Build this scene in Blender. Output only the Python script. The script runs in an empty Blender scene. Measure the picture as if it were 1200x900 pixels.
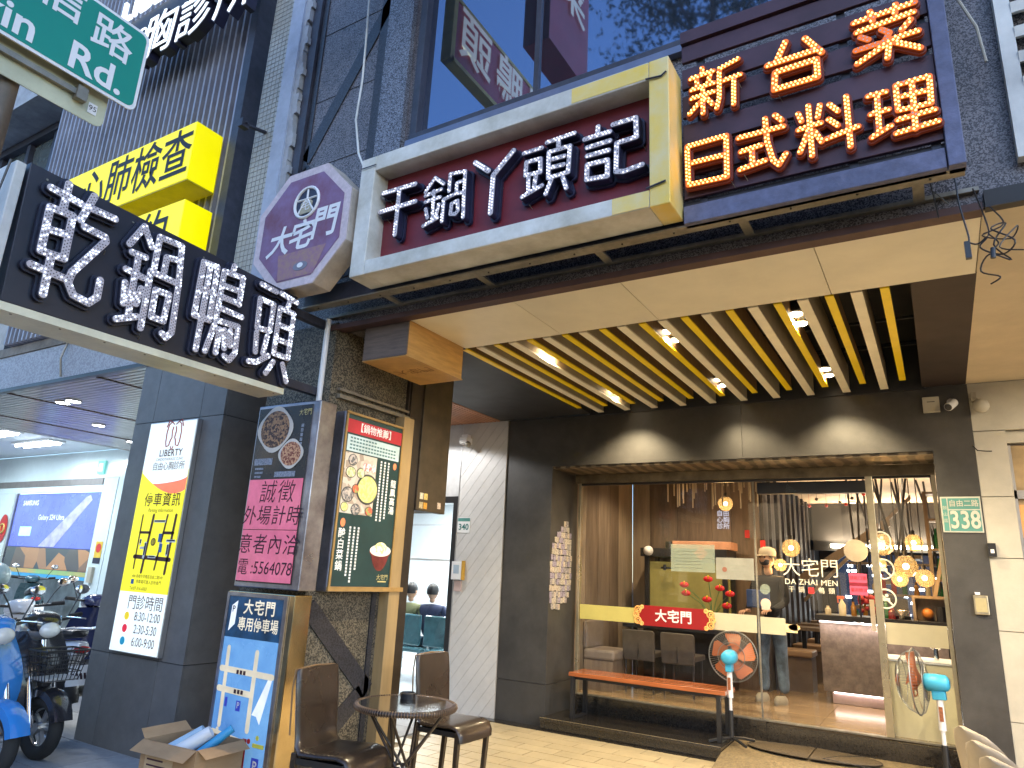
import bpy, bmesh, math, random
import numpy as np
from mathutils import Vector, Matrix
random.seed(7)
R = math.radians
SC = bpy.context.scene
COL = SC.collection

# ------------------------------------------------------------ camera
cd = bpy.data.cameras.new('camera'); cam = bpy.data.objects.new('camera', cd); COL.objects.link(cam)
cd.sensor_width = 36; cd.lens = 36*812.76/1200; cd.clip_end = 3000; cd.clip_start = .05
yaw, pit, rol = 0.551563278, 0.2666313, 0.0493342727
_f = Vector((-math.sin(yaw)*math.cos(pit), math.cos(yaw)*math.cos(pit), math.sin(pit)))
_r = Vector((math.cos(yaw), math.sin(yaw), 0)); _u = _r.cross(_f)
_r2 = math.cos(rol)*_r+math.sin(rol)*_u; _u2 = -math.sin(rol)*_r+math.cos(rol)*_u
cam.matrix_world = Matrix((( _r2.x,_u2.x,-_f.x,0),(_r2.y,_u2.y,-_f.y,0),(_r2.z,_u2.z,-_f.z,1.55),(0,0,0,1)))
SC.camera = cam

# ------------------------------------------------------------ world, sun, exposure
SUN_EL, SUN_AZ = R(16), R(142)
w = bpy.data.worlds.new('World'); SC.world = w; w.use_nodes = True
nt = w.node_tree; bg = nt.nodes['Background']
sk = nt.nodes.new('ShaderNodeTexSky'); sk.sky_type = 'NISHITA'; sk.sun_disc = False
sk.sun_elevation = SUN_EL; sk.sun_rotation = SUN_AZ; sk.ozone_density = 4.5; sk.dust_density = .4
nt.links.new(sk.outputs[0], bg.inputs[0]); bg.inputs[1].default_value = .105
sl = bpy.data.lights.new('sun', 'SUN'); sl.energy = .16; sl.angle = R(80); sl.color = (1, .96, .92)
so = bpy.data.objects.new('sun', sl); COL.objects.link(so)
sd = Vector((math.sin(SUN_AZ)*math.cos(SUN_EL), math.cos(SUN_AZ)*math.cos(SUN_EL), math.sin(SUN_EL)))
so.rotation_euler = sd.to_track_quat('Z', 'Y').to_euler()
SC.view_settings.view_transform = 'Standard'; SC.view_settings.look = 'None'
SC.view_settings.exposure = 2.4; SC.view_settings.gamma = 1
SC.render.engine = 'CYCLES'
SC.cycles.use_denoising = True; SC.cycles.max_bounces = 7; SC.cycles.diffuse_bounces = 4
SC.cycles.transparent_max_bounces = 10; SC.cycles.caustics_reflective = False; SC.cycles.caustics_refractive = False
SC.cycles.sample_clamp_indirect = 6

# ------------------------------------------------------------ materials
MATS = {}
def mat(name, col, rough=.55, metal=0, var=.12, scale=6, bump=0, bscale=90, emis=0, ecol=None,
        spec=.5, kind='noise', col2=None, rnd=0, coat=0, alpha=1, stretch=(1,1,1), dirt=0):
    if name in MATS: return MATS[name]
    m = bpy.data.materials.new(name); MATS[name] = m; m.use_nodes = True
    n = m.node_tree.nodes; L = m.node_tree.links; b = n['Principled BSDF']
    geo = n.new('ShaderNodeNewGeometry'); mp = n.new('ShaderNodeMapping'); mp.inputs['Scale'].default_value = stretch
    L.new(geo.outputs['Position'], mp.inputs[0])
    c1 = tuple(col)+(1,); c2 = tuple(col2)+(1,) if col2 else tuple(max(0, x*(1-var*2)) for x in col)+(1,)
    if kind == 'voronoi':
        t = n.new('ShaderNodeTexVoronoi'); t.inputs['Scale'].default_value = scale
        sep = n.new('ShaderNodeSeparateColor'); L.new(t.outputs['Color'], sep.inputs[0]); fac = sep.outputs[0]
    elif kind == 'wave':
        t = n.new('ShaderNodeTexWave'); t.inputs['Scale'].default_value = scale; t.inputs['Distortion'].default_value = 5
        t.inputs['Detail'].default_value = 3; fac = t.outputs['Fac']
    else:
        t = n.new('ShaderNodeTexNoise'); t.inputs['Scale'].default_value = scale; t.inputs['Detail'].default_value = 7
        t.inputs['Roughness'].default_value = .65; fac = t.outputs['Fac']
    L.new(mp.outputs[0], t.inputs['Vector'])
    rp = n.new('ShaderNodeValToRGB'); rp.color_ramp.elements[0].position = .32; rp.color_ramp.elements[1].position = .68
    rp.color_ramp.elements[0].color = c2; rp.color_ramp.elements[1].color = c1
    L.new(fac, rp.inputs[0]); out = rp.outputs[0]
    if dirt:
        t3 = n.new('ShaderNodeTexNoise'); t3.inputs['Scale'].default_value = 1.7; t3.inputs['Detail'].default_value = 9; t3.inputs['Roughness'].default_value = .7
        L.new(mp.outputs[0], t3.inputs['Vector'])
        r3 = n.new('ShaderNodeMapRange'); r3.inputs[1].default_value = .42; r3.inputs[2].default_value = .66; r3.inputs[3].default_value = 1; r3.inputs[4].default_value = 1-dirt
        L.new(t3.outputs['Fac'], r3.inputs[0])
        mx = n.new('ShaderNodeMix'); mx.data_type = 'RGBA'; mx.blend_type = 'MULTIPLY'; mx.inputs[0].default_value = 1
        L.new(out, mx.inputs[6]); L.new(r3.outputs[0], mx.inputs[7]); out = mx.outputs[2]
    if rnd:
        oi = n.new('ShaderNodeObjectInfo'); mr = n.new('ShaderNodeMapRange'); mr.inputs[3].default_value = 1-rnd; mr.inputs[4].default_value = 1+rnd
        L.new(oi.outputs['Random'], mr.inputs[0])
        mx = n.new('ShaderNodeMix'); mx.data_type = 'RGBA'; mx.blend_type = 'MULTIPLY'; mx.inputs[0].default_value = 1
        L.new(out, mx.inputs[6]); L.new(mr.outputs[0], mx.inputs[7]); out = mx.outputs[2]
    L.new(out, b.inputs['Base Color'])
    b.inputs['Metallic'].default_value = metal; b.inputs['Specular IOR Level'].default_value = spec
    rr = n.new('ShaderNodeMapRange'); rr.inputs[3].default_value = max(.02, rough-.1); rr.inputs[4].default_value = min(1, rough+.12)
    t2 = n.new('ShaderNodeTexNoise'); t2.inputs['Scale'].default_value = 3.1; t2.inputs['Detail'].default_value = 5
    L.new(mp.outputs[0], t2.inputs['Vector']); L.new(t2.outputs['Fac'], rr.inputs[0]); L.new(rr.outputs[0], b.inputs['Roughness'])
    if coat: b.inputs['Coat Weight'].default_value = coat; b.inputs['Coat Roughness'].default_value = .08
    if bump:
        t4 = n.new('ShaderNodeTexNoise'); t4.inputs['Scale'].default_value = bscale; t4.inputs['Detail'].default_value = 4
        L.new(mp.outputs[0], t4.inputs['Vector'])
        bp = n.new('ShaderNodeBump'); bp.inputs['Strength'].default_value = bump; bp.inputs['Distance'].default_value = .01
        L.new(t4.outputs['Fac'], bp.inputs['Height']); L.new(bp.outputs[0], b.inputs['Normal'])
    if emis:
        b.inputs['Emission Strength'].default_value = emis
        if ecol: b.inputs['Emission Color'].default_value = tuple(ecol)+(1,)
        else: L.new(out, b.inputs['Emission Color'])
    if alpha < 1: b.inputs['Alpha'].default_value = alpha
    return m
def glass(name, tint=(1,1,1), ior=1.45, rough=.01, haze=0):
    m = bpy.data.materials.new(name); MATS[name] = m; m.use_nodes = True
    n = m.node_tree.nodes; L = m.node_tree.links; n.remove(n['Principled BSDF']); o = n['Material Output']
    tr = n.new('ShaderNodeBsdfTransparent'); tr.inputs[0].default_value = tuple(tint)+(1,)
    gl = n.new('ShaderNodeBsdfGlossy'); gl.inputs['Roughness'].default_value = rough
    fr = n.new('ShaderNodeFresnel'); fr.inputs[0].default_value = ior
    ge = n.new('ShaderNodeNewGeometry'); ma = n.new('ShaderNodeMath'); ma.operation = 'SUBTRACT'; ma.use_clamp = True; L.new(fr.outputs[0], ma.inputs[0]); L.new(ge.outputs['Backfacing'], ma.inputs[1])
    mx = n.new('ShaderNodeMixShader'); L.new(ma.outputs[0], mx.inputs[0]); L.new(tr.outputs[0], mx.inputs[1]); L.new(gl.outputs[0], mx.inputs[2])
    last = mx
    if haze:
        df = n.new('ShaderNodeBsdfDiffuse'); df.inputs[0].default_value = (.85,.8,.68,1)
        m2 = n.new('ShaderNodeMixShader'); m2.inputs[0].default_value = haze
        L.new(mx.outputs[0], m2.inputs[1]); L.new(df.outputs[0], m2.inputs[2]); last = m2
    L.new(last.outputs[0], o.inputs[0]); return m

# ------------------------------------------------------------ mesh builder
class MB:
    def __init__(s): s.v = []; s.f = []
    def add(s, vs, fs):
        k = len(s.v); s.v += [tuple(x) for x in vs]; s.f += [tuple(i+k for i in f) for f in fs]; return s
    def box(s, x0,y0,z0,x1,y1,z1):
        x0,x1 = min(x0,x1),max(x0,x1); y0,y1 = min(y0,y1),max(y0,y1); z0,z1 = min(z0,z1),max(z0,z1)
        return s.add([(x0,y0,z0),(x1,y0,z0),(x1,y1,z0),(x0,y1,z0),(x0,y0,z1),(x1,y0,z1),(x1,y1,z1),(x0,y1,z1)],
            [(0,3,2,1),(4,5,6,7),(0,1,5,4),(1,2,6,5),(2,3,7,6),(3,0,4,7)])
    def hexa(s, a): return s.add(a, [(0,3,2,1),(4,5,6,7),(0,1,5,4),(1,2,6,5),(2,3,7,6),(3,0,4,7)])
    def quad(s, a,b,c,d): return s.add([a,b,c,d], [(0,1,2,3)])
    def ngon(s, pts): return s.add(pts, [tuple(range(len(pts)))])
    def prism(s, pts, d):      # pts: 3-D outline, d: extrusion vector
        n = len(pts); d = Vector(d); a = [Vector(p) for p in pts]; b = [p+d for p in a]
        return s.add(a+b, [tuple(range(n))[::-1], tuple(range(n, 2*n))]+[(i,(i+1)%n,n+(i+1)%n,n+i) for i in range(n)])
    def cyl(s, p0, p1, r0, r1=None, n=12, caps=True):
        p0 = Vector(p0); p1 = Vector(p1); r1 = r0 if r1 is None else r1
        ax = (p1-p0).normalized(); a = ax.orthogonal().normalized(); b = ax.cross(a)
        vs = []
        for p, r in ((p0,r0),(p1,r1)):
            for i in range(n): t = 2*math.pi*i/n; vs.append(p+(a*math.cos(t)+b*math.sin(t))*r)
        fs = [(i,(i+1)%n,n+(i+1)%n,n+i) for i in range(n)]
        if caps: fs += [tuple(range(n))[::-1], tuple(range(n,2*n))]
        return s.add(vs, fs)
    def tube(s, pts, r, n=6, closed=False):
        pts = [Vector(p) for p in pts]; m = len(pts); vs = []; prev = None
        for i, p in enumerate(pts):
            if closed: t = pts[(i+1)%m]-pts[i-1]
            else: t = pts[min(i+1,m-1)]-pts[max(i-1,0)]
            t = t.normalized() if t.length > 1e-9 else Vector((0,0,1))
            a = (prev-t*prev.dot(t)).normalized() if prev is not None and (prev-t*prev.dot(t)).length > 1e-5 else t.orthogonal().normalized()
            prev = a; b = t.cross(a)
            for k in range(n): q = 2*math.pi*k/n; vs.append(p+(a*math.cos(q)+b*math.sin(q))*(r[i] if isinstance(r,(list,tuple)) else r))
        fs = [(i*n+k,i*n+(k+1)%n,(i+1)*n+(k+1)%n,(i+1)*n+k) for i in range(m-1) for k in range(n)]
        if closed: fs += [((m-1)*n+k,(m-1)*n+(k+1)%n,(k+1)%n,k) for k in range(n)]
        else: fs += [tuple(range(n))[::-1], tuple(range((m-1)*n, m*n))]
        return s.add(vs, fs)
    def lathe(s, prof, c, ax=(0,0,1), n=20):   # prof [(r, h)]
        c = Vector(c); ax = Vector(ax).normalized(); a = ax.orthogonal().normalized(); b = ax.cross(a); vs = []
        for r, h in prof:
            for i in range(n): t = 2*math.pi*i/n; vs.append(c+ax*h+(a*math.cos(t)+b*math.sin(t))*max(r,1e-4))
        m = len(prof)
        fs = [(i*n+k,i*n+(k+1)%n,(i+1)*n+(k+1)%n,(i+1)*n+k) for i in range(m-1) for k in range(n)]
        return s.add(vs, fs+[tuple(range(n))[::-1], tuple(range((m-1)*n, m*n))])
    def torus(s, c, ax, R_, r, n=24, k=8):
        ax = Vector(ax).normalized(); a = ax.orthogonal().normalized(); b = ax.cross(a)
        return s.tube([Vector(c)+(a*math.cos(2*math.pi*i/n)+b*math.sin(2*math.pi*i/n))*R_ for i in range(n)], r, k, True)
    def ball(s, c, r, n=12, m=8, sx=1, sy=1, sz=1):
        vs = []; c = Vector(c)
        for j in range(m+1):
            p = math.pi*j/m
            for i in range(n): t = 2*math.pi*i/n; vs.append(c+Vector((math.sin(p)*math.cos(t)*r*sx, math.sin(p)*math.sin(t)*r*sy, math.cos(p)*r*sz)))
        return s.add(vs, [(j*n+i,(j+1)*n+i,(j+1)*n+(i+1)%n,j*n+(i+1)%n) for j in range(m) for i in range(n)])
    def loft(s, rings, closed=True):   # rings of equal-length 3-D loops
        n = len(rings[0]); vs = [p for r_ in rings for p in r_]; m = len(rings)
        fs = [(j*n+i,j*n+(i+1)%n,(j+1)*n+(i+1)%n,(j+1)*n+i) for j in range(m-1) for i in range(n)]
        if closed: fs += [tuple(range(n))[::-1], tuple(range((m-1)*n, m*n))]
        return s.add(vs, fs)
    def mesh(s, name, M=None, loc=(0,0,0)):
        me = bpy.data.meshes.new(name); vs = s.v
        if M is not None: Mi = M.inverted(); vs = [tuple(Mi @ Vector(v)) for v in vs]
        me.from_pydata(vs, [], s.f); me.validate(); me.update(); return me

WM = {}          # world matrices of the roots
def tagit(o, label=None, cat=None, group=None, kind=None):
    if label: o['label'] = label
    if cat: o['category'] = cat
    if group: o['group'] = group
    if kind: o['kind'] = kind
    return o
def thing(name, label, cat, loc=(0,0,0), rz=0, group=None):
    o = bpy.data.objects.new(name, None); COL.objects.link(o); o.empty_display_size = .1
    o.location = loc; o.rotation_euler = (0,0,rz); WM[o] = Matrix.Translation(loc) @ Matrix.Rotation(rz,4,'Z')
    return tagit(o, label, cat, group)
def finish(me, material, smooth, bevel, o):
    if material is not None: me.materials.clear(); me.materials.append(material)
    if smooth:
        me.polygons.foreach_set('use_smooth', [True]*len(me.polygons))
        try: me.set_sharp_from_angle(angle=R(smooth if smooth is not True else 45))
        except Exception: pass
    if bevel:
        b = o.modifiers.new('bevel', 'BEVEL'); b.width = bevel; b.segments = 2; b.limit_method = 'ANGLE'; b.angle_limit = R(40)
SPLIT = {'wall_arm','yellowed_patch','patch_tape','frosted_band','mount','flap','lower_angle','frame_edge','window_frame','mat_border','light_strip','cable_rail','rear_bracket','rail','foot_bar','dish_lettering','wood_frame','emblem_strokes','frame','parking_mark','foot','door_frame','jar','hanger_rod','kickstand','fork','yellow_border','rail_bracket','top_trim'}
def pieces(mb):
    par = list(range(len(mb.v)))
    def fd(i):
        while par[i] != i: par[i] = par[par[i]]; i = par[i]
        return i
    for f in mb.f:
        for k in f[1:]: par[fd(k)] = fd(f[0])
    g = {}
    for f in mb.f: g.setdefault(fd(f[0]), []).append(f)
    out = []
    for fs in g.values():
        ids = sorted({i for f in fs for i in f}); mp = {a: k for k, a in enumerate(ids)}; n = MB(); n.v = [mb.v[i] for i in ids]; n.f = [tuple(mp[i] for i in f) for f in fs]; out.append(n)
    return out
def part(name, mb, material, parent=None, local=False, label=None, kind=None, smooth=0, bevel=0):
    if name in ('caption_print','menu_text','mounting_wire','info_text','print_lines','label_marks','map_label_text','map_labels','street_name_print','light_streak','plate_marks'): kind = 'stuff'
    if name in SPLIT and isinstance(mb, MB) and not kind:
        ps_ = pieces(mb)
        if 1 < len(ps_) < 30:
            return [part1(name, q, material, parent, local, label, kind, smooth, bevel) for q in ps_][0]
    return part1(name, mb, material, parent, local, label, kind, smooth, bevel)
def part1(name, mb, material, parent=None, local=False, label=None, kind=None, smooth=0, bevel=0):
    M = None if (local or parent is None) else WM[parent]
    me = mb.mesh(name, M) if isinstance(mb, MB) else mb
    if isinstance(mb, bpy.types.Mesh) and M is not None: me.transform(M.inverted())
    o = bpy.data.objects.new(name, me); COL.objects.link(o); finish(me, material, smooth, bevel, o)
    if parent is not None: o.parent = parent; WM[o] = WM[parent]
    else: WM[o] = Matrix()
    return tagit(o, label, None, None, kind)
def solo(name, mb, material, label, cat, group=None, smooth=0, bevel=0):      # a thing that is one mesh, origin at its base
    vs = mb.v; c = Vector((sum(v[0] for v in vs)/len(vs), sum(v[1] for v in vs)/len(vs), min(v[2] for v in vs)))
    M = Matrix.Translation(c); me = mb.mesh(name, M); o = bpy.data.objects.new(name, me); COL.objects.link(o); o.location = c
    WM[o] = M; finish(me, material, smooth, bevel, o); return tagit(o, label, cat, group)
def struct(name, mb, material, parent=None, smooth=0, bevel=0):
    return part(name, mb, material, parent, kind='structure' if parent is None else None, smooth=smooth, bevel=bevel)
def inst(src, loc, parent, name=None):       # alike pieces share their mesh
    o = bpy.data.objects.new(name or src.name.split('.')[0], src.data); COL.objects.link(o); o.location = loc; o.parent = parent
    return o
def copy_tree(o, parent=None):
    c = o.copy(); COL.objects.link(c); c.parent = parent
    for ch in list(o.children): copy_tree(ch, c)
    return c

# a drawing plane: 'Y' faces -Y (u = X, v = Z), 'X' faces +X (u = Y, v = Z), 'Z' faces down (u = X, v = Y), 'G' faces up
def pl(face, c, u, v, w=0):
    if face == 'Y': return Vector((u, c-w, v))
    if face == 'X': return Vector((c+w, u, v))
    if face == 'Z': return Vector((u, v, c-w))
    return Vector((u, v, c+w))
def ext(face, d): return {'Y': Vector((0,-d,0)), 'X': Vector((d,0,0)), 'Z': Vector((0,0,-d)), 'G': Vector((0,0,d))}[face]
def rect(mb, face, c, u0, v0, u1, v1, d=.002, w=0):
    mb.prism([pl(face,c,u0,v0,w), pl(face,c,u1,v0,w), pl(face,c,u1,v1,w), pl(face,c,u0,v1,w)], ext(face, d)); return mb
def disc(mb, face, c, u, v, ru, rv=None, d=.002, w=0, n=24):
    rv = rv or ru
    mb.prism([pl(face,c,u+ru*math.cos(2*math.pi*i/n),v+rv*math.sin(2*math.pi*i/n),w) for i in range(n)], ext(face, d)); return mb
def text(mb, body, face, c, u, v, size, w=.003, bold=0, depth=0, align='CENTER', sx=1, shear=0, flip=False, space=1, line=1):
    cu = bpy.data.curves.new('t', 'FONT'); cu.body = body; cu.size = size; cu.offset = bold; cu.extrude = depth
    cu.align_x = align; cu.align_y = 'CENTER'; cu.resolution_u = 3; cu.shear = shear; cu.space_character = space; cu.space_line = line
    o = bpy.data.objects.new('t', cu); COL.objects.link(o); bpy.context.view_layer.update()
    me = bpy.data.meshes.new_from_object(o.evaluated_get(bpy.context.evaluated_depsgraph_get()))
    vs = [pl(face, c, u+(-1 if flip else 1)*p.co.x*sx, v+p.co.y, w+p.co.z) for p in me.vertices]
    mb.add(vs, [tuple(p.vertices) for p in me.polygons])
    bpy.data.objects.remove(o); bpy.data.curves.remove(cu); bpy.data.meshes.remove(me); return mb

# stroke centre lines of the bulb characters, millimetres in the plane of their sign
GLYPH = {
'乾':(34,[([(1508,3404),(1664,3389)],0),([(1586,3466),(1586,3315)],0),([(1525,3298),(1639,3303),(1645,3053),(1530,3049),(1525,3298)],0),([(1534,3176),(1642,3189)],0),([(1583,3040),(1588,2828)],0),([(1502,2960),(1663,2949)],0),([(1723,3465),(1682,3300)],0),([(1703,3390),(1855,3391)],0),([(1710,3270),(1823,3262),(1832,3239),(1699,2996),(1690,2937),(1728,2877),(1812,2862),(1850,2909),(1847,3009)],0)]),
'鍋':(30,[([(1962,3284),(2027,3427),(2090,3323)],0),([(1985,3242),(2068,3244)],0),([(2026,3216),(2029,3155)],0),([(1971,3130),(2079,3118)],0),([(2026,3101),(2035,2875)],0),([(1981,3050),(1995,2929)],0),([(2078,3050),(2065,2951)],0),([(1974,2826),(2084,2878)],0),([(2128,3206),(2128,3405),(2273,3411),(2297,3156),(2309,2855),(2278,2811),(2250,2830)],0),([(2193,3199),(2193,3299),(2272,3313)],0),([(2119,2820),(2113,3175),(2295,3165)],0),([(2163,3074),(2251,3078),(2245,2905),(2167,2907),(2163,3074)],0)]),
'鴨':(27,[([(2436,3374),(2536,3380),(2540,3015),(2431,3012),(2436,3374)],0),([(2485,3365),(2485,3014),(2482,2803)],0),([(2433,3191),(2544,3198)],0),([(2657,3438),(2651,3398)],0),([(2589,3373),(2736,3384),(2736,3192)],0),([(2589,3373),(2586,3037)],0),([(2587,3275),(2726,3283)],0),([(2589,3198),(2735,3198)],0),([(2590,3121),(2770,3114)],0),([(2587,3032),(2756,3042),(2762,2860),(2727,2802),(2687,2819)],0),([(2582,2995),(2547,2812)],0),([(2623,2980),(2622,2823)],0),([(2660,2986),(2678,2869)],0),([(2704,2995),(2718,2899)],0)]),
'頭':(27,[([(2889,3401),(3017,3393)],0),([(2893,3295),(3012,3294),(3009,3096),(2902,3085),(2893,3295)],0),([(2905,3049),(2917,2918)],0),([(2994,3053),(2980,2925)],0),([(2875,2839),(2936,2849),(3025,2920)],0),([(3063,3398),(3209,3380)],0),([(3148,3377),(3132,3312)],0),([(3069,3289),(3195,3289),(3194,2951),(3067,2951),(3069,3289)],0),([(3067,3166),(3189,3166)],0),([(3068,3058),(3191,3059)],0),([(3074,2891),(3025,2797)],0),([(3157,2896),(3207,2784)],0)]),
'干':(34,[([(-3153,4115),(-2863,4113)],0),([(-3003,4113),(-3005,3759)],0),([(-3163,3969),(-2848,3974)],0)]),
'鍋b':(27,[([(-2764,4022),(-2691,4113),(-2614,4046)],0),([(-2762,3993),(-2631,4009)],0),([(-2692,4012),(-2685,3784)],0),([(-2757,3946),(-2635,3951)],0),([(-2751,3890),(-2729,3821)],0),([(-2640,3898),(-2657,3813)],0),([(-2759,3766),(-2641,3800)],0),([(-2563,3977),(-2564,4105),(-2441,4093),(-2439,3953),(-2433,3754)],0),([(-2501,3943),(-2503,4020),(-2445,4026)],0),([(-2603,3764),(-2603,3925),(-2506,3944),(-2438,3935)],0),([(-2534,3876),(-2487,3886),(-2478,3813),(-2498,3792),(-2538,3802),(-2534,3876)],0)]),
'丫':(36,[([(-2365,4134),(-2257,4043)],0),([(-2074,4135),(-2217,3999),(-2222,3733)],0)]),
'頭b':(27,[([(-1995,4091),(-1868,4093)],0),([(-1974,4021),(-1875,4019),(-1871,3924),(-1976,3930),(-1974,4021)],0),([(-1955,3917),(-1950,3809)],0),([(-1901,3919),(-1910,3833)],0),([(-1994,3785),(-1857,3828)],0),([(-1833,4119),(-1645,4127)],0),([(-1753,4116),(-1751,4062)],0),([(-1817,4046),(-1673,4047),(-1681,3870),(-1814,3867),(-1817,4046)],0),([(-1815,3990),(-1710,3988)],0),([(-1812,3934),(-1712,3931)],0),([(-1792,3854),(-1828,3763)],0),([(-1714,3841),(-1690,3766)],0)]),
'記':(29,[([(-1576,4061),(-1416,4062)],0),([(-1490,4120),(-1493,4069)],0),([(-1558,3998),(-1415,4001)],0),([(-1557,3942),(-1423,3940)],0),([(-1556,3882),(-1428,3878),(-1427,3773),(-1558,3785),(-1556,3882)],0),([(-1396,4103),(-1255,4103),(-1251,3975),(-1371,3971),(-1374,3787),(-1327,3774),(-1217,3787)],0)]),
'新':(26,[([(-895,4374),(-896,4340)],0),([(-965,4326),(-833,4333)],0),([(-930,4324),(-925,4265)],0),([(-850,4322),(-864,4265)],0),([(-961,4250),(-831,4253)],0),([(-962,4193),(-832,4197)],0),([(-895,4254),(-897,4076)],0),([(-910,4158),(-974,4096)],0),([(-876,4168),(-844,4118)],0),([(-696,4359),(-800,4332),(-805,4149),(-821,4083)],0),([(-798,4246),(-686,4254)],0),([(-723,4246),(-729,4078)],0)]),
'日':(29,[([(-991,3892),(-776,3895),(-780,3645),(-988,3650),(-991,3892)],0),([(-985,3782),(-780,3780)],0)]),
'式':(29,[([(-714,3859),(-484,3858)],0),([(-572,3933),(-568,3792),(-544,3673),(-517,3640),(-481,3695)],0),([(-523,3938),(-491,3896)],0),([(-704,3772),(-599,3781)],0),([(-647,3776),(-646,3683)],0),([(-713,3667),(-582,3685)],0)]),
'台':(33,[([(-448,4367),(-501,4258)],0),([(-546,4255),(-311,4259)],0),([(-351,4351),(-276,4232)],0),([(-508,4196),(-303,4200),(-304,4094),(-518,4092),(-508,4196)],0)]),
'菜':(26,[([(-119,4346),(153,4354)],0),([(-41,4384),(-34,4323)],0),([(73,4376),(66,4327)],0),([(-110,4284),(145,4301)],0),([(-94,4249),(-61,4221)],1),([(1,4256),(33,4224),(9,4182)],1),([(128,4262),(87,4219)],0),([(-121,4179),(-19,4180)],1),([(2,4181),(154,4186)],0),([(30,4188),(14,4083)],0),([(7,4160),(-120,4099)],0),([(48,4162),(154,4086)],0)]),
'料':(26,[([(-410,3907),(-396,3858)],0),([(-359,3938),(-358,3645)],0),([(-305,3923),(-319,3856)],0),([(-415,3812),(-306,3820)],0),([(-368,3789),(-413,3681)],0),([(-340,3780),(-310,3711)],0),([(-262,3912),(-225,3860)],0),([(-271,3828),(-231,3779)],0),([(-287,3720),(-142,3746)],0),([(-183,3932),(-183,3645)],0)]),
'理':(25,[([(-89,3898),(-9,3897)],0),([(-49,3888),(-55,3692)],0),([(-85,3793),(-6,3796)],0),([(-89,3665),(-3,3704)],0),([(33,3916),(174,3917),(168,3769),(32,3775),(33,3916)],0),([(33,3847),(172,3842)],0),([(101,3914),(94,3654)],0),([(25,3725),(180,3732)],0),([(13,3655),(188,3667)],0)]),
}
# ------------------------------------------------------------ LED channel letters
def resample(p, step):
    out = []; p = [np.array(q, float) for q in p]
    for a, b in zip(p[:-1], p[1:]):
        n = max(1, int(round(np.linalg.norm(b-a)/step)))
        out += [a+(b-a)*i/n for i in range(n)]
    return out+[p[-1]]
def outline(segs, rad, step):
    """closed loops round every point within rad of the strokes (marching squares)"""
    P = np.array([s[0] for s in segs]); Q = np.array([s[1] for s in segs])
    lo = np.minimum(P,Q).min(0)-rad-2*step; hi = np.maximum(P,Q).max(0)+rad+2*step
    nx, ny = (np.ceil((hi-lo)/step).astype(int)+1)
    gx, gy = np.meshgrid(lo[0]+np.arange(nx)*step, lo[1]+np.arange(ny)*step, indexing='ij')
    D = np.full(gx.shape, 1e9)
    for a, b in zip(P, Q):
        d = b-a; t = np.clip(((gx-a[0])*d[0]+(gy-a[1])*d[1])/max(d@d,1e-12), 0, 1)
        D = np.minimum(D, np.hypot(gx-a[0]-t*d[0], gy-a[1]-t*d[1]))
    F = D-rad; F[F == 0] = 1e-9
    nxt = {}
    def e(i,j,k):     # edge point key -> position
        if k == 0: t = F[i,j]/(F[i,j]-F[i+1,j]); return ((i,j,0), (gx[i,j]+t*step, gy[i,j]))
        t = F[i,j]/(F[i,j]-F[i,j+1]); return ((i,j,1), (gx[i,j], gy[i,j]+t*step))
    pos = {}
    T = {1:[(3,0)],2:[(0,1)],3:[(3,1)],4:[(1,2)],5:[(3,2),(1,0)],6:[(0,2)],7:[(3,2)],8:[(2,3)],9:[(2,0)],10:[(0,3),(2,1)],11:[(2,1)],12:[(1,3)],13:[(1,0)],14:[(0,3)]}
    ins = F < 0
    code = ins[:-1,:-1]*1+ins[1:,:-1]*2+ins[1:,1:]*4+ins[:-1,1:]*8
    for i, j in zip(*np.nonzero((code > 0) & (code < 15))):
        E = {0:(i,j,0),1:(i+1,j,1),2:(i,j+1,0),3:(i,j,1)}
        for a, b in T[int(code[i,j])]:
            ka, pa = e(*E[a]); kb, pb = e(*E[b]); pos[ka] = pa; pos[kb] = pb; nxt.setdefault(ka, []).append(kb)
    loops = []
    while nxt:
        k0 = next(iter(nxt)); lp = []; k = k0
        while k in nxt:
            lp.append(pos[k]); l = nxt[k]; k2 = l.pop(); 
            if not l: del nxt[k]
            k = k2
            if k == k0: break
        if len(lp) > 5: loops.append(lp)
    return loops
def slab(mb, loops, face, c, w0, w1, bev=0):
    cu = bpy.data.curves.new('c', 'CURVE'); cu.dimensions = '2D'; cu.fill_mode = 'BOTH'; cu.extrude = (w1-w0)/2
    if bev: cu.bevel_depth = bev; cu.offset = -bev; cu.bevel_resolution = 1; cu.extrude = max((w1-w0)/2-bev, .0005)
    for lp in loops:
        s = cu.splines.new('POLY'); s.points.add(len(lp)-1)
        for q, p in zip(s.points, lp): q.co = (p[0], p[1], 0, 1)
        s.use_cyclic_u = True
    o = bpy.data.objects.new('c', cu); COL.objects.link(o); bpy.context.view_layer.update()
    me = bpy.data.meshes.new_from_object(o.evaluated_get(bpy.context.evaluated_depsgraph_get()))
    m = (w0+w1)/2
    mb.add([pl(face, c, p.co.x, p.co.y, m+p.co.z) for p in me.vertices], [tuple(p.vertices) for p in me.polygons])
    bpy.data.objects.remove(o); bpy.data.curves.remove(cu); bpy.data.meshes.remove(me)
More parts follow.
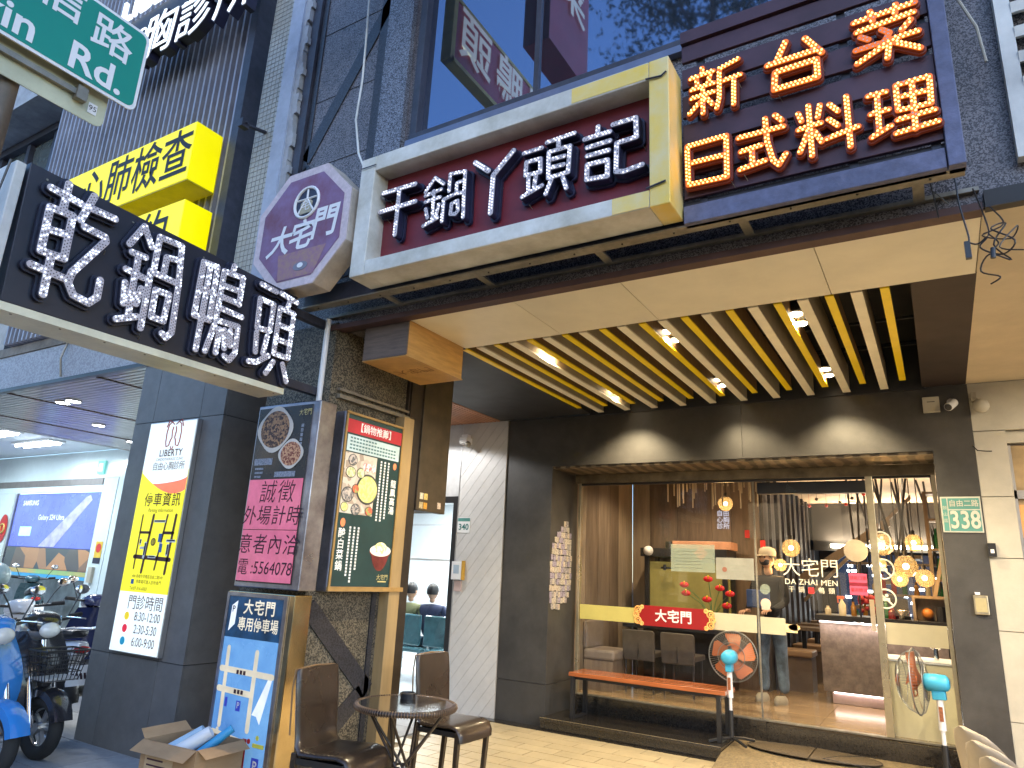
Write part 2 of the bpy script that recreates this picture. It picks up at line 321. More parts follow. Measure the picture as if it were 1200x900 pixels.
def led_char(key, face, c, label, cat, group, wid, rim, back, rows, pitch, mface, mside, mback, mlit, moff, mframe, rr, lit_p):
    """one letter: back plate close to the board, channel standing proud, bulbs in rows, clip pins"""
    _, st = GLYPH[key]
    segs = []; 
    for p, off in st:
        p = [(a/1000, b/1000) for a, b in p]; segs += list(zip(p[:-1], p[1:]))
    P = np.array([q for s_ in segs for q in s_]); cx, cy = P.mean(0)
    t = thing('led_letter', label, cat, tuple(pl(face, c, cx, P[:,1].min()-wid)), 0, group)
    st_ = wid*.16
    b = MB(); slab(b, outline(segs, wid/2+rim, st_*1.3), face, c, -back, -back+.02); part('back_plate', b, mback, t)
    b = MB(); slab(b, outline(segs, wid/2+rim*.25, st_), face, c, -back+.021, -.002); part('side_return', b, mside, t)
    b = MB(); lo = outline(segs, wid/2, st_); slab(b, lo, face, c, -.0015, .004, .0015); f = part('letter_face', b, mface, t)
    lit = MB(); dark = MB(); dots = []
    offs = {1:[0],2:[-.25,.25],3:[-.32,0,.32]}[rows]
    for p, off in st:
        p = [(a/1000, b_/1000) for a, b_ in p]
        for ri, of in enumerate(offs):
            for a, b_ in zip(p[:-1], p[1:]):
                a = np.array(a); b_ = np.array(b_); d = b_-a; l = np.linalg.norm(d); d = d/max(l,1e-9); nn = np.array([-d[1], d[0]])
                k = max(1, int(l/pitch))
                for i in range(k+1):
                    q = a+d*(l*(i+(.5 if ri % 2 else 0))/k)+nn*of*wid
                    if (i+(.5 if ri % 2 else 0)) > k: continue
                    if any((q[0]-z[0])**2+(q[1]-z[1])**2 < (pitch*.62)**2 for z in dots): continue
                    dots.append(q)
                    hot = .5+.5*math.sin(q[0]*19+q[1]*31)*math.cos(q[1]*23-q[0]*11)
                    if off or random.random() > lit_p+(hot-.5)*.8*(1 if lit_p < .9 else 0): disc(dark, face, c, q[0], q[1], rr*.85, d=.0012, w=.0045, n=6)
                    else:
                        z0 = pl(face, c, q[0], q[1], .0045); z1 = pl(face, c, q[0], q[1], .0045+rr*1.3)
                        lit.cyl(z0, z1, rr, rr*.45, 6)
    if lit.v: part('led_bulb', lit, mlit, t, kind='stuff')
    if dark.v: part('led_socket', dark, moff, t, kind='stuff')
    b = MB()
    for _ in range(5):
        q = segs[random.randrange(len(segs))][0]; dz = -.02 - random.random()*.02
        b.tube([pl(face,c,q[0]+.01,q[1],-back), pl(face,c,q[0]+.02,q[1]-wid,-back+.02), pl(face,c,q[0]+.03,q[1]-wid-.02,-back-.01)], .0022, 5)
    part('mounting_wire', b, mframe, t)
    return t
# ------------------------------------------------------------ material library
granite = mat('granite_speckled', (.22,.205,.22), .38, var=.3, scale=170, col2=(.035,.032,.038), kind='voronoi', bump=.15, bscale=160, dirt=.3)
granite_band = mat('granite_band', (.045,.045,.055), .35, var=.3, scale=120, kind='voronoi', dirt=.2)
granite_side = mat('granite_aged', (.20,.17,.12), .6, scale=110, col2=(.035,.03,.022), kind='voronoi', bump=.5, bscale=60, dirt=.5)
tile_pale = mat('pale_mosaic_tile', (.42,.43,.40), .45, var=.05, scale=5, dirt=.25)
concrete = mat('concrete', (.42,.44,.48), .8, var=.12, scale=7, bump=.4, bscale=30, dirt=.35)
steel_dark = mat('dark_painted_steel', (.05,.052,.075), .45, var=.2, scale=11, bump=.15, bscale=40, dirt=.35)
steel_light = mat('galvanised_steel', (.36,.33,.27), .45, .5, var=.15, scale=20, dirt=.45)
alu = mat('aluminium', (.55,.55,.56), .3, .9, var=.06, scale=15)
alu_gold = mat('warm_brushed_aluminium', (.62,.55,.40), .3, .85, var=.08, scale=12, dirt=.2)
chrome = mat('chrome', (.8,.8,.8), .12, 1, var=.03)
gold_mirror = mat('polished_brass_steel', (.75,.6,.35), .16, 1, var=.1, scale=5)
soffit_m = mat('cream_soffit_board', (.80,.74,.58), .5, var=.04, scale=3, rnd=.03, dirt=.08)
wood_box = mat('light_oak_veneer', (.62,.36,.12), .5, var=.15, scale=5, stretch=(1,1,9), kind='noise', dirt=.1)
wood_dark_face = mat('weathered_veneer', (.16,.12,.10), .6, var=.2, scale=6, stretch=(1,1,12))
blackpaint = mat('black_paint', (.028,.027,.027), .55, var=.2, scale=4, dirt=.2)
black_stone = mat('black_stone_cladding', (.062,.058,.054), .5, var=.2, scale=3, bump=.08, bscale=120, dirt=.3)
black_gloss = mat('polished_black_granite', (.034,.029,.024), .14, var=.3, scale=60, spec=.7)
brown_soffit = mat('dark_brown_board', (.035,.022,.018), .7, var=.2, scale=5)
slat_yellow = mat('yellow_slat_paint', (.90,.66,.0), .45, var=.05)
slat_brown = mat('brown_slat_side', (.22,.12,.045), .55, var=.2, scale=8, stretch=(1,6,1))
slat_cream = mat('cream_slat_edge', (.86,.80,.62), .5, var=.06)
slat_taupe = mat('taupe_slat_side', (.42,.36,.25), .6, var=.1, scale=6)
wall_beige = mat('beige_wall_panel', (.46,.43,.36), .65, var=.06, scale=4, dirt=.15, bump=.1)
plaster = mat('cracked_cream_plaster', (.62,.53,.38), .75, var=.06, scale=3, bump=.25, bscale=12, dirt=.12)
white_panel = mat('white_veneer', (.56,.55,.54), .6, var=.05, scale=9, dirt=.08)
col_tile = mat('slate_grey_porcelain', (.16,.155,.15), .42, var=.12, scale=7, rnd=.07, bump=.05, bscale=200)
grout = mat('dark_grout', (.015,.016,.018), .9)
floor_tile = mat('beige_floor_tile', (.47,.38,.23), .42, var=.08, scale=8, rnd=.07, dirt=.12)
pave_blk = mat('grey_paver', (.36,.36,.37), .8, var=.1, scale=8, rnd=.08, dirt=.2)
asphalt = mat('asphalt', (.055,.055,.058), .9, var=.2, scale=30, bump=.3)
white_m = mat('white_plastic', (.75,.75,.76), .4, var=.03)
offwhite = mat('aged_white_sheet', (.72,.72,.68), .4, var=.07, scale=4, dirt=.3)
yellowed = mat('yellowed_acrylic', (.80,.55,.06), .35, var=.25, scale=3, col2=(.72,.62,.36))
blackplastic = mat('black_plastic', (.02,.02,.022), .35, var=.1)
rubber = mat('tyre_rubber', (.02,.02,.02), .8, var=.1)

# ============================================================ SETTING
b = MB(); b.quad((-400,-400,-.14),(400,-400,-.14),(400,400,-.14),(-400,400,-.14)); struct('road', b, asphalt)
b = MB(); b.box(-60,1.2,-.13,3.5,14,-.012); struct('arcade_base', b, pave_blk)
# floor tiles of the restaurant arcade: real tiles, running bond
fl = MB(); fl.box(-4.55,-.2,-.011,2.6,6.93,-.006); floor = struct('floor', fl, mat('floor_grout', (.20,.155,.09), .9))
tm = MB(); tm.box(-.196,-.096,-.004,.196,.096,.004); tsrc = None
for j in range(34):
    for i in range(19):
        x = -4.35+i*.4+(.2 if j % 2 else 0); y = 6.82-j*.2
        if x > 2.5: continue
        if tsrc is None:
            tsrc = part('floor_tile', tm, floor_tile, None, local=True, bevel=0); tsrc.parent = floor; tsrc.location = (x,y,0)
        elif y > 4.0 and x < .9: inst(tsrc, (x,y,random.uniform(-.0007,.0007)), floor, 'floor_tile')
rest = MB()
for j in range(34):
    for i in range(19):
        x = -4.35+i*.4+(.2 if j % 2 else 0); y = 6.82-j*.2
        if x > 2.5 or (y > 4.0 and x < .9): continue
        rest.box(x-.196,y-.096,-.004,x+.196,y+.096,.004)
part('floor_tile', rest, floor_tile, floor, local=True, kind='stuff')
# clinic arcade and walkway tiles on the left
lf = MB(); lf.box(-26,1.25,-.011,-4.56,14,-.008); lfloor = struct('pavement', lf, mat('pavement_joint', (.22,.22,.22), .9))
pm = MB(); pm.box(-.296,-.296,-.004,.296,.296,.004); psrc = None; prest = MB()
for i in range(34):
    for j in range(19):
        x = -4.88-i*.6; y = 2.2+j*.6
        if i < 12 and j < 8:
            if psrc is None: psrc = part('paving_slab', pm, pave_blk, None, local=True); psrc.parent = lfloor; psrc.location = (x,y,0)
            else: inst(psrc, (x,y,random.uniform(-.001,.001)), lfloor, 'paving_slab')
        else: prest.box(x-.296,y-.296,-.004,x+.296,y+.296,.004)
part('paving_slab', prest, pave_blk, lfloor, local=True, kind='stuff')

# ---- granite storey above the shop, with its window opening
GY = 3.70
b = MB()
b.box(-4.62,GY,3.36,-3.36,GY+.3,9); b.box(-3.36,GY,3.36,.30,GY+.3,4.88); b.box(.30,GY,3.36,.62,GY+.3,9); b.box(-.38,GY,4.88,.30,GY+.3,9)
up = thing('granite_facade', 'speckled dark granite upper storey behind the sign boards', 'facade', (-1.5,GY,3.36))
part('granite_cladding', b, granite, up)
# raised diagonal bands and joints of the granite
def band(mb, p, q, wd, d=.012, y=GY):
    p = Vector((p[0],y-d/2,p[1])); q = Vector((q[0],y-d/2,q[1])); t = (q-p).normalized(); n = Vector((-t.z,0,t.x))*wd/2
    mb.prism([p+n+Vector((0,d/2+.001,0)),p-n+Vector((0,d/2+.001,0)),q-n+Vector((0,d/2+.001,0)),q+n+Vector((0,d/2+.001,0))], (0,-d,0))
for p, q, wd in (((-4.58,5.05),(-3.72,6.45),.13),((-4.60,4.95),(-3.75,4.05),.17),((-3.78,3.7),(-3.78,8.5),.10),((-4.6,3.85),(-3.8,3.85),.10),((-4.58,3.4),(-4.58,8.8),.06)):
    b = MB(); band(b, p, q, wd); part('stone_band', b, granite_band, up)
for z in (4.95,5.65,6.4):
    b = MB(); b.box(-4.55,GY-.003,z,-3.84,GY-.001,z+.006); part('stone_joint', b, grout, up)
b = MB(); b.box(-3.70,GY-.05,3.7,-3.42,GY,8.9); part('stone_pilaster', b, mat('blue_granite', (.22,.23,.27), .35, scale=150, col2=(.03,.03,.04), kind='voronoi', bump=.1), up)
b = MB(); b.box(-4.0,GY-.035,3.335,.335,GY+.05,3.375); part('drip_edge', b, mat('maroon_trim', (.09,.045,.04), .6, var=.2), up)
# street window of the upper storey
wn = thing('upper_window', 'large dark framed window reflecting the blue evening sky', 'window', (-1.8,GY,4.88))
b = MB(); b.box(-3.36,GY-.03,4.85,-.38,GY+.12,4.92); b.box(-3.36,GY-.02,4.92,-3.29,GY+.12,8.95); b.box(-.45,GY-.02,4.92,-.38,GY+.12,8.95)
part('window_frame', b, steel_dark, wn, bevel=.004)
b = MB(); b.box(-3.36,GY-.06,4.80,-.38,GY-.005,4.85); part('window_sill', b, mat('bluish_aluminium', (.2,.22,.3), .35, .6), wn)
b = MB(); b.box(-3.42,GY+.02,4.92,-3.36,GY+.05,8.9); part('frame_edge', b, steel_dark, wn)
gl = bpy.data.materials.new('reflective_window_glass'); gl.use_nodes = True; g_ = gl.node_tree.nodes['Principled BSDF']
g_.inputs['Base Color'].default_value = (.20,.24,.34,1); g_.inputs['Metallic'].default_value = .92; g_.inputs['Roughness'].default_value = .03
for k,(a,c_) in enumerate(((-3.29,-2.24),(-2.20,-.45))):
    b = MB(); b.box(a,GY+.05,4.92,c_,GY+.06,8.95); part('window_pane', b, gl, wn)
b = MB(); b.box(-2.24,GY+.03,4.92,-2.20,GY+.1,8.95); part('mullion', b, steel_dark, wn)

# ---- pale strip and tiled wall between the clinic and the restaurant
nb = thing('party_wall', 'pale mosaic tiled wall strip left of the granite facade', 'wall', (-4.98,3.66,3.6))
b = MB(); b.box(-5.30,3.64,3.4,-4.97,3.95,9); part('tiled_strip', b, tile_pale, nb)
b = MB()
for z in np.arange(3.5,8.9,.055): b.box(-5.299,3.637,z,-4.972,3.641,z+.004)
for x in np.arange(-5.28,-4.98,.055): b.box(x,3.6372,3.45,x+.003,3.6405,8.95)
part('tile_joints', b, mat('tile_grout', (.26,.26,.25), .9), nb, kind='stuff')
b = MB(); b.box(-4.97,3.6,3.4,-4.80,3.98,9); part('concrete_edge', b, mat('pale_blue_concrete', (.42,.48,.6), .8, var=.1, scale=5, dirt=.2), nb)
b = MB(); 
rj = [(-4.80+.02*math.sin(z*17)+.012*math.sin(z*41), z) for z in np.arange(3.4,9,.07)]
for (xa,za),(xb,zb) in zip(rj[:-1],rj[1:]): b.box(-4.80,3.62,za,xa+.07,3.98,zb)
part('broken_render', b, concrete, nb)
b = MB(); b.box(-4.72,3.66,3.4,-4.62,3.99,9); part('shadow_gap_post', b, steel_dark, nb)
hk = MB(); hk.cyl((-5.14,3.64,5.5),(-5.14,3.40,5.44),.018); hk.box(-5.17,3.36,5.40,-5.11,3.44,5.48); hk.cyl((-5.2,3.4,5.44),(-5.08,3.4,5.44),.012)
solo('wall_bracket', hk, steel_dark, 'small black steel bracket sticking out of the pale tiled wall', 'bracket')
cb = MB(); cb.tube([(-3.95,3.60,7.6),(-3.93,3.6,6.6),(-3.90,3.6,6.1),(-3.88,3.6,5.6),(-3.9,3.6,5.2),(-3.82,3.6,4.85),(-3.66,3.55,4.6),(-3.5,3.4,4.42)], .009, 6)
solo('hanging_cable', cb, offwhite, 'thin white cable hanging down the granite to the red sign frame', 'cable')

# ---- shop recess: soffits, slats, black walls
sf = thing('soffit_ceiling', 'cream panelled soffit running across the shop entrance', 'ceiling', (-1.6,4.1,3.35))
xs = [-3.24,-2.34,-1.56,-.43,.333]; 
for a, c_ in zip(xs[:-1], xs[1:]):
    b = MB(); b.box(a+.0025,3.72,3.345,c_-.0025,4.49,3.38); part('soffit_panel', b, soffit_m, sf)
b = MB(); b.box(-4.0,3.72,3.346,-3.245,3.80,3.38); b.box(-3.9,3.73,3.372,.33,4.48,3.40); b.box(-3.245,4.47,3.375,.333,4.49,3.8); part('soffit_backing', b, blackpaint, sf)
rc = thing('ceiling_recess', 'black ceiling void above the striped slats', 'ceiling', (-1.6,5.8,3.8))
b = MB(); b.box(-3.27,4.46,3.80,.34,7.07,3.85); b.box(-3.29,4.49,3.352,-3.262,7.07,3.80); b.box(.008,4.49,3.375,.03,7.07,3.80); b.box(-3.27,7.04,3.33,.02,7.069,3.8)
part('void_lining', b, blackpaint, rc)
b = MB()
for y in (5.2,6.0,6.7): b.cyl((-3.2,y,3.66),(0,y,3.66),.014,n=6)
part('conduit', b, blackplastic, rc)
b = MB(); b.box(.004,4.492,3.35,.338,7.068,3.378); struct('ceiling_right', b, brown_soffit)
b = MB(); b.box(-4.47,4.49,3.352,-3.292,7.05,3.40); b.box(-4.48,3.95,3.4,-3.292,4.49,3.46); struct('ceiling_left', b, blackpaint)
b = MB(); b.box(-9.9,4.02,3.87,3.2,16,4.2); struct('floor_slab', b, concrete)
# slats
n = 21; x0, x1 = -3.27, -.135
st = thing('slat_ceiling', 'row of yellow and cream slats hanging below the black ceiling void', 'ceiling slats', (-1.7,5.7,3.35))
for i in range(n):
    x = x0+(x1-x0)*i/(n-1)
    if i % 2 == 0:
        s_ = MB(); s_.box(x-.022,4.53,3.362,x+.022,6.76,3.50); o = part('brown_slat', s_, slat_brown, st)
        s_ = MB(); s_.box(x-.026,4.53,3.35,x+.026,6.76,3.3615); part('yellow_strip', s_, slat_yellow, o)
    else:
        s_ = MB(); s_.box(x-.029,4.52,3.358,x+.029,7.0,3.60); o = part('taupe_slat', s_, slat_taupe, st)
        s_ = MB(); s_.box(x-.033,4.52,3.345,x+.033,7.0,3.3575); part('cream_strip', s_, slat_cream, o)
# downlights
bulb_m = mat('downlight_glow', (1,.86,.6), .4, emis=6, ecol=(1,.84,.58))
k = 0
LB = ['nearest the left end of the slats','nearest the middle of the slats','nearest the right end of the slats','deep in the slats on the left','deep in the slats in the middle','deep in the slats on the right']
for y in (5.08,6.55):
    for x in (-2.71,-1.68,-.72):
        t = thing('downlight', 'round twin downlight '+LB[k], 'ceiling light', (x,y,3.46), 0, 'twin downlights in the slatted ceiling'); k += 1
        b = MB(); b.box(x-.08,y-.17,3.44,x+.08,y+.17,3.52); part('lamp_housing', b, blackplastic, t)
        for dy in (-.105,.105):
            b = MB(); b.torus((x,y+dy,3.436),(0,0,1),.05,.009,20,6); part('lamp_ring', b, chrome, t)
            b = MB(); b.lathe([(0,0),(.048,0),(.045,.008),(0,.012)],(x,y+dy,3.424)); part('lamp_lens', b, bulb_m, t)
        ld = bpy.data.lights.new('downlight_lamp','SPOT'); ld.energy = 64 if y < 6 else 50; ld.color = (1,.81,.50); ld.spot_size = R(146 if y < 6 else 112); ld.spot_blend = .55; ld.shadow_soft_size = .04
        lo = bpy.data.objects.new('downlight_lamp', ld); COL.objects.link(lo); lo.parent = t; lo.location = (0,0,-.06)
        lo.rotation_euler = (R(8 if y > 6 else 0),0,0)

# ---- black facade around the shop window
FY = 7.07
fac = thing('black_shopfront', 'matt black stone portal framing the restaurant window', 'shopfront', (-1.9,FY,0))
b = MB(); b.box(-4.36,FY,0,-3.745,7.75,.42); b.box(-4.36,FY,.425,-3.745,7.75,3.349); part('left_pier', b, black_stone, fac)
b = MB(); b.box(.035,FY,0,.345,7.9,3.348); part('right_pier', b, black_stone, fac)
b = MB(); b.box(-3.745,FY,2.77,-1.6,7.62,3.347); part('lintel', b, black_stone, fac)
b = MB(); b.box(-1.597,FY,2.77,.035,7.62,3.347); part('lintel', b, black_stone, fac)
b = MB(); b.box(-3.742,FY+.02,2.745,-1.98,7.62,2.768); b.box(-1.976,FY+.02,2.745,.033,7.62,2.768); part('lintel_underside', b, mat('stained_board', (.22,.17,.11), .5, kind='wave', scale=2.2, col2=(.06,.045,.03), dirt=.4), fac)
# track and header of the sliding glass
b = MB(); b.box(-3.70,7.60,2.64,.033,7.70,2.742); part('door_header', b, mat('stained_metal', (.24,.19,.12), .4, .3, scale=6, var=.25, dirt=.4), fac, bevel=.003)
b = MB(); b.box(-3.66,7.63,2.615,.03,7.66,2.638); part('header_shadow_gap', b, blackplastic, fac)
# platform and curb
pf = thing('entrance_step', 'polished black granite step below the shop window', 'step', (-2.8,7.3,0))
b = MB(); b.box(-3.742,6.98,.012,-1.87,7.60,.088); part('riser', b, black_gloss, pf)
b = MB(); b.box(-3.742,6.955,.09,-2.80,7.60,.12); b.box(-2.796,6.955,.09,-1.87,7.60,.12); part('tread', b, black_gloss, pf, bevel=.003)
b = MB(); b.box(-3.742,6.954,.121,-1.87,6.962,.124); part('nosing', b, alu_gold, pf)
for a, c_ in ((-4.55,-3.35),(-3.345,-2.7),(-2.695,-2.25),(-2.245,-1.87)):
    b = MB(); b.box(a,6.93,-.005,c_,7.07 if a < -4 else 6.98,.010); part('base_strip', b, black_gloss, pf)
cu_ = thing('window_curb', 'dark stone curb carrying the sliding glass front', 'curb', (-1.8,7.7,0))
b = MB(); b.box(-3.66,7.605,.0,-1.6,7.74,.285); part('curb_stone', b, black_gloss, cu_)
b = MB(); b.box(-1.596,7.605,.0,.033,7.74,.27); part('curb_stone', b, black_gloss, cu_)
b = MB(); b.box(-3.66,7.615,.286,.03,7.69,.298); part('floor_track', b, steel_light, cu_)
rp = MB(); rp.add([(-1.865,6.55,.004),(.9,6.55,.004),(.9,6.95,.085),(-1.865,6.95,.085),(-1.865,7.60,.11),(.9,7.60,.11),(-1.865,7.6,-.005),(.9,7.6,-.005)],[(0,1,2,3),(3,2,5,4),(0,3,4,6),(1,7,5,2),(0,6,7,1),(4,5,7,6)])
solo('door_ramp', rp, mat('textured_stone_ramp', (.27,.20,.105), .6, var=.3, scale=35, bump=.6, bscale=80, dirt=.2), 'stone ramp leading up to the restaurant door', 'ramp')
# half-moon mats
for s_, lab in ((-1,'left half of the oval embossed doormat'),(1,'right half of the oval embossed doormat')):
    b = MB(); cx, cy = -1.16, 7.36; pts = []
    for i in range(13):
        t = math.pi/2+(math.pi*i/12)*(1 if s_ < 0 else -1); pts.append((cx+s_*.006+.56*math.cos(t), cy+.24*math.sin(t), .112))
    t = thing('doormat', lab+' before the glass door', 'doormat', (cx+s_*.3,cy,.11), 0, 'oval doormat halves')
    b.prism([Vector(p) for p in (pts if s_ < 0 else pts[::-1])], (0,0,.008)); part('mat_pad', b, mat('brown_rubber_mat', (.115,.08,.04), .7, var=.4, scale=70, bump=1, bscale=55), t)
    b = MB(); b.tube([Vector(p)+Vector((0,0,.007)) for p in pts], .005, 6); part('mat_border', b, mat('dark_brown_rubber',(.07,.05,.03),.8), t)

# ---- glass front
GLASS = glass('shop_glass')
gf = thing('sliding_glass_door', 'sliding glass front with gold frames and a frosted band', 'glass door', (-1.8,7.65,.3))
for a, c_ in ((-3.63,-1.64),(-1.635,-.56),(-.50,.0)):
    b = MB(); b.box(a,7.645,.30,c_,7.653,2.64); part('glass_pane', b, GLASS, gf)
for a, c_, z0 in ((-3.67,-3.635,.12),(-.565,-.50,.30),(-.005,.03,.2)):
    b = MB(); b.box(a,7.62,z0,c_,7.68,2.64); part('frame_post', b, alu_gold, gf, bevel=.004)
b = MB(); b.box(-1.646,7.64,.3,-1.630,7.658,2.64); part('glass_joint', b, steel_light, gf)
frost = mat('frosted_cream_film', (.52,.47,.33), .5, var=.05, scale=6)
frost2 = mat('frosted_olive_film', (.50,.45,.14), .5, var=.05, scale=6)
b = MB(); rect(b,'Y',7.644,-3.63,1.09,-2.93,1.25,.002); part('frosted_band', b, frost2, gf)
b = MB(); rect(b,'Y',7.644,-2.10,1.09,-1.655,1.26,.002); rect(b,'Y',7.644,-1.62,1.09,-1.38,1.25,.002); part('frosted_band', b, frost, gf)
b = MB(); rect(b,'Y',7.644,-.497,1.09,-.008,1.28,.002); part('frosted_band', b, frost, gf)
b = MB(); rect(b,'Y',7.644,-1.38,1.12,-1.27,1.20,.002); disc(b,'Y',7.644,-1.30,1.17,.055,.03); part('band_end_ornament', b, mat('cloud_sticker', (.75,.5,.15), .5, col2=(.8,.7,.5), scale=40), gf)
# red name plate on the glass
pn = thing('name_plate', 'red plate with white characters and gold scroll ends on the glass', 'sign', (-2.5,7.64,1.08))
b = MB(); b.prism([pl('Y',7.64,u,v) for u,v in ((-2.90,1.10),(-2.86,1.075),(-2.19,1.075),(-2.14,1.10),(-2.12,1.18),(-2.14,1.25),(-2.19,1.285),(-2.86,1.285),(-2.90,1.25),(-2.92,1.18))], (0,-.006,0))
part('plate', b, mat('deep_red_plate', (.30,.012,.014), .4, var=.1), pn)
b = MB(); text(b,'大宅門','Y',7.64,-2.52,1.178,.135,w=.009,bold=.003,space=1.05); part('lettering', b, white_m, pn)
for sx_ in (-1,1):
    b = MB(); c0 = -2.52+sx_*.40
    for (dx,dz,r) in ((0,.055,.035),(0,-.055,.035),(sx_*-.045,.085,.018),(sx_*-.045,-.085,.018),(sx_*.02,0,.03)): b.torus(pl('Y',7.64,c0+dx,1.18+dz,.010),(0,1,0),r,.008,16,6); b.torus(pl('Y',7.64,c0+dx+.004,1.18+dz,.010),(0,1,0),r*.45,.006,12,6)
    part('scroll_ornament', b, mat('orange_gold_sticker', (.75,.30,.07), .45, col2=(.8,.55,.2), scale=30), pn)
# stickers and lettering on the glass
def sticker(name, label, cat, items, loc, group=None):
    t = thing(name, label, cat, loc, 0, group)
    for nm, fn, m in items: b = MB(); fn(b); part(nm, b, m, t)
    return t
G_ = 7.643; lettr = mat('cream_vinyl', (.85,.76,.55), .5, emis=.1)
redv = mat('red_vinyl', (.6,.03,.03), .5)
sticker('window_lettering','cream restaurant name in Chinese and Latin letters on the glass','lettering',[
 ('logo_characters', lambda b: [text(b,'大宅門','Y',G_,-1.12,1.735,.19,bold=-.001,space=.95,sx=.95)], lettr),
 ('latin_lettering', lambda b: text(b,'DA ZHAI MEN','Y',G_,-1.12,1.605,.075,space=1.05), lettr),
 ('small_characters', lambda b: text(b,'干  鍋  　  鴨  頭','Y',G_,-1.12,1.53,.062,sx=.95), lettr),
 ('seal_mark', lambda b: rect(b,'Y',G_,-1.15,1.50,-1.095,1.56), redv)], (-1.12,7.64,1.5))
def nosign(u,v,r):
    def f(b):
        b.torus(pl('Y',G_,u,v,.002),(0,1,0),r,.008,24,5)
        t_ = Vector((math.cos(R(-45)),0,math.sin(R(-45))))*r; c0 = pl('Y',G_,u,v,.002); b.tube([c0-t_,c0+t_],.008,5)
    return f
for (u,v,lb) in ((-.475,2.02,'top'),(-.475,1.76,'middle'),(-.475,1.49,'bottom')):
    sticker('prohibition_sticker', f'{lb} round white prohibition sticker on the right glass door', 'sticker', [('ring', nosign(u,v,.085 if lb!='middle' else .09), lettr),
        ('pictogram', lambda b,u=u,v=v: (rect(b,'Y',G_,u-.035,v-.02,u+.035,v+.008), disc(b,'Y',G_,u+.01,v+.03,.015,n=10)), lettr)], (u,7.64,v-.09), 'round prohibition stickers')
pinkm = mat('pink_notice', (.75,.10,.20), .5, var=.1)
sticker('pink_notice','small pink notice taped on the glass beside the lettering','notice',[
 ('paper', lambda b: rect(b,'Y',G_,-.775,1.51,-.62,1.71), pinkm), ('dark_stripe', lambda b: rect(b,'Y',G_,-.775,1.595,-.62,1.625,.002,.003), mat('maroon_print',(.25,.01,.03),.5)),
 ('lettering', lambda b: (text(b,'請戴口罩','Y',G_,-.697,1.665,.036,w=.004), text(b,'量測體溫','Y',G_,-.697,1.555,.036,w=.004)), redv)], (-.7,7.64,1.49))
paper = mat('translucent_notice_paper', (.36,.42,.34), .6, var=.06, alpha=.45)
sticker('paper_notice','pale translucent notice sheet, the left one hung on the glass','notice',[('paper', lambda b: rect(b,'Y',G_,-2.54,1.66,-2.06,1.95), paper),
 ('print_lines', lambda b: [rect(b,'Y',G_,-2.5,1.70+i*.035,-2.12-random.random()*.1,1.704+i*.035,.001,.003) for i in range(6)], mat('grey_print',(.25,.28,.22),.6))], (-2.3,7.64,1.66))
sticker('certificate','white certificate sheet on the glass right of the pale notice','notice',[('paper', lambda b: rect(b,'Y',G_,-2.05,1.60,-1.66,1.82), mat('certificate_paper', (.42,.42,.37), .6, alpha=.7)),
 ('stamp', lambda b: disc(b,'Y',G_,-1.96,1.70,.025,w=.003), mat('brown_stamp',(.3,.12,.08),.6)), ('print_lines', lambda b: [rect(b,'Y',G_,-1.9,1.74-i*.03,-1.72,1.743-i*.03,.001,.003) for i in range(3)], MATS['grey_print'])], (-1.85,7.64,1.6))
for v,lb,m_ in ((1.52,'round white badge sticker on the glass edge above the bell badge',MATS['translucent_notice_paper']),(1.38,'bell shaped pale badge sticker on the glass',mat('badge_pink',(.75,.55,.45),.5))):
    sticker('badge_sticker', lb, 'sticker', [('badge', lambda b,v=v: (disc(b,'Y',G_,-1.56,v,.05), rect(b,'Y',G_,-1.60,v-.06,-1.52,v-.02,.002,.003) if v<1.5 else None), m_)], (-1.56,7.64,v-.05))

# ---- photo notes on the reveal
nt_ = thing('photo_collage', 'cluster of small photos pasted on the black door reveal', 'photo collage', (-3.742,7.3,1.2))
pms = [mat(f'photo_print_{i}', c_, .5, var=.35, scale=60, col2=d_) for i,(c_,d_) in enumerate((((.60,.56,.46),(.22,.17,.14)),((.5,.46,.44),(.08,.07,.09)),((.64,.6,.5),(.25,.15,.1)),((.42,.42,.5),(.15,.08,.14))))]
shared = [None]*4
for r in range(15):
    z = 1.22+r*.066; k = [4,8,9,10,10,10,10,10,10,9,9,8,7,4,2][r]; y0 = [7.15,7.11,7.10,7.10,7.10,7.11,7.10,7.10,7.12,7.13,7.14,7.19,7.24,7.34,7.42][r]
    for i in range(k):
        q = random.randrange(4); y = y0+i*.053+random.uniform(-.006,.006)
        if y > 7.60: continue
        if shared[q] is None: b = MB(); b.box(-.001,-.026,-.030,.0015,.026,.030); shared[q] = part('photo', b, pms[q], nt_, local=True); o = shared[q]
        else: o = inst(shared[q], (0,0,0), nt_, 'photo')
        o.location = (.004+random.random()*.003, y-7.3, z-1.2+random.uniform(-.006,.006)); o.rotation_euler = (random.uniform(-.08,.08),0,0)

# ---- small fittings on the portal
t = thing('house_number_plate', 'green and cream street number plate reading 338 on the black pier', 'number plate', (.185,7.06,2.06))
b = MB(); rect(b,'Y',7.068,.045,2.065,.335,2.365,.006); part('plate', b, mat('cream_enamel',(.50,.49,.42),.4,var=.04), t, bevel=.002)
b = MB(); rect(b,'Y',7.061,.10,2.26,.325,2.352,.001); rect(b,'Y',7.061,.10,2.077,.325,2.25,.001); rect(b,'Y',7.061,.056,2.077,.092,2.352,.001); part('green_field', b, mat('sea_green_enamel',(.09,.27,.24),.4,var=.05), t)
b = MB(); text(b,'338','Y',7.059,.212,2.163,.205,bold=.004,sx=.72); text(b,'自由二路','Y',7.059,.212,2.305,.060,bold=.0008,sx=.9); text(b,'鼓\n山\n區','Y',7.059,.074,2.215,.034,line=1.6); part('lettering', b, MATS['cream_enamel'], t)
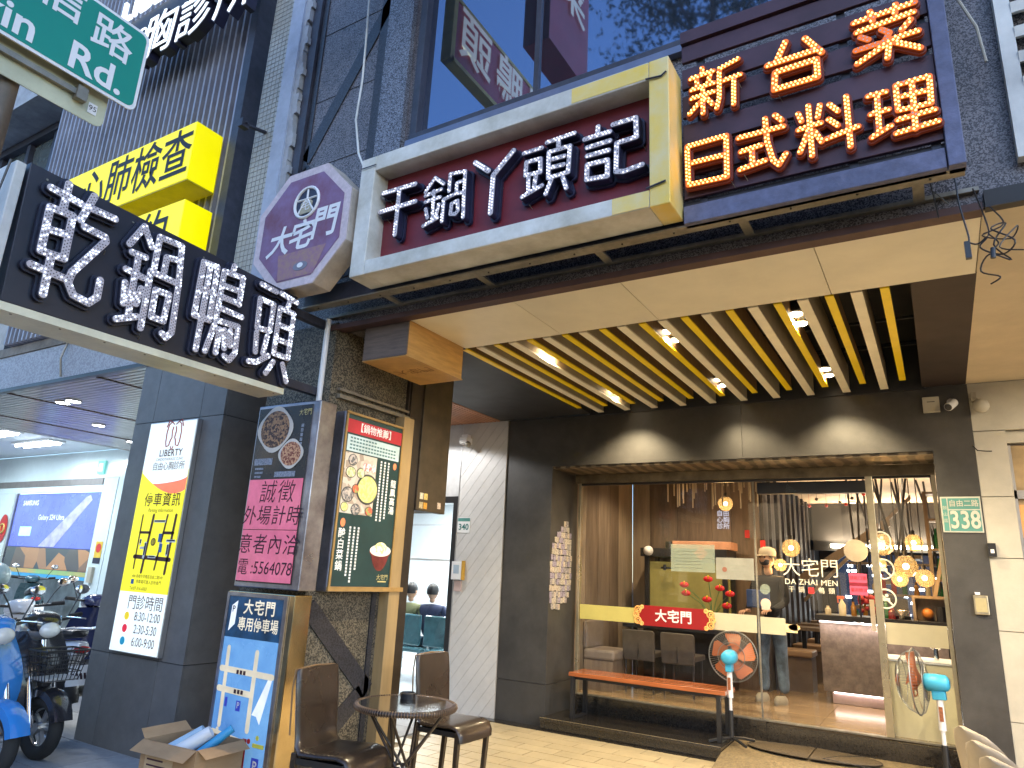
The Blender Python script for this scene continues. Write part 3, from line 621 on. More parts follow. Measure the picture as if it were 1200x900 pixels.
t = thing('wall_box', 'small white junction box high on the black wall', 'junction box', (.06,7.06,3.12))
b = MB(); b.box(-.005,7.03,3.11,.125,7.07,3.25); part('box_body', b, wall_beige, t, bevel=.006)
b = MB(); b.box(.03,7.027,3.20,.09,7.03,3.206); part('slot', b, blackplastic, t)
t = thing('security_camera', 'white bullet security camera on the black wall by the corner', 'camera', (.2,7.05,3.1))
b = MB(); b.cyl((.21,7.07,3.20),(.21,7.02,3.17),.03,n=16); b.cyl((.21,7.03,3.17),(.20,6.99,3.15),.014); part('mount', b, white_m, t, smooth=40)
b = MB(); b.lathe([(0,0),(.028,0),(.036,.01),(.036,.13),(.032,.14)],(.235,7.03,3.185),(-.35,-.75,-.45),18); part('camera_body', b, white_m, t, smooth=40)
b = MB(); b.lathe([(0,0),(.030,0),(.026,.004),(0,.006)],Vector((.235,7.03,3.185))+Vector((-.35,-.75,-.45)).normalized()*.14,(-.35,-.75,-.45),18); part('lens', b, blackplastic, t)
t = thing('intercom_box', 'small aluminium switch box on the black pier below the number plate', 'switch box', (.25,7.06,1.40))
b = MB(); b.box(.20,7.035,1.41,.30,7.07,1.56); part('box_body', b, alu_gold, t, bevel=.005)
b = MB(); b.box(.212,7.031,1.43,.288,7.036,1.54); part('cover', b, mat('yellowed_cover',(.42,.36,.2),.4), t)
b = MB(); b.box(.215,7.03,1.565,.25,7.06,1.585); part('clip', b, white_m, t)
t = thing('black_wall_tag', 'small black tag at the edge of the pier beneath the number plate', 'tag', (.36,7.05,1.86))
b = MB(); b.box(.345,7.04,1.87,.40,7.065,1.98); part('plate', b, blackplastic, t); b = MB(); rect(b,'Y',7.039,.36,1.90,.385,1.93,.001); part('mark', b, white_m, t)

# ---- neighbour on the right
nbr = thing('neighbour_house', 'beige panelled neighbouring house front right of the black portal', 'building', (.6,7.1,0))
for z0,z1 in ((0,.62),(.626,1.29),(1.296,1.86),(1.866,2.36),(2.366,2.92)):
    b = MB(); b.box(.347,7.075,z0,.575,7.5,z1); part('wall_panel', b, wall_beige, nbr)
b = MB(); b.box(.347,7.073,2.926,3.2,7.5,3.348); part('wall_panel', b, wall_beige, nbr)
b = MB(); b.box(.575,7.12,2.82,3.2,7.2,2.92); part('door_head', b, wall_beige, nbr)
b = MB(); b.box(.58,7.13,.0,.60,7.2,2.8); b.box(.58,7.13,2.35,3.0,7.19,2.42); b.box(.58,7.12,1.98,3,7.14,2.02); part('door_frame', b, alu, nbr)
b = MB(); b.box(.60,7.16,.05,3.0,7.17,2.8); part('door_glass', b, mat('lit_curtain_glass',(.42,.30,.16),.3,var=.3,scale=3), nbr)
b = MB(); b.box(.60,7.14,2.03,3.0,7.155,2.3); part('orange_blind', b, mat('orange_band',(.72,.36,.12),.5), nbr)
b = MB(); b.box(.3365,3.72,3.352,3.2,7.073,3.42); part('soffit', b, plaster, nbr)
b = MB(); b.box(.62,3.705,3.32,3.2,3.72,9); part('front_fascia', b, plaster, nbr)
b = MB(); b.box(.345,3.66,3.34,.58,3.72,3.43); part('soffit_edge', b, blackpaint, nbr)
lv = thing('louvre_panel', 'white slatted louvre panel at the top right edge', 'louvre', (.7,3.4,3.6))
b = MB(); b.box(.495,3.63,3.55,.56,3.69,7); part('frame_post', b, offwhite, lv)
for z in np.arange(3.62,6.2,.145): b = MB(); b.hexa([(.56,3.63,z),(1.6,3.63,z),(1.6,3.69,z+.03),(.56,3.69,z+.03),(.56,3.62,z+.055),(1.6,3.62,z+.055),(1.6,3.68,z+.085),(.56,3.68,z+.085)]); part('louvre_slat', b, offwhite, lv)
t = thing('dome_sensor', 'round cream alarm bell on the beige wall by the soffit corner', 'alarm', (.40,7.0,3.05))
b = MB(); b.ball((.425,7.0,3.13),.062,16,10,1,.9,1); part('dome', b, wall_beige, t, smooth=60)
b = MB(); b.cyl((.375,7.07,3.22),(.41,7.03,3.17),.022); b.box(.36,7.02,3.18,.40,7.07,3.26); part('mount', b, steel_light, t)
wr = MB()
def wire(mb, pts, r):       # smooth cable through the points
    P_ = [Vector(p) for p in pts]; P_ = [P_[0]]+P_+[P_[-1]]; out = []
    for i in range(1,len(P_)-2):
        for k in range(5):
            t_ = k/5; p0,p1,p2,p3 = P_[i-1:i+3]
            out.append(.5*((2*p1)+(-p0+p2)*t_+(2*p0-5*p1+4*p2-p3)*t_*t_+(-p0+3*p1-3*p2+p3)*t_**3))
    mb.tube(out+[P_[-2]], r, 5)
wire(wr, [(.30,3.60,3.42),(.33,3.64,3.3),(.34,3.64,3.19),(.3,3.64,3.13),(.38,3.62,3.07),(.43,3.60,3.12),(.35,3.63,3.21),(.41,3.64,3.23),(.35,3.61,3.12),(.41,3.63,3.04),(.33,3.62,3.08),(.29,3.64,3.01),(.36,3.64,2.97),(.32,3.64,2.94)], .0038)
wire(wr, [(.36,3.66,3.34),(.40,3.62,3.22),(.31,3.60,3.17),(.42,3.64,3.15),(.45,3.62,3.20),(.37,3.60,3.10),(.46,3.63,3.08)], .0036)
wire(wr, [(.34,3.64,3.19),(.37,3.62,3.13),(.34,3.60,3.09)], .0036); wr.cyl((.345,3.60,3.10),(.34,3.60,3.05),.011)
solo('loose_wires', wr, blackplastic, 'tangle of loose black wires at the soffit corner', 'wires')
wr = MB(); wire(wr, [(.15,3.50,3.44),(.23,3.62,3.52),(.24,3.62,3.36),(.26,3.62,3.18),(.25,3.62,3.16)], .004); wire(wr, [(.25,3.62,3.16),(.29,3.62,3.14),(.33,3.62,3.17)], .004); wr.box(.238,3.61,3.075,.262,3.635,3.16)
solo('hanging_plug', wr, blackplastic, 'black inline plug hanging on a wire below the beam end', 'plug')
wr = MB(); wr.tube([(.33,7.06,2.80),(.36,7.03,2.75),(.42,7.02,2.74),(.46,7.03,2.74)],.005,5); solo('cut_cable', wr, blackplastic, 'short cut black cable end poking from the beige wall', 'cable')
wr = MB(); wr.tube([(.30,3.6,5.6),(.32,3.6,5.0),(.36,3.6,4.8),(.35,3.6,4.5),(.41,3.6,4.3),(.43,3.62,4.1)],.007,6); solo('brown_cable', wr, wall_beige, 'beige cable hanging down the granite beside the orange sign', 'cable')

# ---- wooden lamp box under the soffit corner
t = thing('wooden_box', 'square wooden lamp box hung under the soffit corner', 'box', (-3.45,4.1,3.07))
b = MB(); b.box(-3.665,3.765,3.075,-3.243,4.47,3.37); part('veneer_box', b, wood_box, t)
b = MB(); b.box(-3.67,3.752,3.07,-3.238,3.763,3.345); part('front_face', b, wood_dark_face, t)  # front sheet in a darker veneer than the rest of the box
b = MB(); b.box(-3.672,3.752,3.066,-3.236,4.475,3.0745); part('bottom_board', b, wood_box, t)
b = MB(); text(b,'大宅門','Z',3.065,-3.45,4.1,.12,w=.001,flip=False); part('burnt_lettering', b, mat('scorched_wood',(.22,.10,.03),.6), t)
# ============================================================ SIGN FRAME AND SIGNS
t = thing('sign_beam', 'long dark steel beam frame carrying the shop signs', 'beam', (-1.9,3.5,3.45))
b = MB(); b.box(-4.05,3.44,3.452,.27,3.50,3.60); part('channel_beam', b, steel_dark, t, bevel=.004)
b = MB(); b.box(-4.05,3.42,3.44,.27,3.50,3.4515); part('lower_angle', b, steel_light, t)
b = MB(); b.box(-4.0,3.665,3.44,.33,3.698,3.462); part('wall_angle', b, steel_light, t)
for x in (-3.26,-2.45,-1.59,-.74,.08): b = MB(); b.box(x-.025,3.501,3.44,x+.025,3.664,3.455); part('strut', b, steel_light, t)
b = MB()
for i in range(14): x = -3.9+i*.31; b.cyl((x,3.46,3.44),(x,3.46,3.434),.006,n=6)
part('bolt', b, blackplastic, t, kind='stuff')
for x in (-.05,-.02,.02): pass
wv = MB(); wv.tube([(.13,3.5,3.44),(.15,3.6,3.30),(.14,3.55,3.42),(.20,3.62,3.37)],.003,5); solo('dangling_wires', wv, blackplastic, 'thin black wires dangling from the beam end below the orange letters', 'wires')

# red framed sign
t = thing('framed_sign', 'dark red signboard in a pale boxed frame with white bulb letters', 'sign', (-2.2,3.3,3.47))
X0,X1,Z0,Z1 = -3.335,-1.04,3.475,4.40
b = MB(); b.box(X0+.05,3.335,Z0+.05,X1-.05,3.345,Z1-.05); part('red_board', b, mat('maroon_board', (.20,.022,.035), .5, var=.12, scale=3, dirt=.25), t)
fm = mat('pale_aged_frame', (.74,.73,.68), .4, var=.06, scale=4, col2=(.48,.46,.38), dirt=.2)
def bar(x0_,z0_,x1_,z1_, m): bb = MB(); bb.box(x0_,3.19,z0_,x1_,3.42,z1_); return part('frame_bar', bb, m, t, bevel=.006)
bar(X0,Z0,X0+.135,Z1,fm); bar(X1-.115,Z0,X1,Z1,yellowed)
bar(X0+.1355,Z0,X1-.1155,Z0+.105,fm); bar(X0+.1355,Z1-.12,X1-.1155,Z1,fm)
b = MB(); b.box(X1-.33,3.187,Z0+.004,X1-.1165,3.1895,Z0+.10); b.box(X1-.60,3.187,Z1-.11,X1-.1165,3.1895,Z1-.01); part('yellowed_patch', b, yellowed, t)
b = MB(); b.tube([(X1-.13,3.18,Z0+.11),(X1-.02,3.18,Z0+.13)],.006,5); b.tube([(X1-.13,3.18,Z1-.12),(X1-.04,3.18,Z1-.13),(X1-.01,3.18,Z1-.11)],.006,5); b.tube([(X0+.01,3.18,Z1-.08),(X0+.15,3.18,Z1-.08)],.004,5)
part('patch_tape', b, steel_dark, t)
wface = mat('white_bulb_face', (.50,.47,.52), .45, var=.1, scale=80, emis=.03)
wlit = mat('cold_led', (.75,.85,1), .4, emis=.75, ecol=(.72,.85,1)); wled2 = mat('soft_led', (.9,.9,1), .4, emis=.5, ecol=(.85,.88,1))
moff = mat('dead_led', (.06,.05,.06), .5); navy = mat('navy_backing', (.018,.02,.055), .45, var=.2, scale=20); navy2 = mat('navy_backing_left', (.022,.024,.05), .45, var=.2, scale=20)
for key, lb in (('干','first white bulb character 干 on the red board'),('鍋b','second white bulb character 鍋 on the red board'),('丫','Y-shaped white bulb character in the middle of the red board'),('頭b','fourth white bulb character 頭 on the red board'),('記','last white bulb character 記 on the red board')):
    wd = {'干':.034,'鍋b':.026,'丫':.036,'頭b':.028,'記':.030}[key]
    led_char(key,'Y',3.25,lb,'letter','white bulb letters of the red sign',wd,.017,.075,2,.020,wface,navy,navy,wled2,moff,steel_light,.0042,.6)

# orange sign panel
t = thing('slatted_sign_panel', 'dark purple slatted sign panel behind the orange letters', 'sign', (-.4,3.4,3.42))
pur = mat('purple_brown_metal', (.085,.04,.055), .45, .2, var=.15, scale=5, dirt=.35)
pur2 = mat('blue_grey_rail', (.15,.16,.26), .5, .2, var=.2, scale=14, bump=.3, bscale=40, dirt=.3)
b = MB(); b.box(-1.03,3.385,3.44,.20,3.45,3.545); part('bottom_rail', b, pur2, t, bevel=.004)
b = MB(); b.box(.205,3.375,3.44,.275,3.46,4.75); part('side_post', b, pur2, t, bevel=.004)
b = MB(); b.box(-1.03,3.385,4.62,.20,3.45,4.70); part('top_rail', b, pur, t)
for z0,z1 in ((3.60,3.70),(3.745,3.885),(3.935,4.075),(4.125,4.265),(4.315,4.45),(4.50,4.61)): b = MB(); b.box(-1.03,3.405,z0,.204,3.43,z1); part('slat', b, pur, t, bevel=.003)
b = MB()
for x in (-.95,-.2,.15): b.box(x,3.432,3.5,x+.04,3.47,4.68)
part('rear_bracket', b, steel_dark, t)
b = MB(); b.box(-1.03,3.60,3.62,.2,3.62,4.6); 
olit = mat('orange_led', (1,.6,.15), .4, emis=1.35, ecol=(1,.55,.12)); oface = mat('amber_lit_face', (.28,.06,.012), .5, emis=.16, ecol=(1,.20,.01))
orim = mat('dark_orange_backing', (.09,.02,.012), .5, emis=.012, ecol=(1,.13,.02)); odead = mat('unlit_bulb', (.62,.50,.50), .4)  # faint emission on face and backing stands for the bulbs' glow
for key, lb in (('新','orange bulb character 新, upper row left'),('台','orange bulb character 台, upper row middle'),('菜','partly dead orange bulb character 菜, upper row right'),('日','orange bulb character 日, lower row far left'),('式','orange bulb character 式, lower row second'),('料','orange bulb character 料, lower row third'),('理','orange bulb character 理, lower row far right')):
    wd = {'新':.027,'日':.031,'式':.030,'台':.034,'菜':.030,'料':.028,'理':.027}[key]
    led_char(key,'Y',3.35,lb,'letter','orange bulb letters',wd,.010,.034,2,.021,oface,orim,orim,olit,odead,steel_light,.0055,.97)

# big side sign 乾鍋鴨頭
t = thing('projecting_sign', 'dark navy projecting sign box with four large white bulb characters', 'sign', (-3.97,2.3,2.74))
sx0, sx1 = -4.06, -3.90
b = MB()
b.hexa([(sx0,1.43,2.745),(sx1,1.43,2.745),(sx1,3.235,2.745),(sx0,3.235,2.745),(sx0,1.41,3.515),(sx1,1.41,3.515),(sx1,3.255,3.45),(sx0,3.255,3.45)])
part('sign_box', b, mat('navy_sign_sheet', (.022,.022,.035), .38, var=.15, scale=6, dirt=.2), t, bevel=.004)
b = MB(); b.box(sx0-.10,1.40,2.70,sx1+.004,3.24,2.742); part('underside_panel', b, mat('cream_underside_sheet',(.80,.78,.60),.4,var=.06,scale=4,dirt=.25), t)
b = MB(); b.box(sx0-.10,1.35,2.70,sx1-.01,1.40,3.50); part('end_panel', b, offwhite, t, bevel=.006)
b = MB(); b.tube([(sx1-.04,1.335,3.5),(sx1-.07,1.325,3.3),(sx1-.05,1.33,3.1),(sx1-.12,1.325,2.9),(sx1-.12,1.34,2.7)],.006,5); part('power_cable', b, blackplastic, t)
b = MB()
for i in range(8): y = 1.5+i*.24; b.cyl((sx1,y,3.40+.06*(1-i/7)),(sx1+.004,y,3.40+.06*(1-i/7)),.006,n=8); b.cyl((sx1-.03,y,2.70),(sx1-.03,y,2.696),.006,n=8)
part('rivet', b, steel_light, t, kind='stuff')
b = MB(); b.box(-4.05,3.24,2.80,-3.99,3.66,2.86); b.box(-4.05,3.24,3.35,-3.99,3.66,3.41); part('wall_arm', b, steel_dark, t)
for key, lb in (('乾','large white bulb character 乾 at the outer end of the navy sign'),('鍋','large white bulb character 鍋, second on the navy sign'),('鴨','large white bulb character 鴨, third on the navy sign'),('頭','large white bulb character 頭 next to the octagonal sign')):
    wd = {'乾':.041,'鍋':.039,'鴨':.040,'頭':.040}[key]
    led_char(key,'X',-3.85,lb,'letter','white bulb letters of the navy sign',wd,.017,.045,3,.0185,wface,navy2,navy2,wlit,moff,steel_light,.0044,.34)

# octagonal sign
def P8(cx,cz,rx,rz): return [(cx-rx*.42,cz+rz),(cx+rx*.42,cz+rz),(cx+rx,cz+rz*.42),(cx+rx,cz-rz*.42),(cx+rx*.42,cz-rz),(cx-rx*.42,cz-rz),(cx-rx,cz-rz*.42),(cx-rx,cz+rz*.42)]
oc = thing('octagonal_sign', 'faded octagonal purple sign with white border and brush characters', 'sign', (-3.87,3.3,3.5))
OCX,OCZ,OY = -3.86,3.97,3.16
b = MB(); b.prism([pl('Y',OY,u,v) for u,v in P8(OCX,OCZ,.49,.49)], (0,.17,0)); part('sign_box', b, mat('aged_lightbox', (.50,.44,.38), .5, var=.15, scale=6, dirt=.4), oc, bevel=.004)
b = MB(); b.prism([pl('Y',OY-.001,u,v) for u,v in P8(OCX,OCZ,.485,.485)], (0,-.004,0)); part('border', b, mat('pinkish_white_border', (.62,.52,.55), .5, var=.12, scale=30), oc)
b = MB(); b.prism([pl('Y',OY-.006,u,v) for u,v in P8(OCX,OCZ,.42,.42)], (0,-.003,0)); part('purple_field', b, mat('faded_purple_print', (.17,.05,.085), .45, var=.3, scale=5, col2=(.22,.13,.26), dirt=.15), oc)
b = MB(); b.torus(pl('Y',OY,OCX+.04,OCZ+.19,.014),(0,1,0),.125,.012,32,6); part('emblem_ring', b, white_m, oc)
b = MB(); disc(b,'Y',OY,OCX+.04,OCZ+.19,.12,w=.0095,d=.001); part('emblem_disc', b, navy, oc)
b = MB()
c0 = (OCX+.04,OCZ+.19)
for a_,b_ in (((-.10,.03),(.10,.03)),((0,.11),(0,.03)),((0,.04),(-.08,-.08)),((0,.04),(.08,-.08))): b.tube([pl('Y',OY,c0[0]+a_[0],c0[1]+a_[1],.013),pl('Y',OY,c0[0]+b_[0],c0[1]+b_[1],.013)],.008,5)
part('emblem_strokes', b, white_m, oc)
b = MB(); b.prism([pl('Y',OY,c0[0]+u,c0[1]+v,.012) for u,v in ((-.06,-.09),(.06,-.09),(.06,0),(0,.045),(-.06,0))], (0,-.004,0)); part('emblem_house', b, mat('dull_gold',(.42,.38,.26),.5), oc)
b = MB(); text(b,'宅','Y',OY,c0[0],c0[1]-.03,.09,w=.018); part('emblem_character', b, MATS['dull_gold'] if False else white_m, oc)
b = MB(); text(b,'大','Y',OY,OCX-.22,OCZ-.10,.25,w=.012,bold=.006,shear=.25); text(b,'宅','Y',OY,OCX+.01,OCZ-.09,.25,w=.012,bold=.006,shear=.2); text(b,'門','Y',OY,OCX+.25,OCZ-.03,.27,w=.012,bold=.006,shear=.15); part('brush_lettering', b, white_m, oc)
b = MB(); disc(b,'Y',OY,OCX+.06,OCZ-.33,.075,.035,w=.011); part('eye_mark', b, mat('grey_blue_print',(.2,.2,.26),.5), oc)
b = MB(); disc(b,'Y',OY,OCX+.06,OCZ-.325,.03,.02,w=.014); part('eye_highlight', b, white_m, oc)
b = MB(); b.prism([pl('Y',OY,u,v,.0095) for u,v in ((OCX-.2,OCZ-.2),(OCX+.3,OCZ-.2),(OCX+.20,OCZ-.41),(OCX-.17,OCZ-.41))], (0,-.001,0)); part('gold_print', b, mat('faded_gold_print',(.33,.20,.14),.5,var=.3,scale=25,col2=(.25,.12,.2)), oc)
b = MB(); b.box(OCX-.02,3.33,OCZ-.2,OCX+.03,3.62,OCZ-.15); b.box(OCX-.02,3.33,OCZ+.2,OCX+.03,3.62,OCZ+.25); part('wall_arm', b, steel_dark, oc)

# reflected red shop sign high above the window (perpendicular to the facade, out of the frame)
rs = thing('upper_red_sign', 'red sign with yellow border reflected in the upper window', 'sign', (-3.6,2,6.35))
b = MB(); b.box(-3.68,.4,6.33,-3.58,3.08,7.03); part('sign_box', b, mat('red_sign_sheet',(.45,.03,.07),.45), rs)
b = MB()
for z0,z1,y0,y1 in ((6.30,6.345,.38,3.1),(7.02,7.06,.38,3.1),(6.30,7.06,3.06,3.12),(6.30,7.06,.38,.42)): b.box(-3.69,y0,z0,-3.57,y1,z1)
part('yellow_border', b, mat('yellow_border_paint',(.7,.6,.1),.5), rs)
b = MB()
for i,ch in enumerate('乾鍋鴨頭'): text(b,ch,'X',-3.58,.74+i*.66,6.68,.64,w=.02,bold=.008,sx=.9)
part('lettering', b, mat('cream_letter',(.85,.85,.7),.5,emis=.15), rs)
t = thing('upper_vertical_sign', 'dark red vertical sign with light letters mirrored at the top of the window', 'sign', (-2.9,2.0,6.6))
b = MB(); b.box(-2.83,2.2,6.2,-2.56,3.0,9.0); part('sign_box', b, MATS['red_sign_sheet'], t)
b = MB(); text(b,'新\n台\n菜','X',-2.56,2.6,7.6,.6,w=.02,bold=.006); part('lettering', b, MATS['cream_letter'], t)

# ============================================================ PILLAR WITH MENU BOXES
pc = thing('granite_pillar', 'aged granite pillar between the clinic and the restaurant', 'pillar', (-4.2,4.2,0))
b = MB(); b.box(-4.62,3.68,0,-3.905,4.76,3.40); b.box(-4.62,4.76,2.05,-3.905,5.18,3.40); part('pillar_core', b, granite_side, pc)
def xband(mb, p, q, wd):
    p = Vector((-3.905,p[0],p[1])); q = Vector((-3.905,q[0],q[1])); t_ = (q-p).normalized(); n_ = Vector((0,-t_.z,t_.y))*wd/2
    mb.prism([p+n_,p-n_,q-n_,q+n_],(.012,0,0))
b = MB(); xband(b,(3.72,1.25),(4.42,.62),.14); part('stone_band', b, granite_band, pc)
b = MB(); xband(b,(3.72,.15),(4.36,.62),.14); part('stone_band', b, granite_band, pc)
b = MB(); xband(b,(4.40,0),(4.40,1.4),.05); part('stone_band', b, granite_band, pc)
b = MB(); b.box(-3.905,4.468,0,-3.805,4.60,2.80); part('wood_trim', b, mat('golden_wood_trim',(.52,.36,.17),.5,var=.15,scale=6,stretch=(1,1,.2),dirt=.25), pc, bevel=.003)
b = MB(); b.box(-3.905,4.60,0,-3.86,4.765,3.35); b.box(-3.905,4.58,0,-3.875,4.60,3.3); part('dark_post', b, mat('dark_wood_post',(.035,.025,.018),.5,var=.3), pc)
b = MB(); b.box(-3.90,3.75,2.80,-3.86,4.66,2.83); b.box(-3.90,3.75,2.86,-3.87,4.66,2.88); part('cable_rail', b, steel_light, pc)
b = MB(); b.cyl((-3.97,3.64,2.55),(-3.97,3.64,3.42),.022,n=12); part('white_pipe', b, white_m, pc, smooth=40)
bx = thing('shutter_box', 'dark brown roller shutter box beside the wooden lamp box', 'shutter box', (-3.88,4.9,2.0))
b = MB(); b.box(-3.905,4.76,2.04,-3.84,5.18,3.345); part('box_body', b, mat('dark_brown_metal',(.075,.055,.035),.45,var=.25,dirt=.3), bx, bevel=.004)
for k,(y,z,c_) in enumerate(((4.80,2.14,(.8,.75,.6)),(4.86,2.14,(.8,.6,.2)),(4.86,2.06,(.7,.35,.05)),(4.80,2.06,(.6,.5,.3)),(5.06,2.08,(.75,.6,.5)))):
    b = MB(); b.box(-3.8399,y,z,-3.838,y+.05,z+.055); part('sticker', b, mat(f'label_{k}',c_,.5,var=.3,scale=60), bx)

gold_edge = mat('tarnished_steel_edge', (.46,.46,.52), .30, .9, var=.3, scale=5, col2=(.20,.19,.22))
def lightbox(t, x0, y0, z0, x1, y1, z1, m_side, fw=.022):
    b = MB(); b.box(x0,y0+.012,z0,x1,y1,z1); part('box_body', b, m_side, t, bevel=.003)
dark_print = mat('black_menu_print', (.022,.022,.026), .25, var=.2, coat=.3)
# menu 1: food photos above, pink recruiting sheets below
m1 = thing('recruiting_lightbox', 'menu light box half covered by pink handwritten job notices', 'light box', (-4.13,3.55,1.36))
b = MB(); b.box(-4.46,3.50,1.365,-3.79,3.665,2.715); part('box_body', b, gold_edge, m1, bevel=.008)
b = MB(); b.box(-4.44,3.494,1.40,-3.86,3.499,2.69); part('poster', b, dark_print, m1)
FX = 3.493
def bowl(t, face, c, u, v, r, food, rim=True, tilt=1.0, wob=.06):
    b = MB(); n = 36
    b.prism([pl(face,c,u+r*(1+wob*math.cos(4*a))*math.cos(a),v+r*tilt*(1+wob*math.cos(4*a))*math.sin(a),.001) for a in [2*math.pi*i/n for i in range(n)]], ext(face,.002)); o = part('bowl_photo', b, mat('cream_bowl_print',(.72,.66,.60),.4,var=.05), t)
    b = MB(); disc(b,face,c,u,v,r*.84,r*.84*tilt,.001,.0035,28); part('food_photo', b, food, t); return o
food1 = mat('dark_chilli_food', (.42,.22,.10), .5, kind='voronoi', scale=75, col2=(.05,.02,.015))
food2 = mat('red_stirfry_food', (.70,.38,.20), .5, kind='voronoi', scale=80, col2=(.22,.04,.02))
bowl(m1,'Y',FX,-4.235,2.52,.185,food1,tilt=.92); bowl(m1,'Y',FX,-4.03,2.325,.125,food2,tilt=.85)
b = MB(); text(b,'大宅門','Y',FX,-3.93,2.63,.055,w=.001,sx=.8); part('logo', b, mat('yellow_print',(.7,.6,.25),.5), m1)
b = MB()
for i in range(7): rect(b,'Y',FX,-3.955,2.52-i*.035,-3.93,2.545-i*.035,.001)
for (u0,v0,u1,v1) in ((-4.42,2.25,-4.22,2.30),(-4.40,2.215,-4.31,2.23),(-4.40,2.185,-4.31,2.20),(-4.18,2.155,-3.96,2.195),(-4.40,2.155,-4.33,2.17)): rect(b,'Y',FX,u0,v0,u1,v1,.001)
part('caption_print', b, mat('pale_caption',(.42,.45,.55),.5,var=.4,scale=90), m1)
pk = mat('pink_paper', (.78,.17,.28), .35, var=.25, scale=7, col2=(.60,.12,.20), coat=.3, emis=.07)
for i,(z0,z1) in enumerate(((1.775,2.14),(1.41,1.77))):
    b = MB(); b.box(-4.435,3.489,z0,-3.866,3.493,z1); part('pink_sheet', b, pk, m1)
ink = mat('marker_ink', (.05,.008,.02), .6)
b = MB(); text(b,'誠徵','Y',3.4885,-4.12,2.035,.18,w=.001,bold=-.001,shear=.1,space=1.15); text(b,'外場計時','Y',3.4885,-4.15,1.865,.15,w=.001,shear=.12,space=1.08)
part('handwriting', b, ink, m1)
b = MB(); text(b,'意者內洽','Y',3.4885,-4.15,1.66,.15,w=.001,shear=.1,space=1.12); text(b,'電 :5564078','Y',3.4885,-4.15,1.50,.125,w=.001,shear=.08,sx=.92); part('handwriting', b, ink, m1)
# menu 3: parking lightbox
m3 = thing('parking_lightbox', 'blue light box with a white map of the restaurant parking lot', 'light box', (-4.13,3.55,.1))
b = MB(); b.box(-4.50,3.50,.0,-3.81,3.66,1.335); part('box_body', b, gold_mirror, m3, bevel=.006)
bl = mat('blue_gradient_print', (.07,.20,.45), .25, var=.3, scale=1.2, col2=(.20,.42,.66), emis=.12); 
b = MB(); b.box(-4.47,3.494,.05,-3.90,3.499,1.02); part('poster', b, bl, m3)
b = MB(); b.box(-4.47,3.494,1.0205,-3.90,3.499,1.30); part('poster_header', b, mat('navy_sea_print',(.015,.07,.16),.3,var=.4,scale=6,emis=.1), m3)
b = MB(); b.box(-4.497,3.488,.02,-4.472,3.4985,1.325); b.box(-3.898,3.488,.02,-3.865,3.4985,1.325); b.box(-4.47,3.488,1.302,-3.90,3.4985,1.325); part('frame', b, gold_edge, m3)
lt = mat('cream_glow_print', (.82,.70,.50), .5, emis=.14)
b = MB(); text(b,'大宅門','Y',3.493,-4.14,1.225,.105,w=.001,bold=.002,space=1.15); text(b,'專用停車場','Y',3.493,-4.135,1.11,.098,w=.001,bold=.001,sx=.86); part('lettering', b, lt, m3)
b = MB(); b.prism([pl('Y',3.493,u,v) for u,v in ((-4.44,1.06),(-4.38,1.11),(-4.375,1.27),(-4.43,1.235))],(0,-.001,0)); part('flag_panel', b, mat('white_backlit_film',(.8,.82,.84),.5,emis=.14), m3)
b = MB(); text(b,'P','Y',3.4915,-4.407,1.21,.06,w=.001,bold=.001); b_ = b; part('flag_letter', b, navy, m3)
def road(mb,u0,v0,u1,v1,wd=.035,w=.0012,face='Y',c=3.493): 
    p = Vector((u0,v0)); q = Vector((u1,v1)); t_ = (q-p).normalized(); n_ = Vector((-t_.y,t_.x))*wd/2
    pts = [p+n_]; 
    for i in range(5): a = math.pi/2+math.pi*i/4; pts.append(p+Matrix.Rotation(a,2)@(t_*wd/2))
    for i in range(5): a = -math.pi/2+math.pi*i/4; pts.append(q+Matrix.Rotation(a,2)@(t_*wd/2))
    mb.prism([pl(face,c,x.x,x.y,w) for x in pts[1:]], ext(face,.0006))
b = MB(); road(b,-4.39,.45,-4.40,.95); road(b,-4.10,.45,-4.10,.94,.04,.0014); road(b,-4.45,.81,-3.92,.80,.04,.0018); road(b,-4.45,.68,-4.12,.67,.04,.0022); road(b,-4.45,.40,-4.12,.37,.04,.0026); road(b,-4.4,.28,-4.4,.42,.03,.003)
part('map_road', b, mat('cream_map_road',(.78,.66,.46),.5,emis=.1), m3)
b = MB()
for u,v in ((-4.27,.80),(-4.235,.80),(-4.20,.80),(-4.27,.675),(-4.235,.675),(-4.20,.675),(-4.30,.385),(-4.265,.383),(-4.23,.381),(-4.40,.36),(-4.40,.33),(-4.40,.30)): rect(b,'Y',3.493,u-.012,v-.013,u+.012,v+.013,.0004,.0042)
part('street_name_print', b, ink, m3)
b = MB(); rect(b,'Y',3.493,-4.245,.555,-4.20,.62,.001,.001); rect(b,'Y',3.493,-4.02,.20,-3.95,.30,.001,.001); rect(b,'Y',3.493,-4.365,.57,-4.34,.63,.001,.001); part('parking_mark', b, mat('royal_blue_print',(.03,.05,.42),.5,emis=.1), m3)
b = MB(); text(b,'P','Y',3.493,-4.222,.59,.055,w=.003,bold=.001); text(b,'P','Y',3.493,-3.985,.25,.085,w=.003,bold=.0015); part('parking_letter', b, white_m, m3)
b = MB(); b.prism([pl('Y',3.493,u,v) for u,v in ((-3.94,.82),(-3.915,.80),(-3.99,.50),(-4.03,.545),(-4.075,.55))],(0,-.001,0)); part('white_arrow', b, mat('white_backlit_film',(.8,.82,.84),.5,emis=.14), m3)
b = MB(); rect(b,'Y',3.493,-4.13,.20,-4.09,.40,.001,.001); disc(b,'Y',3.493,-4.07,.39,.016); part('red_place_mark', b, redv, m3)
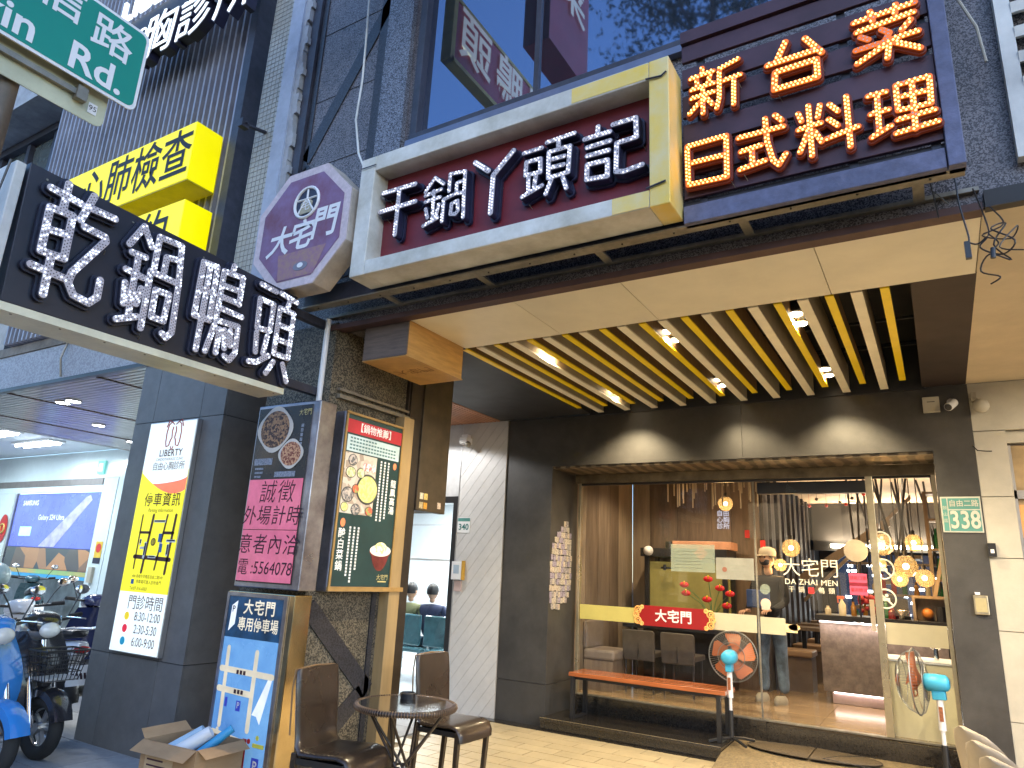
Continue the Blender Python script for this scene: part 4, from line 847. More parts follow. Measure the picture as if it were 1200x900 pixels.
b = MB(); disc(b,'Y',3.493,-3.99,.42,.015); rect(b,'Y',3.493,-4.03,.36,-3.92,.385,.001); part('yellow_mark', b, mat('yellow_print2',(.75,.7,.1),.5), m3)
# menu 2 on the side face
m2 = thing('hotpot_menu_lightbox', 'green hotpot menu light box with red header on the pillar side', 'light box', (-3.85,4.1,1.36))
b = MB(); b.box(-3.98,3.775,1.36,-3.805,4.46,2.70); part('box_body', b, mat('blue_grey_steel_edge',(.33,.34,.42),.3,.8,var=.25,scale=4), m2, bevel=.012)
b = MB(); b.box(-3.8045,3.80,1.40,-3.80,4.445,2.68); part('poster', b, mat('dark_green_print',(.012,.045,.045),.4,var=.15,emis=.08,scale=7), m2)
wt = mat('wood_tan_frame', (.45,.27,.09), .5, var=.15, scale=9)
b = MB(); b.box(-3.815,3.78,1.365,-3.79,4.62,1.398); b.box(-3.8,3.782,1.398,-3.79,3.80,2.69); b.box(-3.8,4.446,1.398,-3.79,4.462,2.69); b.box(-3.8,3.782,2.682,-3.79,4.462,2.70); part('wood_frame', b, wt, m2)
MX = -3.7999
b = MB(); rect(b,'X',MX,3.80,2.54,4.445,2.645,.001); part('red_header', b, mat('red_print',(.50,.02,.035),.5,emis=.08), m2)
b = MB(); text(b,'【鍋物推薦】','X',MX,4.13,2.592,.075,w=.002,bold=.001,space=1.0); part('header_lettering', b, mat('white_print',(.80,.79,.75),.5,emis=.1), m2)
b = MB(); rect(b,'X',MX,3.82,2.40,4.43,2.525,.001); part('info_panel', b, mat('pale_cyan_print',(.55,.68,.68),.5,emis=.08), m2)
b = MB()
for i in range(4):
    for j in range(16 if i else 9): rect(b,'X',MX,3.85+j*.034,2.497-i*.027,3.85+j*.034+.024,2.510-i*.027,.0005,.0015)
part('info_text', b, mat('teal_small_print',(.10,.22,.22),.5), m2)
ph = MB(); rect(ph,'X',MX,3.815,1.93,4.17,2.39,.001); part('food_collage', ph, mat('beige_table_print',(.40,.31,.24),.5,kind='voronoi',scale=22,col2=(.62,.55,.46),emis=.05), m2)
for (u,v,r,m_,tl) in ((4.09,2.13,.125,'green',.95),(3.88,2.07,.065,'mush',.9),(3.89,2.24,.055,'corn',.8),(4.13,1.965,.045,'red',.8),(3.98,1.965,.05,'mush',.9),(3.90,2.335,.05,'mush',.9),(4.0,2.245,.045,'corn',.9),(3.96,2.12,.04,'red',.9),(3.86,1.975,.04,'green',.9)):
    mm = {'green':mat('vegetable_food',(.45,.50,.15),.5,kind='voronoi',scale=60,col2=(.70,.62,.25),emis=.1),'mush':mat('mushroom_food',(.50,.42,.36),.5,kind='voronoi',scale=70,col2=(.12,.12,.12),emis=.1),'corn':mat('corn_food',(.72,.62,.4),.5,kind='voronoi',scale=60,col2=(.4,.45,.2),emis=.1),'red':mat('tomato_food',(.6,.1,.06),.5,kind='voronoi',scale=50,col2=(.3,.3,.1),emis=.1)}[m_]
    b = MB(); disc(b,'X',MX,u,v,r,r*tl,.001,.0015,24); part('plate_photo', b, mat('plate_rim_print',(.08,.08,.08),.4), m2); b = MB(); disc(b,'X',MX,u,v,r*.87,r*tl*.87,.001,.003,24); part('food_photo', b, mm, m2)
b = MB(); rect(b,'X',MX,4.02,2.27,4.16,2.33,.001,.002); part('meat_plate_photo', b, mat('meat_photo',(.6,.2,.18),.5,kind='voronoi',scale=60,col2=(.8,.7,.65),emis=.1), m2)
b = MB(); text(b,'龍\n鳳\n高\n湯','X',MX,4.39,2.10,.068,w=.002,bold=.001,line=1.05); text(b,'酸\n白\n菜\n鍋','X',MX,3.865,1.66,.075,w=.002,bold=.0012,line=1.05); part('dish_lettering', b, MATS['white_print'], m2)
b = MB()
for cx_,z0,k in ((4.215,2.36,21),(4.26,2.36,21),(4.305,2.36,20),(3.94,1.82,16),(3.985,1.82,18),(4.03,1.82,14)):
    for i in range(k): rect(b,'X',MX,cx_,z0-i*.023,cx_+.018,z0-i*.023+.016,.0005,.0015)
part('menu_text', b, MATS['white_print'], m2)
b = MB(); disc(b,'X',MX,4.39,2.355,.02,.028); disc(b,'X',MX,3.865,1.86,.025,.032); part('seal_print', b, mat('orange_seal',(.7,.2,.08),.5,emis=.2), m2)
b = MB(); b.prism([pl('X',MX,4.31+.125*math.cos(a)*(1 if math.sin(a)>-.1 else .82+.1*math.sin(a)),1.66+(.03 if math.sin(a)>0 else .14)*math.sin(a),.001) for a in [2*math.pi*i/30 for i in range(30)]], ext('X',.001)); part('red_pot_photo', b, mat('red_pot_print',(.20,.03,.03),.3,var=.3,emis=.1), m2)
b = MB(); disc(b,'X',MX,4.31,1.675,.122,.045,.001,.002); part('broth_photo', b, mat('broth_print',(.78,.72,.6),.5,emis=.15), m2)
b = MB(); disc(b,'X',MX,4.31,1.695,.07,.045,.001,.003); part('cabbage_photo', b, mat('cabbage_print',(.72,.62,.2),.5,kind='voronoi',scale=60,col2=(.8,.75,.5),emis=.15), m2)
b = MB(); text(b,'大宅門','X',MX,4.36,1.47,.045,w=.001); rect(b,'X',MX,4.31,1.435,4.41,1.445,.0005,.001); part('logo', b, MATS['yellow_print'], m2)

# ============================================================ CLINIC COLUMN AND FRONT
cc = thing('clinic_column', 'square column clad in slate grey tiles with the clinic light box', 'column', (-5.85,3.9,0))
b = MB(); b.box(-6.51,3.73,0,-5.21,4.6,3.9); part('column_core', b, grout, cc)
zz = [0,.727,2.76,3.9]; xx = [-6.52,-6.23,-5.53,-5.20]
for i in range(3):
    for j in range(3): b = MB(); b.box(xx[j]+.003,3.72,zz[i]+.003,xx[j+1]-.003,3.735,zz[i+1]-.003); part('cladding_tile', b, col_tile, cc)
    b = MB(); b.box(-5.215,3.737,zz[i]+.003,-5.20,4.6,zz[i+1]-.003); part('cladding_tile', b, col_tile, cc)
lb = thing('clinic_lightbox', 'tall yellow and white clinic light box with map and opening hours', 'light box', (-5.83,3.68,.75))
b = MB(); b.box(-6.17,3.672,.755,-5.475,3.718,2.735); part('box_body', b, alu, lb, bevel=.003)
yl = mat('yellow_lit_film', (.86,.80,.02), .4, emis=.16, var=.02); wl = mat('white_lit_film', (.80,.90,.90), .4, emis=.16, var=.02)
CY = 3.6715
b = MB(); b.box(-6.16,3.668,.765,-5.485,3.6714,1.245); part('white_panel_lower', b, wl, lb)
b = MB(); b.box(-6.16,3.668,1.2455,-5.485,3.6714,2.29); part('yellow_panel', b, yl, lb)
b = MB(); b.box(-6.16,3.668,2.2905,-5.485,3.6714,2.725); part('white_panel_upper', b, wl, lb)
b = MB(); pts = [(-6.16,2.2005),(-6.16,2.10)]+[(-6.16+.675*i/16, 2.10-.135*math.sin(math.pi*min(1,i/16*.62+.0))*1.0+.0) for i in range(0,0)]
# swoosh: white bowl edge over yellow, red crescent at right
cur = [(-6.15+.665*i/18) for i in range(19)]
low = [2.27-.19*math.sin(math.pi*.5*min(1,(x+6.15)/.52)) if x < -5.63 else 2.08+.03*((x+5.63)/.145)**2 for x in cur]
b.v=[];b.f=[]
b.prism([pl('Y',3.668,x,z) for x,z in zip(cur,low)]+[pl('Y',3.668,-5.485,2.2905),pl('Y',3.668,-6.15,2.2905)],(0,-.0006,0)); part('white_curve', b, wl, lb)
b = MB(); c2 = [x for x in cur if x > -5.97]; 
b.prism([pl('Y',3.668,x,low[cur.index(x)],.0008) for x in c2]+[pl('Y',3.668,x,max(low[cur.index(x)]+.002,low[cur.index(x)]+.11*math.sin(math.pi*.5*min(1,(x+5.97)/.4))),.0008) for x in c2[::-1]],(0,-.0006,0)); part('red_swoosh', b, mat('red_orange_film',(.75,.10,.05),.4,emis=.5), lb)
dk = mat('dark_brown_print', (.10,.03,.03), .6); K = 3.6665
b = MB(); text(b,'停車資訊','Y',K,-5.78,2.02,.125,w=.001,bold=.001,space=1.12); text(b,'Parking Information','Y',K,-5.78,1.935,.045,w=.001,shear=.2); text(b,'480 高雄市苓雅區自由二路340','Y',K,-5.80,1.375,.033,w=.001); text(b,'停車場可進入診所後門','Y',K,-5.77,1.33,.036,w=.001); text(b,'Tel:07-316-6003','Y',K,-5.90,1.275,.038,w=.001); part('parking_lettering', b, dk, lb)
b = MB(); text(b,'LIBERTY','Y',K,-5.78,2.44,.085,w=.001,bold=.0015,space=1.1); text(b,'CARDIOTHORACIC CLINIC','Y',K,-5.78,2.385,.032,w=.001); text(b,'自由心胸診所','Y',K,-5.78,2.32,.08,w=.001,space=.95); part('clinic_lettering', b, dk, lb)
b = MB()
for s_ in (-1,1):
    lung = [(.012,.10),(.05,.125),(.09,.10),(.105,.03),(.10,-.06),(.085,-.10),(.05,-.09),(.035,-.04),(.02,-.02),(.03,.04),(.02,.08)]
    b.tube([pl('Y',K,-5.78+s_*u,2.60+v,.002) for u,v in lung],.005,5); b.tube([pl('Y',K,-5.78+s_*u,2.60+v,.002) for u,v in ((.02,-.10),(.005,-.13))],.004,5)
    b.tube([pl('Y',K,-5.78+s_*u,2.60+v,.002) for u,v in ((.05,.125),(.09,.14),(.12,.08))],.005,5)
part('lung_logo', b, mat('brick_red_print',(.45,.05,.05),.5), lb)
b = MB()
for p in ((-6.02,1.440,-6.02,1.894,.018),(-5.90,1.412,-5.86,1.894,.03),(-5.72,1.440,-5.66,1.894,.022),(-5.57,1.412,-5.54,1.894,.03),(-6.04,1.539,-5.53,1.525,.035),(-6.02,1.745,-5.87,1.745,.022),(-5.68,1.745,-5.54,1.745,.025)): road(b,*p,w=.001,face='Y',c=K)
part('map_road', b, dk, lb)
b = MB()
for (u,v,a_,c_) in ((-5.84,1.831,.17,.022),(-5.84,1.532,.11,.022),(-6.0,1.639,.03,.05),(-5.98,1.603,.08,.022),(-5.92,1.525,.03,.14),(-5.62,1.667,.13,.025),(-5.60,1.554,.03,.10),(-5.71,1.625,.04,.04)): rect(b,'Y',K,u,v,u+a_,v+c_,.0005,.002)
part('map_labels', b, white_m, lb)
b = MB()
for (u,v,a_,c_) in ((-5.83,1.838,.15,.012),(-5.83,1.539,.09,.012),(-5.995,1.653,.02,.03),(-5.915,1.554,.02,.10),(-5.61,1.677,.11,.012),(-5.595,1.568,.02,.08)): rect(b,'Y',K,u,v,u+a_,v+c_,.0004,.0028)
part('map_label_text', b, navy, lb)
b = MB(); disc(b,'Y',K,-5.80,1.667,.033,w=.0015); part('map_marker', b, dk, lb); b = MB(); disc(b,'Y',K,-5.80,1.667,.024,w=.0037,d=.0003); part('map_marker_centre', b, mat('ochre_print',(.7,.5,.05),.5), lb)
b = MB(); rect(b,'Y',K,-5.735,1.667,-5.69,1.738,.0005,.003); rect(b,'Y',K,-5.70,1.582,-5.66,1.653,.0005,.0032); rect(b,'Y',K,-6.02,1.31,-5.98,1.35,.0005,.001); part('parking_mark', b, mat('sky_blue_print',(.03,.15,.5),.5), lb)
b = MB(); text(b,'門診時間','Y',K,-5.76,1.155,.125,w=.001,space=1.0); 
for s_,z in (('8:30-12:00',1.05),('2:30-5:30',.95),('6:00-9:00',.85)): text(b,s_,'Y',K,-5.70,z,.10,w=.001,sx=.85)
part('hours_lettering', b, dk, lb)
for z,c_ in ((1.05,(.8,.6,.02)),(.95,(.7,.02,.05)),(.85,(.01,.25,.42))): b = MB(); disc(b,'Y',K,-5.99,z,.033); part('hours_dot', b, mat(f'dot_{z}',c_,.5,emis=.15), lb)

# vertical fins of the clinic facade
fn = thing('clinic_fins', 'tall screen of dark vertical fins above the clinic arcade', 'screen', (-7.5,3.6,3.9))
fin_m = mat('blue_black_fin', (.36,.36,.42), .4, .2, var=.15, scale=3)
b = MB(); b.box(-9.9,3.80,3.92,-5.44,3.86,9); part('backing', b, mat('dark_backing',(.012,.012,.016),.8), fn)
fb = MB(); fb.box(-.015,-.06,0,.015,.07,5.1); f0 = None; i = 0
for x in np.arange(-9.45,-5.6,.105):
    if f0 is None: f0 = part('fin', fb, fin_m, fn, local=True); f0.location = (x+7.5,.08,.02)
    else: inst(f0,(x+7.5,.08,.02),fn)
b = MB(); b.box(-5.55,3.55,3.92,-5.44,3.80,9); part('edge_post', b, steel_dark, fn)
fs = thing('clinic_fascia', 'grey concrete fascia band over the clinic arcade', 'fascia', (-8,3.75,3.35))
b = MB(); b.box(-14,3.70,3.80,-5.31,3.85,3.91); part('stone_band', b, mat('brownish_stone',(.30,.26,.21),.7,var=.2,scale=8,dirt=.4), fs)
b = MB(); b.box(-14,3.715,3.39,-5.22,3.85,3.797); part('perforated_band', b, mat('perforated_grey_panel',(.40,.41,.44),.5,kind='voronoi',scale=60,col2=(.28,.28,.31)), fs)
b = MB(); b.box(-14,3.70,3.345,-5.22,3.76,3.385); part('lower_trim', b, blackplastic, fs)
b = MB(); b.tube([(-8.1,3.70,3.82),(-8.1,3.66,3.6),(-8.1,3.70,3.40)],.012,6); b.box(-8.13,3.64,3.80,-8.07,3.72,3.83); part('hanger_rod', b, steel_light, fs)
b = MB(); b.box(-8.6,3.50,3.70,-8.5,3.56,4.1); 
# bright yellow clinic light boxes
ylit = mat('yellow_lightbox_face', (.85,.76,.0), .35, emis=.12, ecol=(1,.86,.0), var=.02)
def ybox(label, x0,x1,z0,z1, body):
    t = thing('yellow_lightbox', label, 'light box', ((x0+x1)/2,3.4,z0), 0, 'yellow clinic light boxes')
    b = MB(); b.box(x0,3.305,z0,x1,3.60,z1); part('acrylic_box', b, ylit, t, bevel=.006)
    b = MB(); b.box(x0-.003,3.31,z0-.012,x1+.003,3.6,z0-.0005); part('bottom_trim', b, mat('yellow_trim',(.6,.5,.02),.4), t)
    b = MB(); text(b,*body); part('lettering', b, ink2, t)
ink2 = mat('black_vinyl', (.012,.012,.012), .5)
ybox('upper bright yellow clinic light box with large black characters', -8.05,-5.735,4.985,5.61, ('心肺檢查','Y',3.304,-6.72,5.275,.56,.003,.006,0,'CENTER',.88))
ybox('lower bright yellow clinic light box half hidden by the navy sign', -8.05,-5.69,4.16,4.76, ('自費預約','Y',3.304,-6.88,4.43,.56,.003,.006,0,'CENTER',.9))
# clinic name letters
cn = thing('clinic_name_sign', 'dark sign with large backlit white clinic characters', 'sign', (-6.8,3.4,6.8))
b = MB(); b.box(-8.4,3.50,7.36,-5.6,3.56,7.85); part('back_panel', b, mat('navy_black_panel',(.015,.017,.03),.4), cn)
wglow = mat('white_backlit_letter', (.9,.92,.95), .4, emis=.3, ecol=(.82,.92,1))
for i,ch in enumerate('自由心胸診所'):
    if i < 2: continue
    b = MB(); text(b,ch,'Y',3.38,-8.80+i*.65,7.07,.64,w=.0,depth=.055,bold=.008,shear=.08); part('letter_can', b, navy, cn)
    b = MB(); text(b,ch,'Y',3.38,-8.80+i*.65,7.07,.64,w=.062,depth=.004,bold=-.002,shear=.08); part('letter_face', b, wglow, cn)
b = MB(); text(b,'CARDIOTHORACIC','Y',3.49,-7.05,7.50,.21,w=.02,depth=.006,bold=.001); part('latin_lettering', b, wglow, cn)
b = MB(); text(b,'LIBERTY','Y',3.49,-7.2,8.02,.42,w=.02,depth=.02,bold=.001,sx=1.2); part('latin_lettering', b, wglow, cn)
# upper windows left of the fins
lw = thing('left_building', 'pale building with dark framed windows behind the road sign', 'building', (-12,6,3.9))
b = MB(); b.box(-20,4.2,3.92,-9.95,4.5,8.3); part('wall', b, mat('pale_render',(.55,.54,.5),.8,dirt=.2), lw)
b = MB(); b.box(-20,3.6,7.75,-9.95,4.2,8.3); part('ledge', b, concrete, lw)
b = MB(); b.box(-18,4.15,6.0,-9.7,4.19,7.6); part('window_glass', b, mat('dusky_glass',(.10,.12,.12),.1,spec=1), lw)
b = MB()
for x in (-10.0,-10.7,-11.5,-12.4,-13.4,-14.6): b.box(x-.05,4.08,6.0,x+.05,4.16,7.6)
b.box(-18,4.06,6.75,-9.7,4.165,6.85); b.box(-18,4.05,7.6,-9.7,4.18,7.72); b.box(-18,4.05,5.9,-9.7,4.18,6.0); part('window_frame', b, steel_dark, lw)
b = MB(); b.box(-20,4.0,8.303,-9.55,4.5,12); part('upper_wall', b, mat('cream_render',(.68,.62,.5),.8,dirt=.15), lw)

# street name sign on its pole
rs_ = thing('street_sign', 'green and white road name sign close overhead on a rusty pole', 'street sign', (-2.42,.7,3.1))
SXX = -2.40
def rrect(u0,v0,u1,v1,r):
    p = []
    for cx_,cy_,a0 in ((u1-r,v1-r,0),(u0+r,v1-r,90),(u0+r,v0+r,180),(u1-r,v0+r,270)):
        for i in range(6): a = R(a0+18*i); p.append((cx_+r*math.cos(a),cy_+r*math.sin(a)))
    return p
b = MB(); b.prism([pl('X',SXX,u,v) for u,v in rrect(.10,3.128,1.142,3.462,.03)], (-.006,0,0)); part('plate', b, white_m, rs_)
b = MB(); b.prism([pl('X',SXX,u,v) for u,v in rrect(.112,3.14,1.130,3.45,.024)], (.0015,0,0)); part('green_field', b, mat('road_sign_green',(.0,.23,.17),.35,var=.03), rs_)
b = MB(); text(b,'信','X',SXX,.835,3.378,.155,w=.003,bold=.002); text(b,'路','X',SXX,1.015,3.345,.150,w=.003,bold=.002); text(b,'Zhongxin','X',SXX,.79,3.20,.145,w=.003,bold=.003,align='RIGHT'); text(b,'Rd.','X',SXX,.985,3.20,.145,w=.003,bold=.003); part('lettering', b, white_m, rs_)
b = MB(); b.prism([pl('X',-2.44,u,v) for u,v in rrect(.55,3.02,1.065,3.40,.03)], (-.004,0,0)); part('rear_plate', b, mat('pale_yellow_sheet',(.55,.56,.40),.5,dirt=.2), rs_)
b = MB(); b.box(-2.436,.60,3.085,-2.42,.99,3.105); b.box(-2.436,.95,3.07,-2.41,.985,3.12); part('rail_bracket', b, steel_light, rs_)
b = MB(); rect(b,'X',-2.44,1.005,3.055,1.035,3.095,.001,.001); part('number_sticker', b, white_m, rs_)
b = MB(); text(b,'95','X',-2.44,1.02,3.075,.028,w=.003); part('sticker_lettering', b, ink2, rs_)
b = MB(); b.cyl((-2.50,.775,-.12),(-2.50,.775,3.9),.040,n=20); part('pole', b, mat('weathered_brown_pole',(.20,.16,.12),.55,.3,var=.25,scale=9,dirt=.4), rs_, smooth=50)

# clinic soffit (reflective slatted) with spots, raised white ceiling and the far phone shop
cs = thing('clinic_soffit', 'glossy brownish slatted soffit of the clinic arcade', 'ceiling', (-9,5.5,3.35))
sg = mat('glossy_slatted_soffit', (.50,.45,.42), .15, var=.25, scale=1.1, spec=.8, dirt=.2)
xs = [-5.25,-7.47,-9.40,-11.10,-12.25]
for a, c_ in zip(xs[:-1], xs[1:]):
    b = MB(); b.box(c_+.02,3.77,3.352,a-.02,12.0,3.375); part('soffit_panel', b, sg, cs)
b = MB()
for x in xs[1:-1]: b.box(x-.02,3.765,3.34,x+.02,12.0,3.35)
part('joint_strip', b, mat('brown_joint',(.10,.05,.03),.5), cs)
b = MB()
for y in np.arange(3.82,12,.075): b.box(-12.2,y,3.3475,-5.3,y+.05,3.3515)
part('slat', b, mat('soffit_slat',(.58,.52,.48),.2,var=.2,scale=.8,spec=.7), cs, kind='stuff')
b = MB(); b.box(-12.3,3.77,3.345,-12.23,12,3.66); part('edge_fascia', b, white_panel, cs)
spot_m = mat('cool_spot_glow', (1,1,1), .4, emis=9, ecol=(.95,.97,1))
for k,(x,y,lb_) in enumerate(((-9.09,4.3,'nearest the street'),(-10.3,5.35,'in the middle'),(-11.2,6.4,'nearest the clinic wall'))):
    t = thing('recessed_spot', 'small round recessed spot of the clinic soffit, '+lb_, 'ceiling light', (x,y,3.33), 0, 'clinic soffit spots')
    for dx in ((-.12,.12) if k == 0 else (0,)):
        b = MB(); b.torus((x+dx,y,3.343),(0,0,1),.085,.012,20,6); part('lamp_ring', b, white_m, t)
        b = MB(); b.cyl((x+dx,y,3.335),(x+dx,y,3.345),.075,n=20); part('lamp_lens', b, spot_m, t)
    ld = bpy.data.lights.new('spot_lamp','SPOT'); ld.energy = 26; ld.spot_size = R(120); ld.shadow_soft_size = .08; ld.color = (.93,.97,1)
    lo = bpy.data.objects.new('spot_lamp', ld); COL.objects.link(lo); lo.parent = t; lo.location = (0,0,-.03)
b = MB(); b.box(-26,1.5,3.66,-12.3,8.0,3.70); struct('ceiling_clinic', b, mat('bright_white_ceiling',(.75,.80,.82),.4,var=.03))
tube_m = mat('fluorescent_tube', (1,1,1), .4, emis=4, ecol=(.86,.97,1))
k = 0
for x,y in ((-15.1,6.0),(-15.4,6.9),(-17.6,6.6),(-14.0,4.6),(-18,4.8)):
    t = thing('fluorescent_lamp', ['fluorescent tube lamp nearest the soffit edge','fluorescent tube lamp just above the phone shop','fluorescent tube lamp farthest to the left','fluorescent tube lamp near the arcade kerb','fluorescent tube lamp left by the kerb'][k], 'ceiling light', (x,y,3.6), 0, 'white tube lamps'); k += 1
    b = MB(); b.box(x-.75,y-.16,3.62,x+.75,y+.16,3.658); part('lamp_tray', b, white_m, t)
    for dy in (-.08,.08): b = MB(); b.cyl((x-.7,y+dy,3.60),(x+.7,y+dy,3.60),.022,n=10); part('tube', b, tube_m, t)
    ld = bpy.data.lights.new('tube_light','AREA'); ld.shape='RECTANGLE'; ld.size = 1.4; ld.size_y = .3; ld.energy = 11; ld.color = (.78,.92,1); lo = bpy.data.objects.new('tube_light', ld); COL.objects.link(lo); lo.parent = t; lo.location = (0,0,-.06)
ps = thing('phone_shop', 'phone shop front with a blue advertising poster behind glass', 'shop', (-16.5,8,0))
WW = mat('glossy_white_panel', (.60,.70,.74), .15, var=.03, spec=.7)
for a, c_ in ((-12.2,-14.2),(-14.203,-15.6),(-15.603,-17.2),(-17.203,-19),(-19.003,-24)): b = MB(); b.box(c_,8.0,3.07 if a < -14.2 else 0,a,8.1,3.655); part('wall_panel', b, WW, ps)
b = MB(); b.box(-24,7.98,2.93,-14.75,8.05,3.065); part('shutter_head', b, mat('grey_brown_metal',(.22,.20,.20),.4,.3), ps)
b = MB(); b.box(-24,7.99,2.80,-14.7,8.05,2.925); part('head_panel', b, WW, ps)
b = MB(); b.box(-14.72,7.99,0,-14.205,8.1,3.065); part('white_pier', b, WW, ps)
b = MB(); b.box(-18.32,7.98,0,-18.22,8.05,2.8); part('frame_post', b, alu, ps)
b = MB(); b.box(-18.2,8.02,1.15,-14.73,8.04,2.78); part('display_backing', b, mat('navy_display',(.05,.07,.25),.3), ps)
b = MB(); b.box(-18.18,8.012,1.62,-14.75,8.019,2.76); part('blue_poster', b, mat('periwinkle_poster',(.10,.14,.55),.25,var=.3,scale=.9,col2=(.07,.09,.38),emis=.16), ps)
b = MB(); b.prism([pl('Y',8.011,u,v) for u,v in ((-16.85,1.63),(-16.2,1.63),(-15.05,2.62),(-15.15,2.72),(-15.3,2.68))],(0,-.003,0)); part('phone_picture', b, mat('lilac_phone_print',(.20,.20,.36),.3,var=.5,scale=6,col2=(.45,.45,.6),emis=.05), ps)
b = MB(); text(b,'SAMSUNG','Y',8.01,-17.55,2.57,.15,bold=.003); text(b,'Galaxy S24 Ultra','Y',8.01,-16.55,2.25,.16,bold=.001); part('poster_lettering', b, mat('pale_lettering',(.8,.85,.95),.5,emis=.1), ps)
b = MB(); rect(b,'Y',8.01,-17.8,1.85,-17.3,2.05,.002); part('poster_card', b, mat('cyan_card',(.3,.6,.8),.5,emis=.4), ps)
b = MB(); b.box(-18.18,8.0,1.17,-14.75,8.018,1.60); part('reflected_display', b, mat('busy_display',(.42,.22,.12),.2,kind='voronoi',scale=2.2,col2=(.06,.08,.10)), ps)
b = MB(); rect(b,'Y',7.999,-18.2,1.07,-14.7,1.16,.003); part('orange_stripe', b, mat('orange_green_stripe',(.65,.32,.10),.4,var=.3,scale=.8,col2=(.2,.45,.2)), ps)
b = MB(); rect(b,'Y',7.999,-18.2,1.0,-14.7,1.068,.003); part('blue_stripe', b, mat('cyan_stripe',(.05,.35,.65),.4), ps)
b = MB(); b.box(-18.2,8.01,.05,-14.73,8.03,.998); part('lower_glass', b, mat('dusky_lower_glass',(.16,.19,.20),.08,var=.3,scale=1.5,spec=1), ps)
b = MB(); disc(b,'Y',7.98,-18.55,2.0,.2,.32); part('red_emblem', b, redv, ps); b = MB(); b.torus((-18.55,7.97,2.0),(0,1,0),.1,.02); part('emblem_ring', b, mat('gold_print',(.7,.5,.15),.5), ps)
b = MB(); b.box(-24,8.0,0,-18.33,8.08,2.8); part('left_panel', b, WW, ps)
b = MB(); rect(b,'Y',7.988,-14.55,1.45,-14.30,1.78,.003); part('yellow_sticker', b, mat('yellow_sticker',(.75,.5,.05),.5), ps); b = MB(); disc(b,'Y',7.984,-14.425,1.65,.09); part('red_spot', b, redv, ps); b = MB(); rect(b,'Y',7.984,-14.55,1.35,-14.30,1.46,.003); part('blue_label', b, navy, ps)
b = MB(); b.box(-14.55,7.93,.98,-14.42,7.99,1.28); part('door_handle', b, wall_beige, ps)
t = thing('exit_sign', 'small green exit sign on the white panel above the phone shop', 'sign', (-14.85,7.97,3.15)); b = MB(); b.box(-15.0,7.95,3.15,-14.75,7.995,3.42); part('sign_plate', b, mat('teal_sign',(.1,.35,.32),.4,emis=.3), t); b = MB(); rect(b,'Y',7.949,-14.95,3.2,-14.8,3.37,.002); part('pictogram', b, white_m, t)

# ============================================================ CLINIC HALL (between pillar and restaurant)
hl = thing('clinic_hall', 'bright white clinic waiting hall seen through its glass doors', 'building', (-6.3,8,0))
WB = mat('bright_white_wall', (.66,.68,.68), .5, var=.03)
b = MB(); b.box(-12.2,12.6,0,-5.02,12.7,3.3); part('back_wall', b, WB, hl)
b = MB(); b.box(-5.10,7.3,0,-5.02,12.6,3.3); part('side_wall', b, WB, hl)
b = MB(); b.box(-12.2,7.25,2.95,-5.02,12.6,3.0); part('ceiling', b, WB, hl)
b = MB(); b.box(-12.0,7.3,.0,-5.1,12.5,.02); part('floor', b, mat('polished_floor',(.55,.57,.57),.2,var=.05), hl)
b = MB(); b.box(-7.9,10.4,0,-5.1,10.46,.95); part('partition', b, mat('grey_lilac_panel',(.50,.50,.56),.5), hl)
b = MB(); b.box(-8.2,10.0,1.70,-5.12,10.03,1.735); b.box(-6.9,10.0,.9,-6.87,10.03,2.95); b.box(-8.2,10.0,2.3,-5.12,10.03,2.33); part('glass_rail', b, alu, hl)
for y in (8.6,10.2,11.6):
    for x in (-6.2,-8.3):
        t = thing('ceiling_panel_lamp', f"square white ceiling panel lamp of the clinic hall, {'near' if y<9 else 'middle' if y<11 else 'far'} row {'right' if x>-7 else 'left'}", 'ceiling light', (x,y,2.94), 0, 'clinic hall panel lamps')
        b = MB(); b.box(x-.45,y-.2,2.93,x+.45,y+.2,2.948); part('lamp_panel', b, tube_m, t)
        ld = bpy.data.lights.new('panel_light','AREA'); ld.shape='RECTANGLE'; ld.size=.9; ld.size_y=.4; ld.energy=13; ld.color=(.9,.97,1); lo = bpy.data.objects.new('panel_light', ld); COL.objects.link(lo); lo.parent = t; lo.location=(0,0,-.03)
b = MB(); b.box(-8.5,7.08,.03,-5.05,7.09,2.35); part('door_glass', b, GLASS, hl)
b = MB(); b.box(-8.5,7.05,2.36,-5.02,7.11,2.44); b.box(-5.10,7.05,.0,-5.03,7.11,2.36); b.box(-6.45,7.06,.0,-6.41,7.10,2.36); b.box(-8.5,7.05,0,-5.02,7.11,.03); part('door_frame', b, blackplastic, hl)
b = MB(); b.box(-12.2,7.06,2.442,-5.02,7.2,3.35); part('door_head', b, mat('pale_grey_wall',(.55,.55,.55),.6), hl)
ws = thing('white_veneer_wall', 'white wall panelled in diagonal grain beside the clinic door', 'wall', (-4.7,7.1,0))
b = MB(); b.box(-5.02,7.055,0,-4.363,7.25,3.348); part('wall_core', b, mat('groove_grey',(.35,.34,.33),.7), ws)
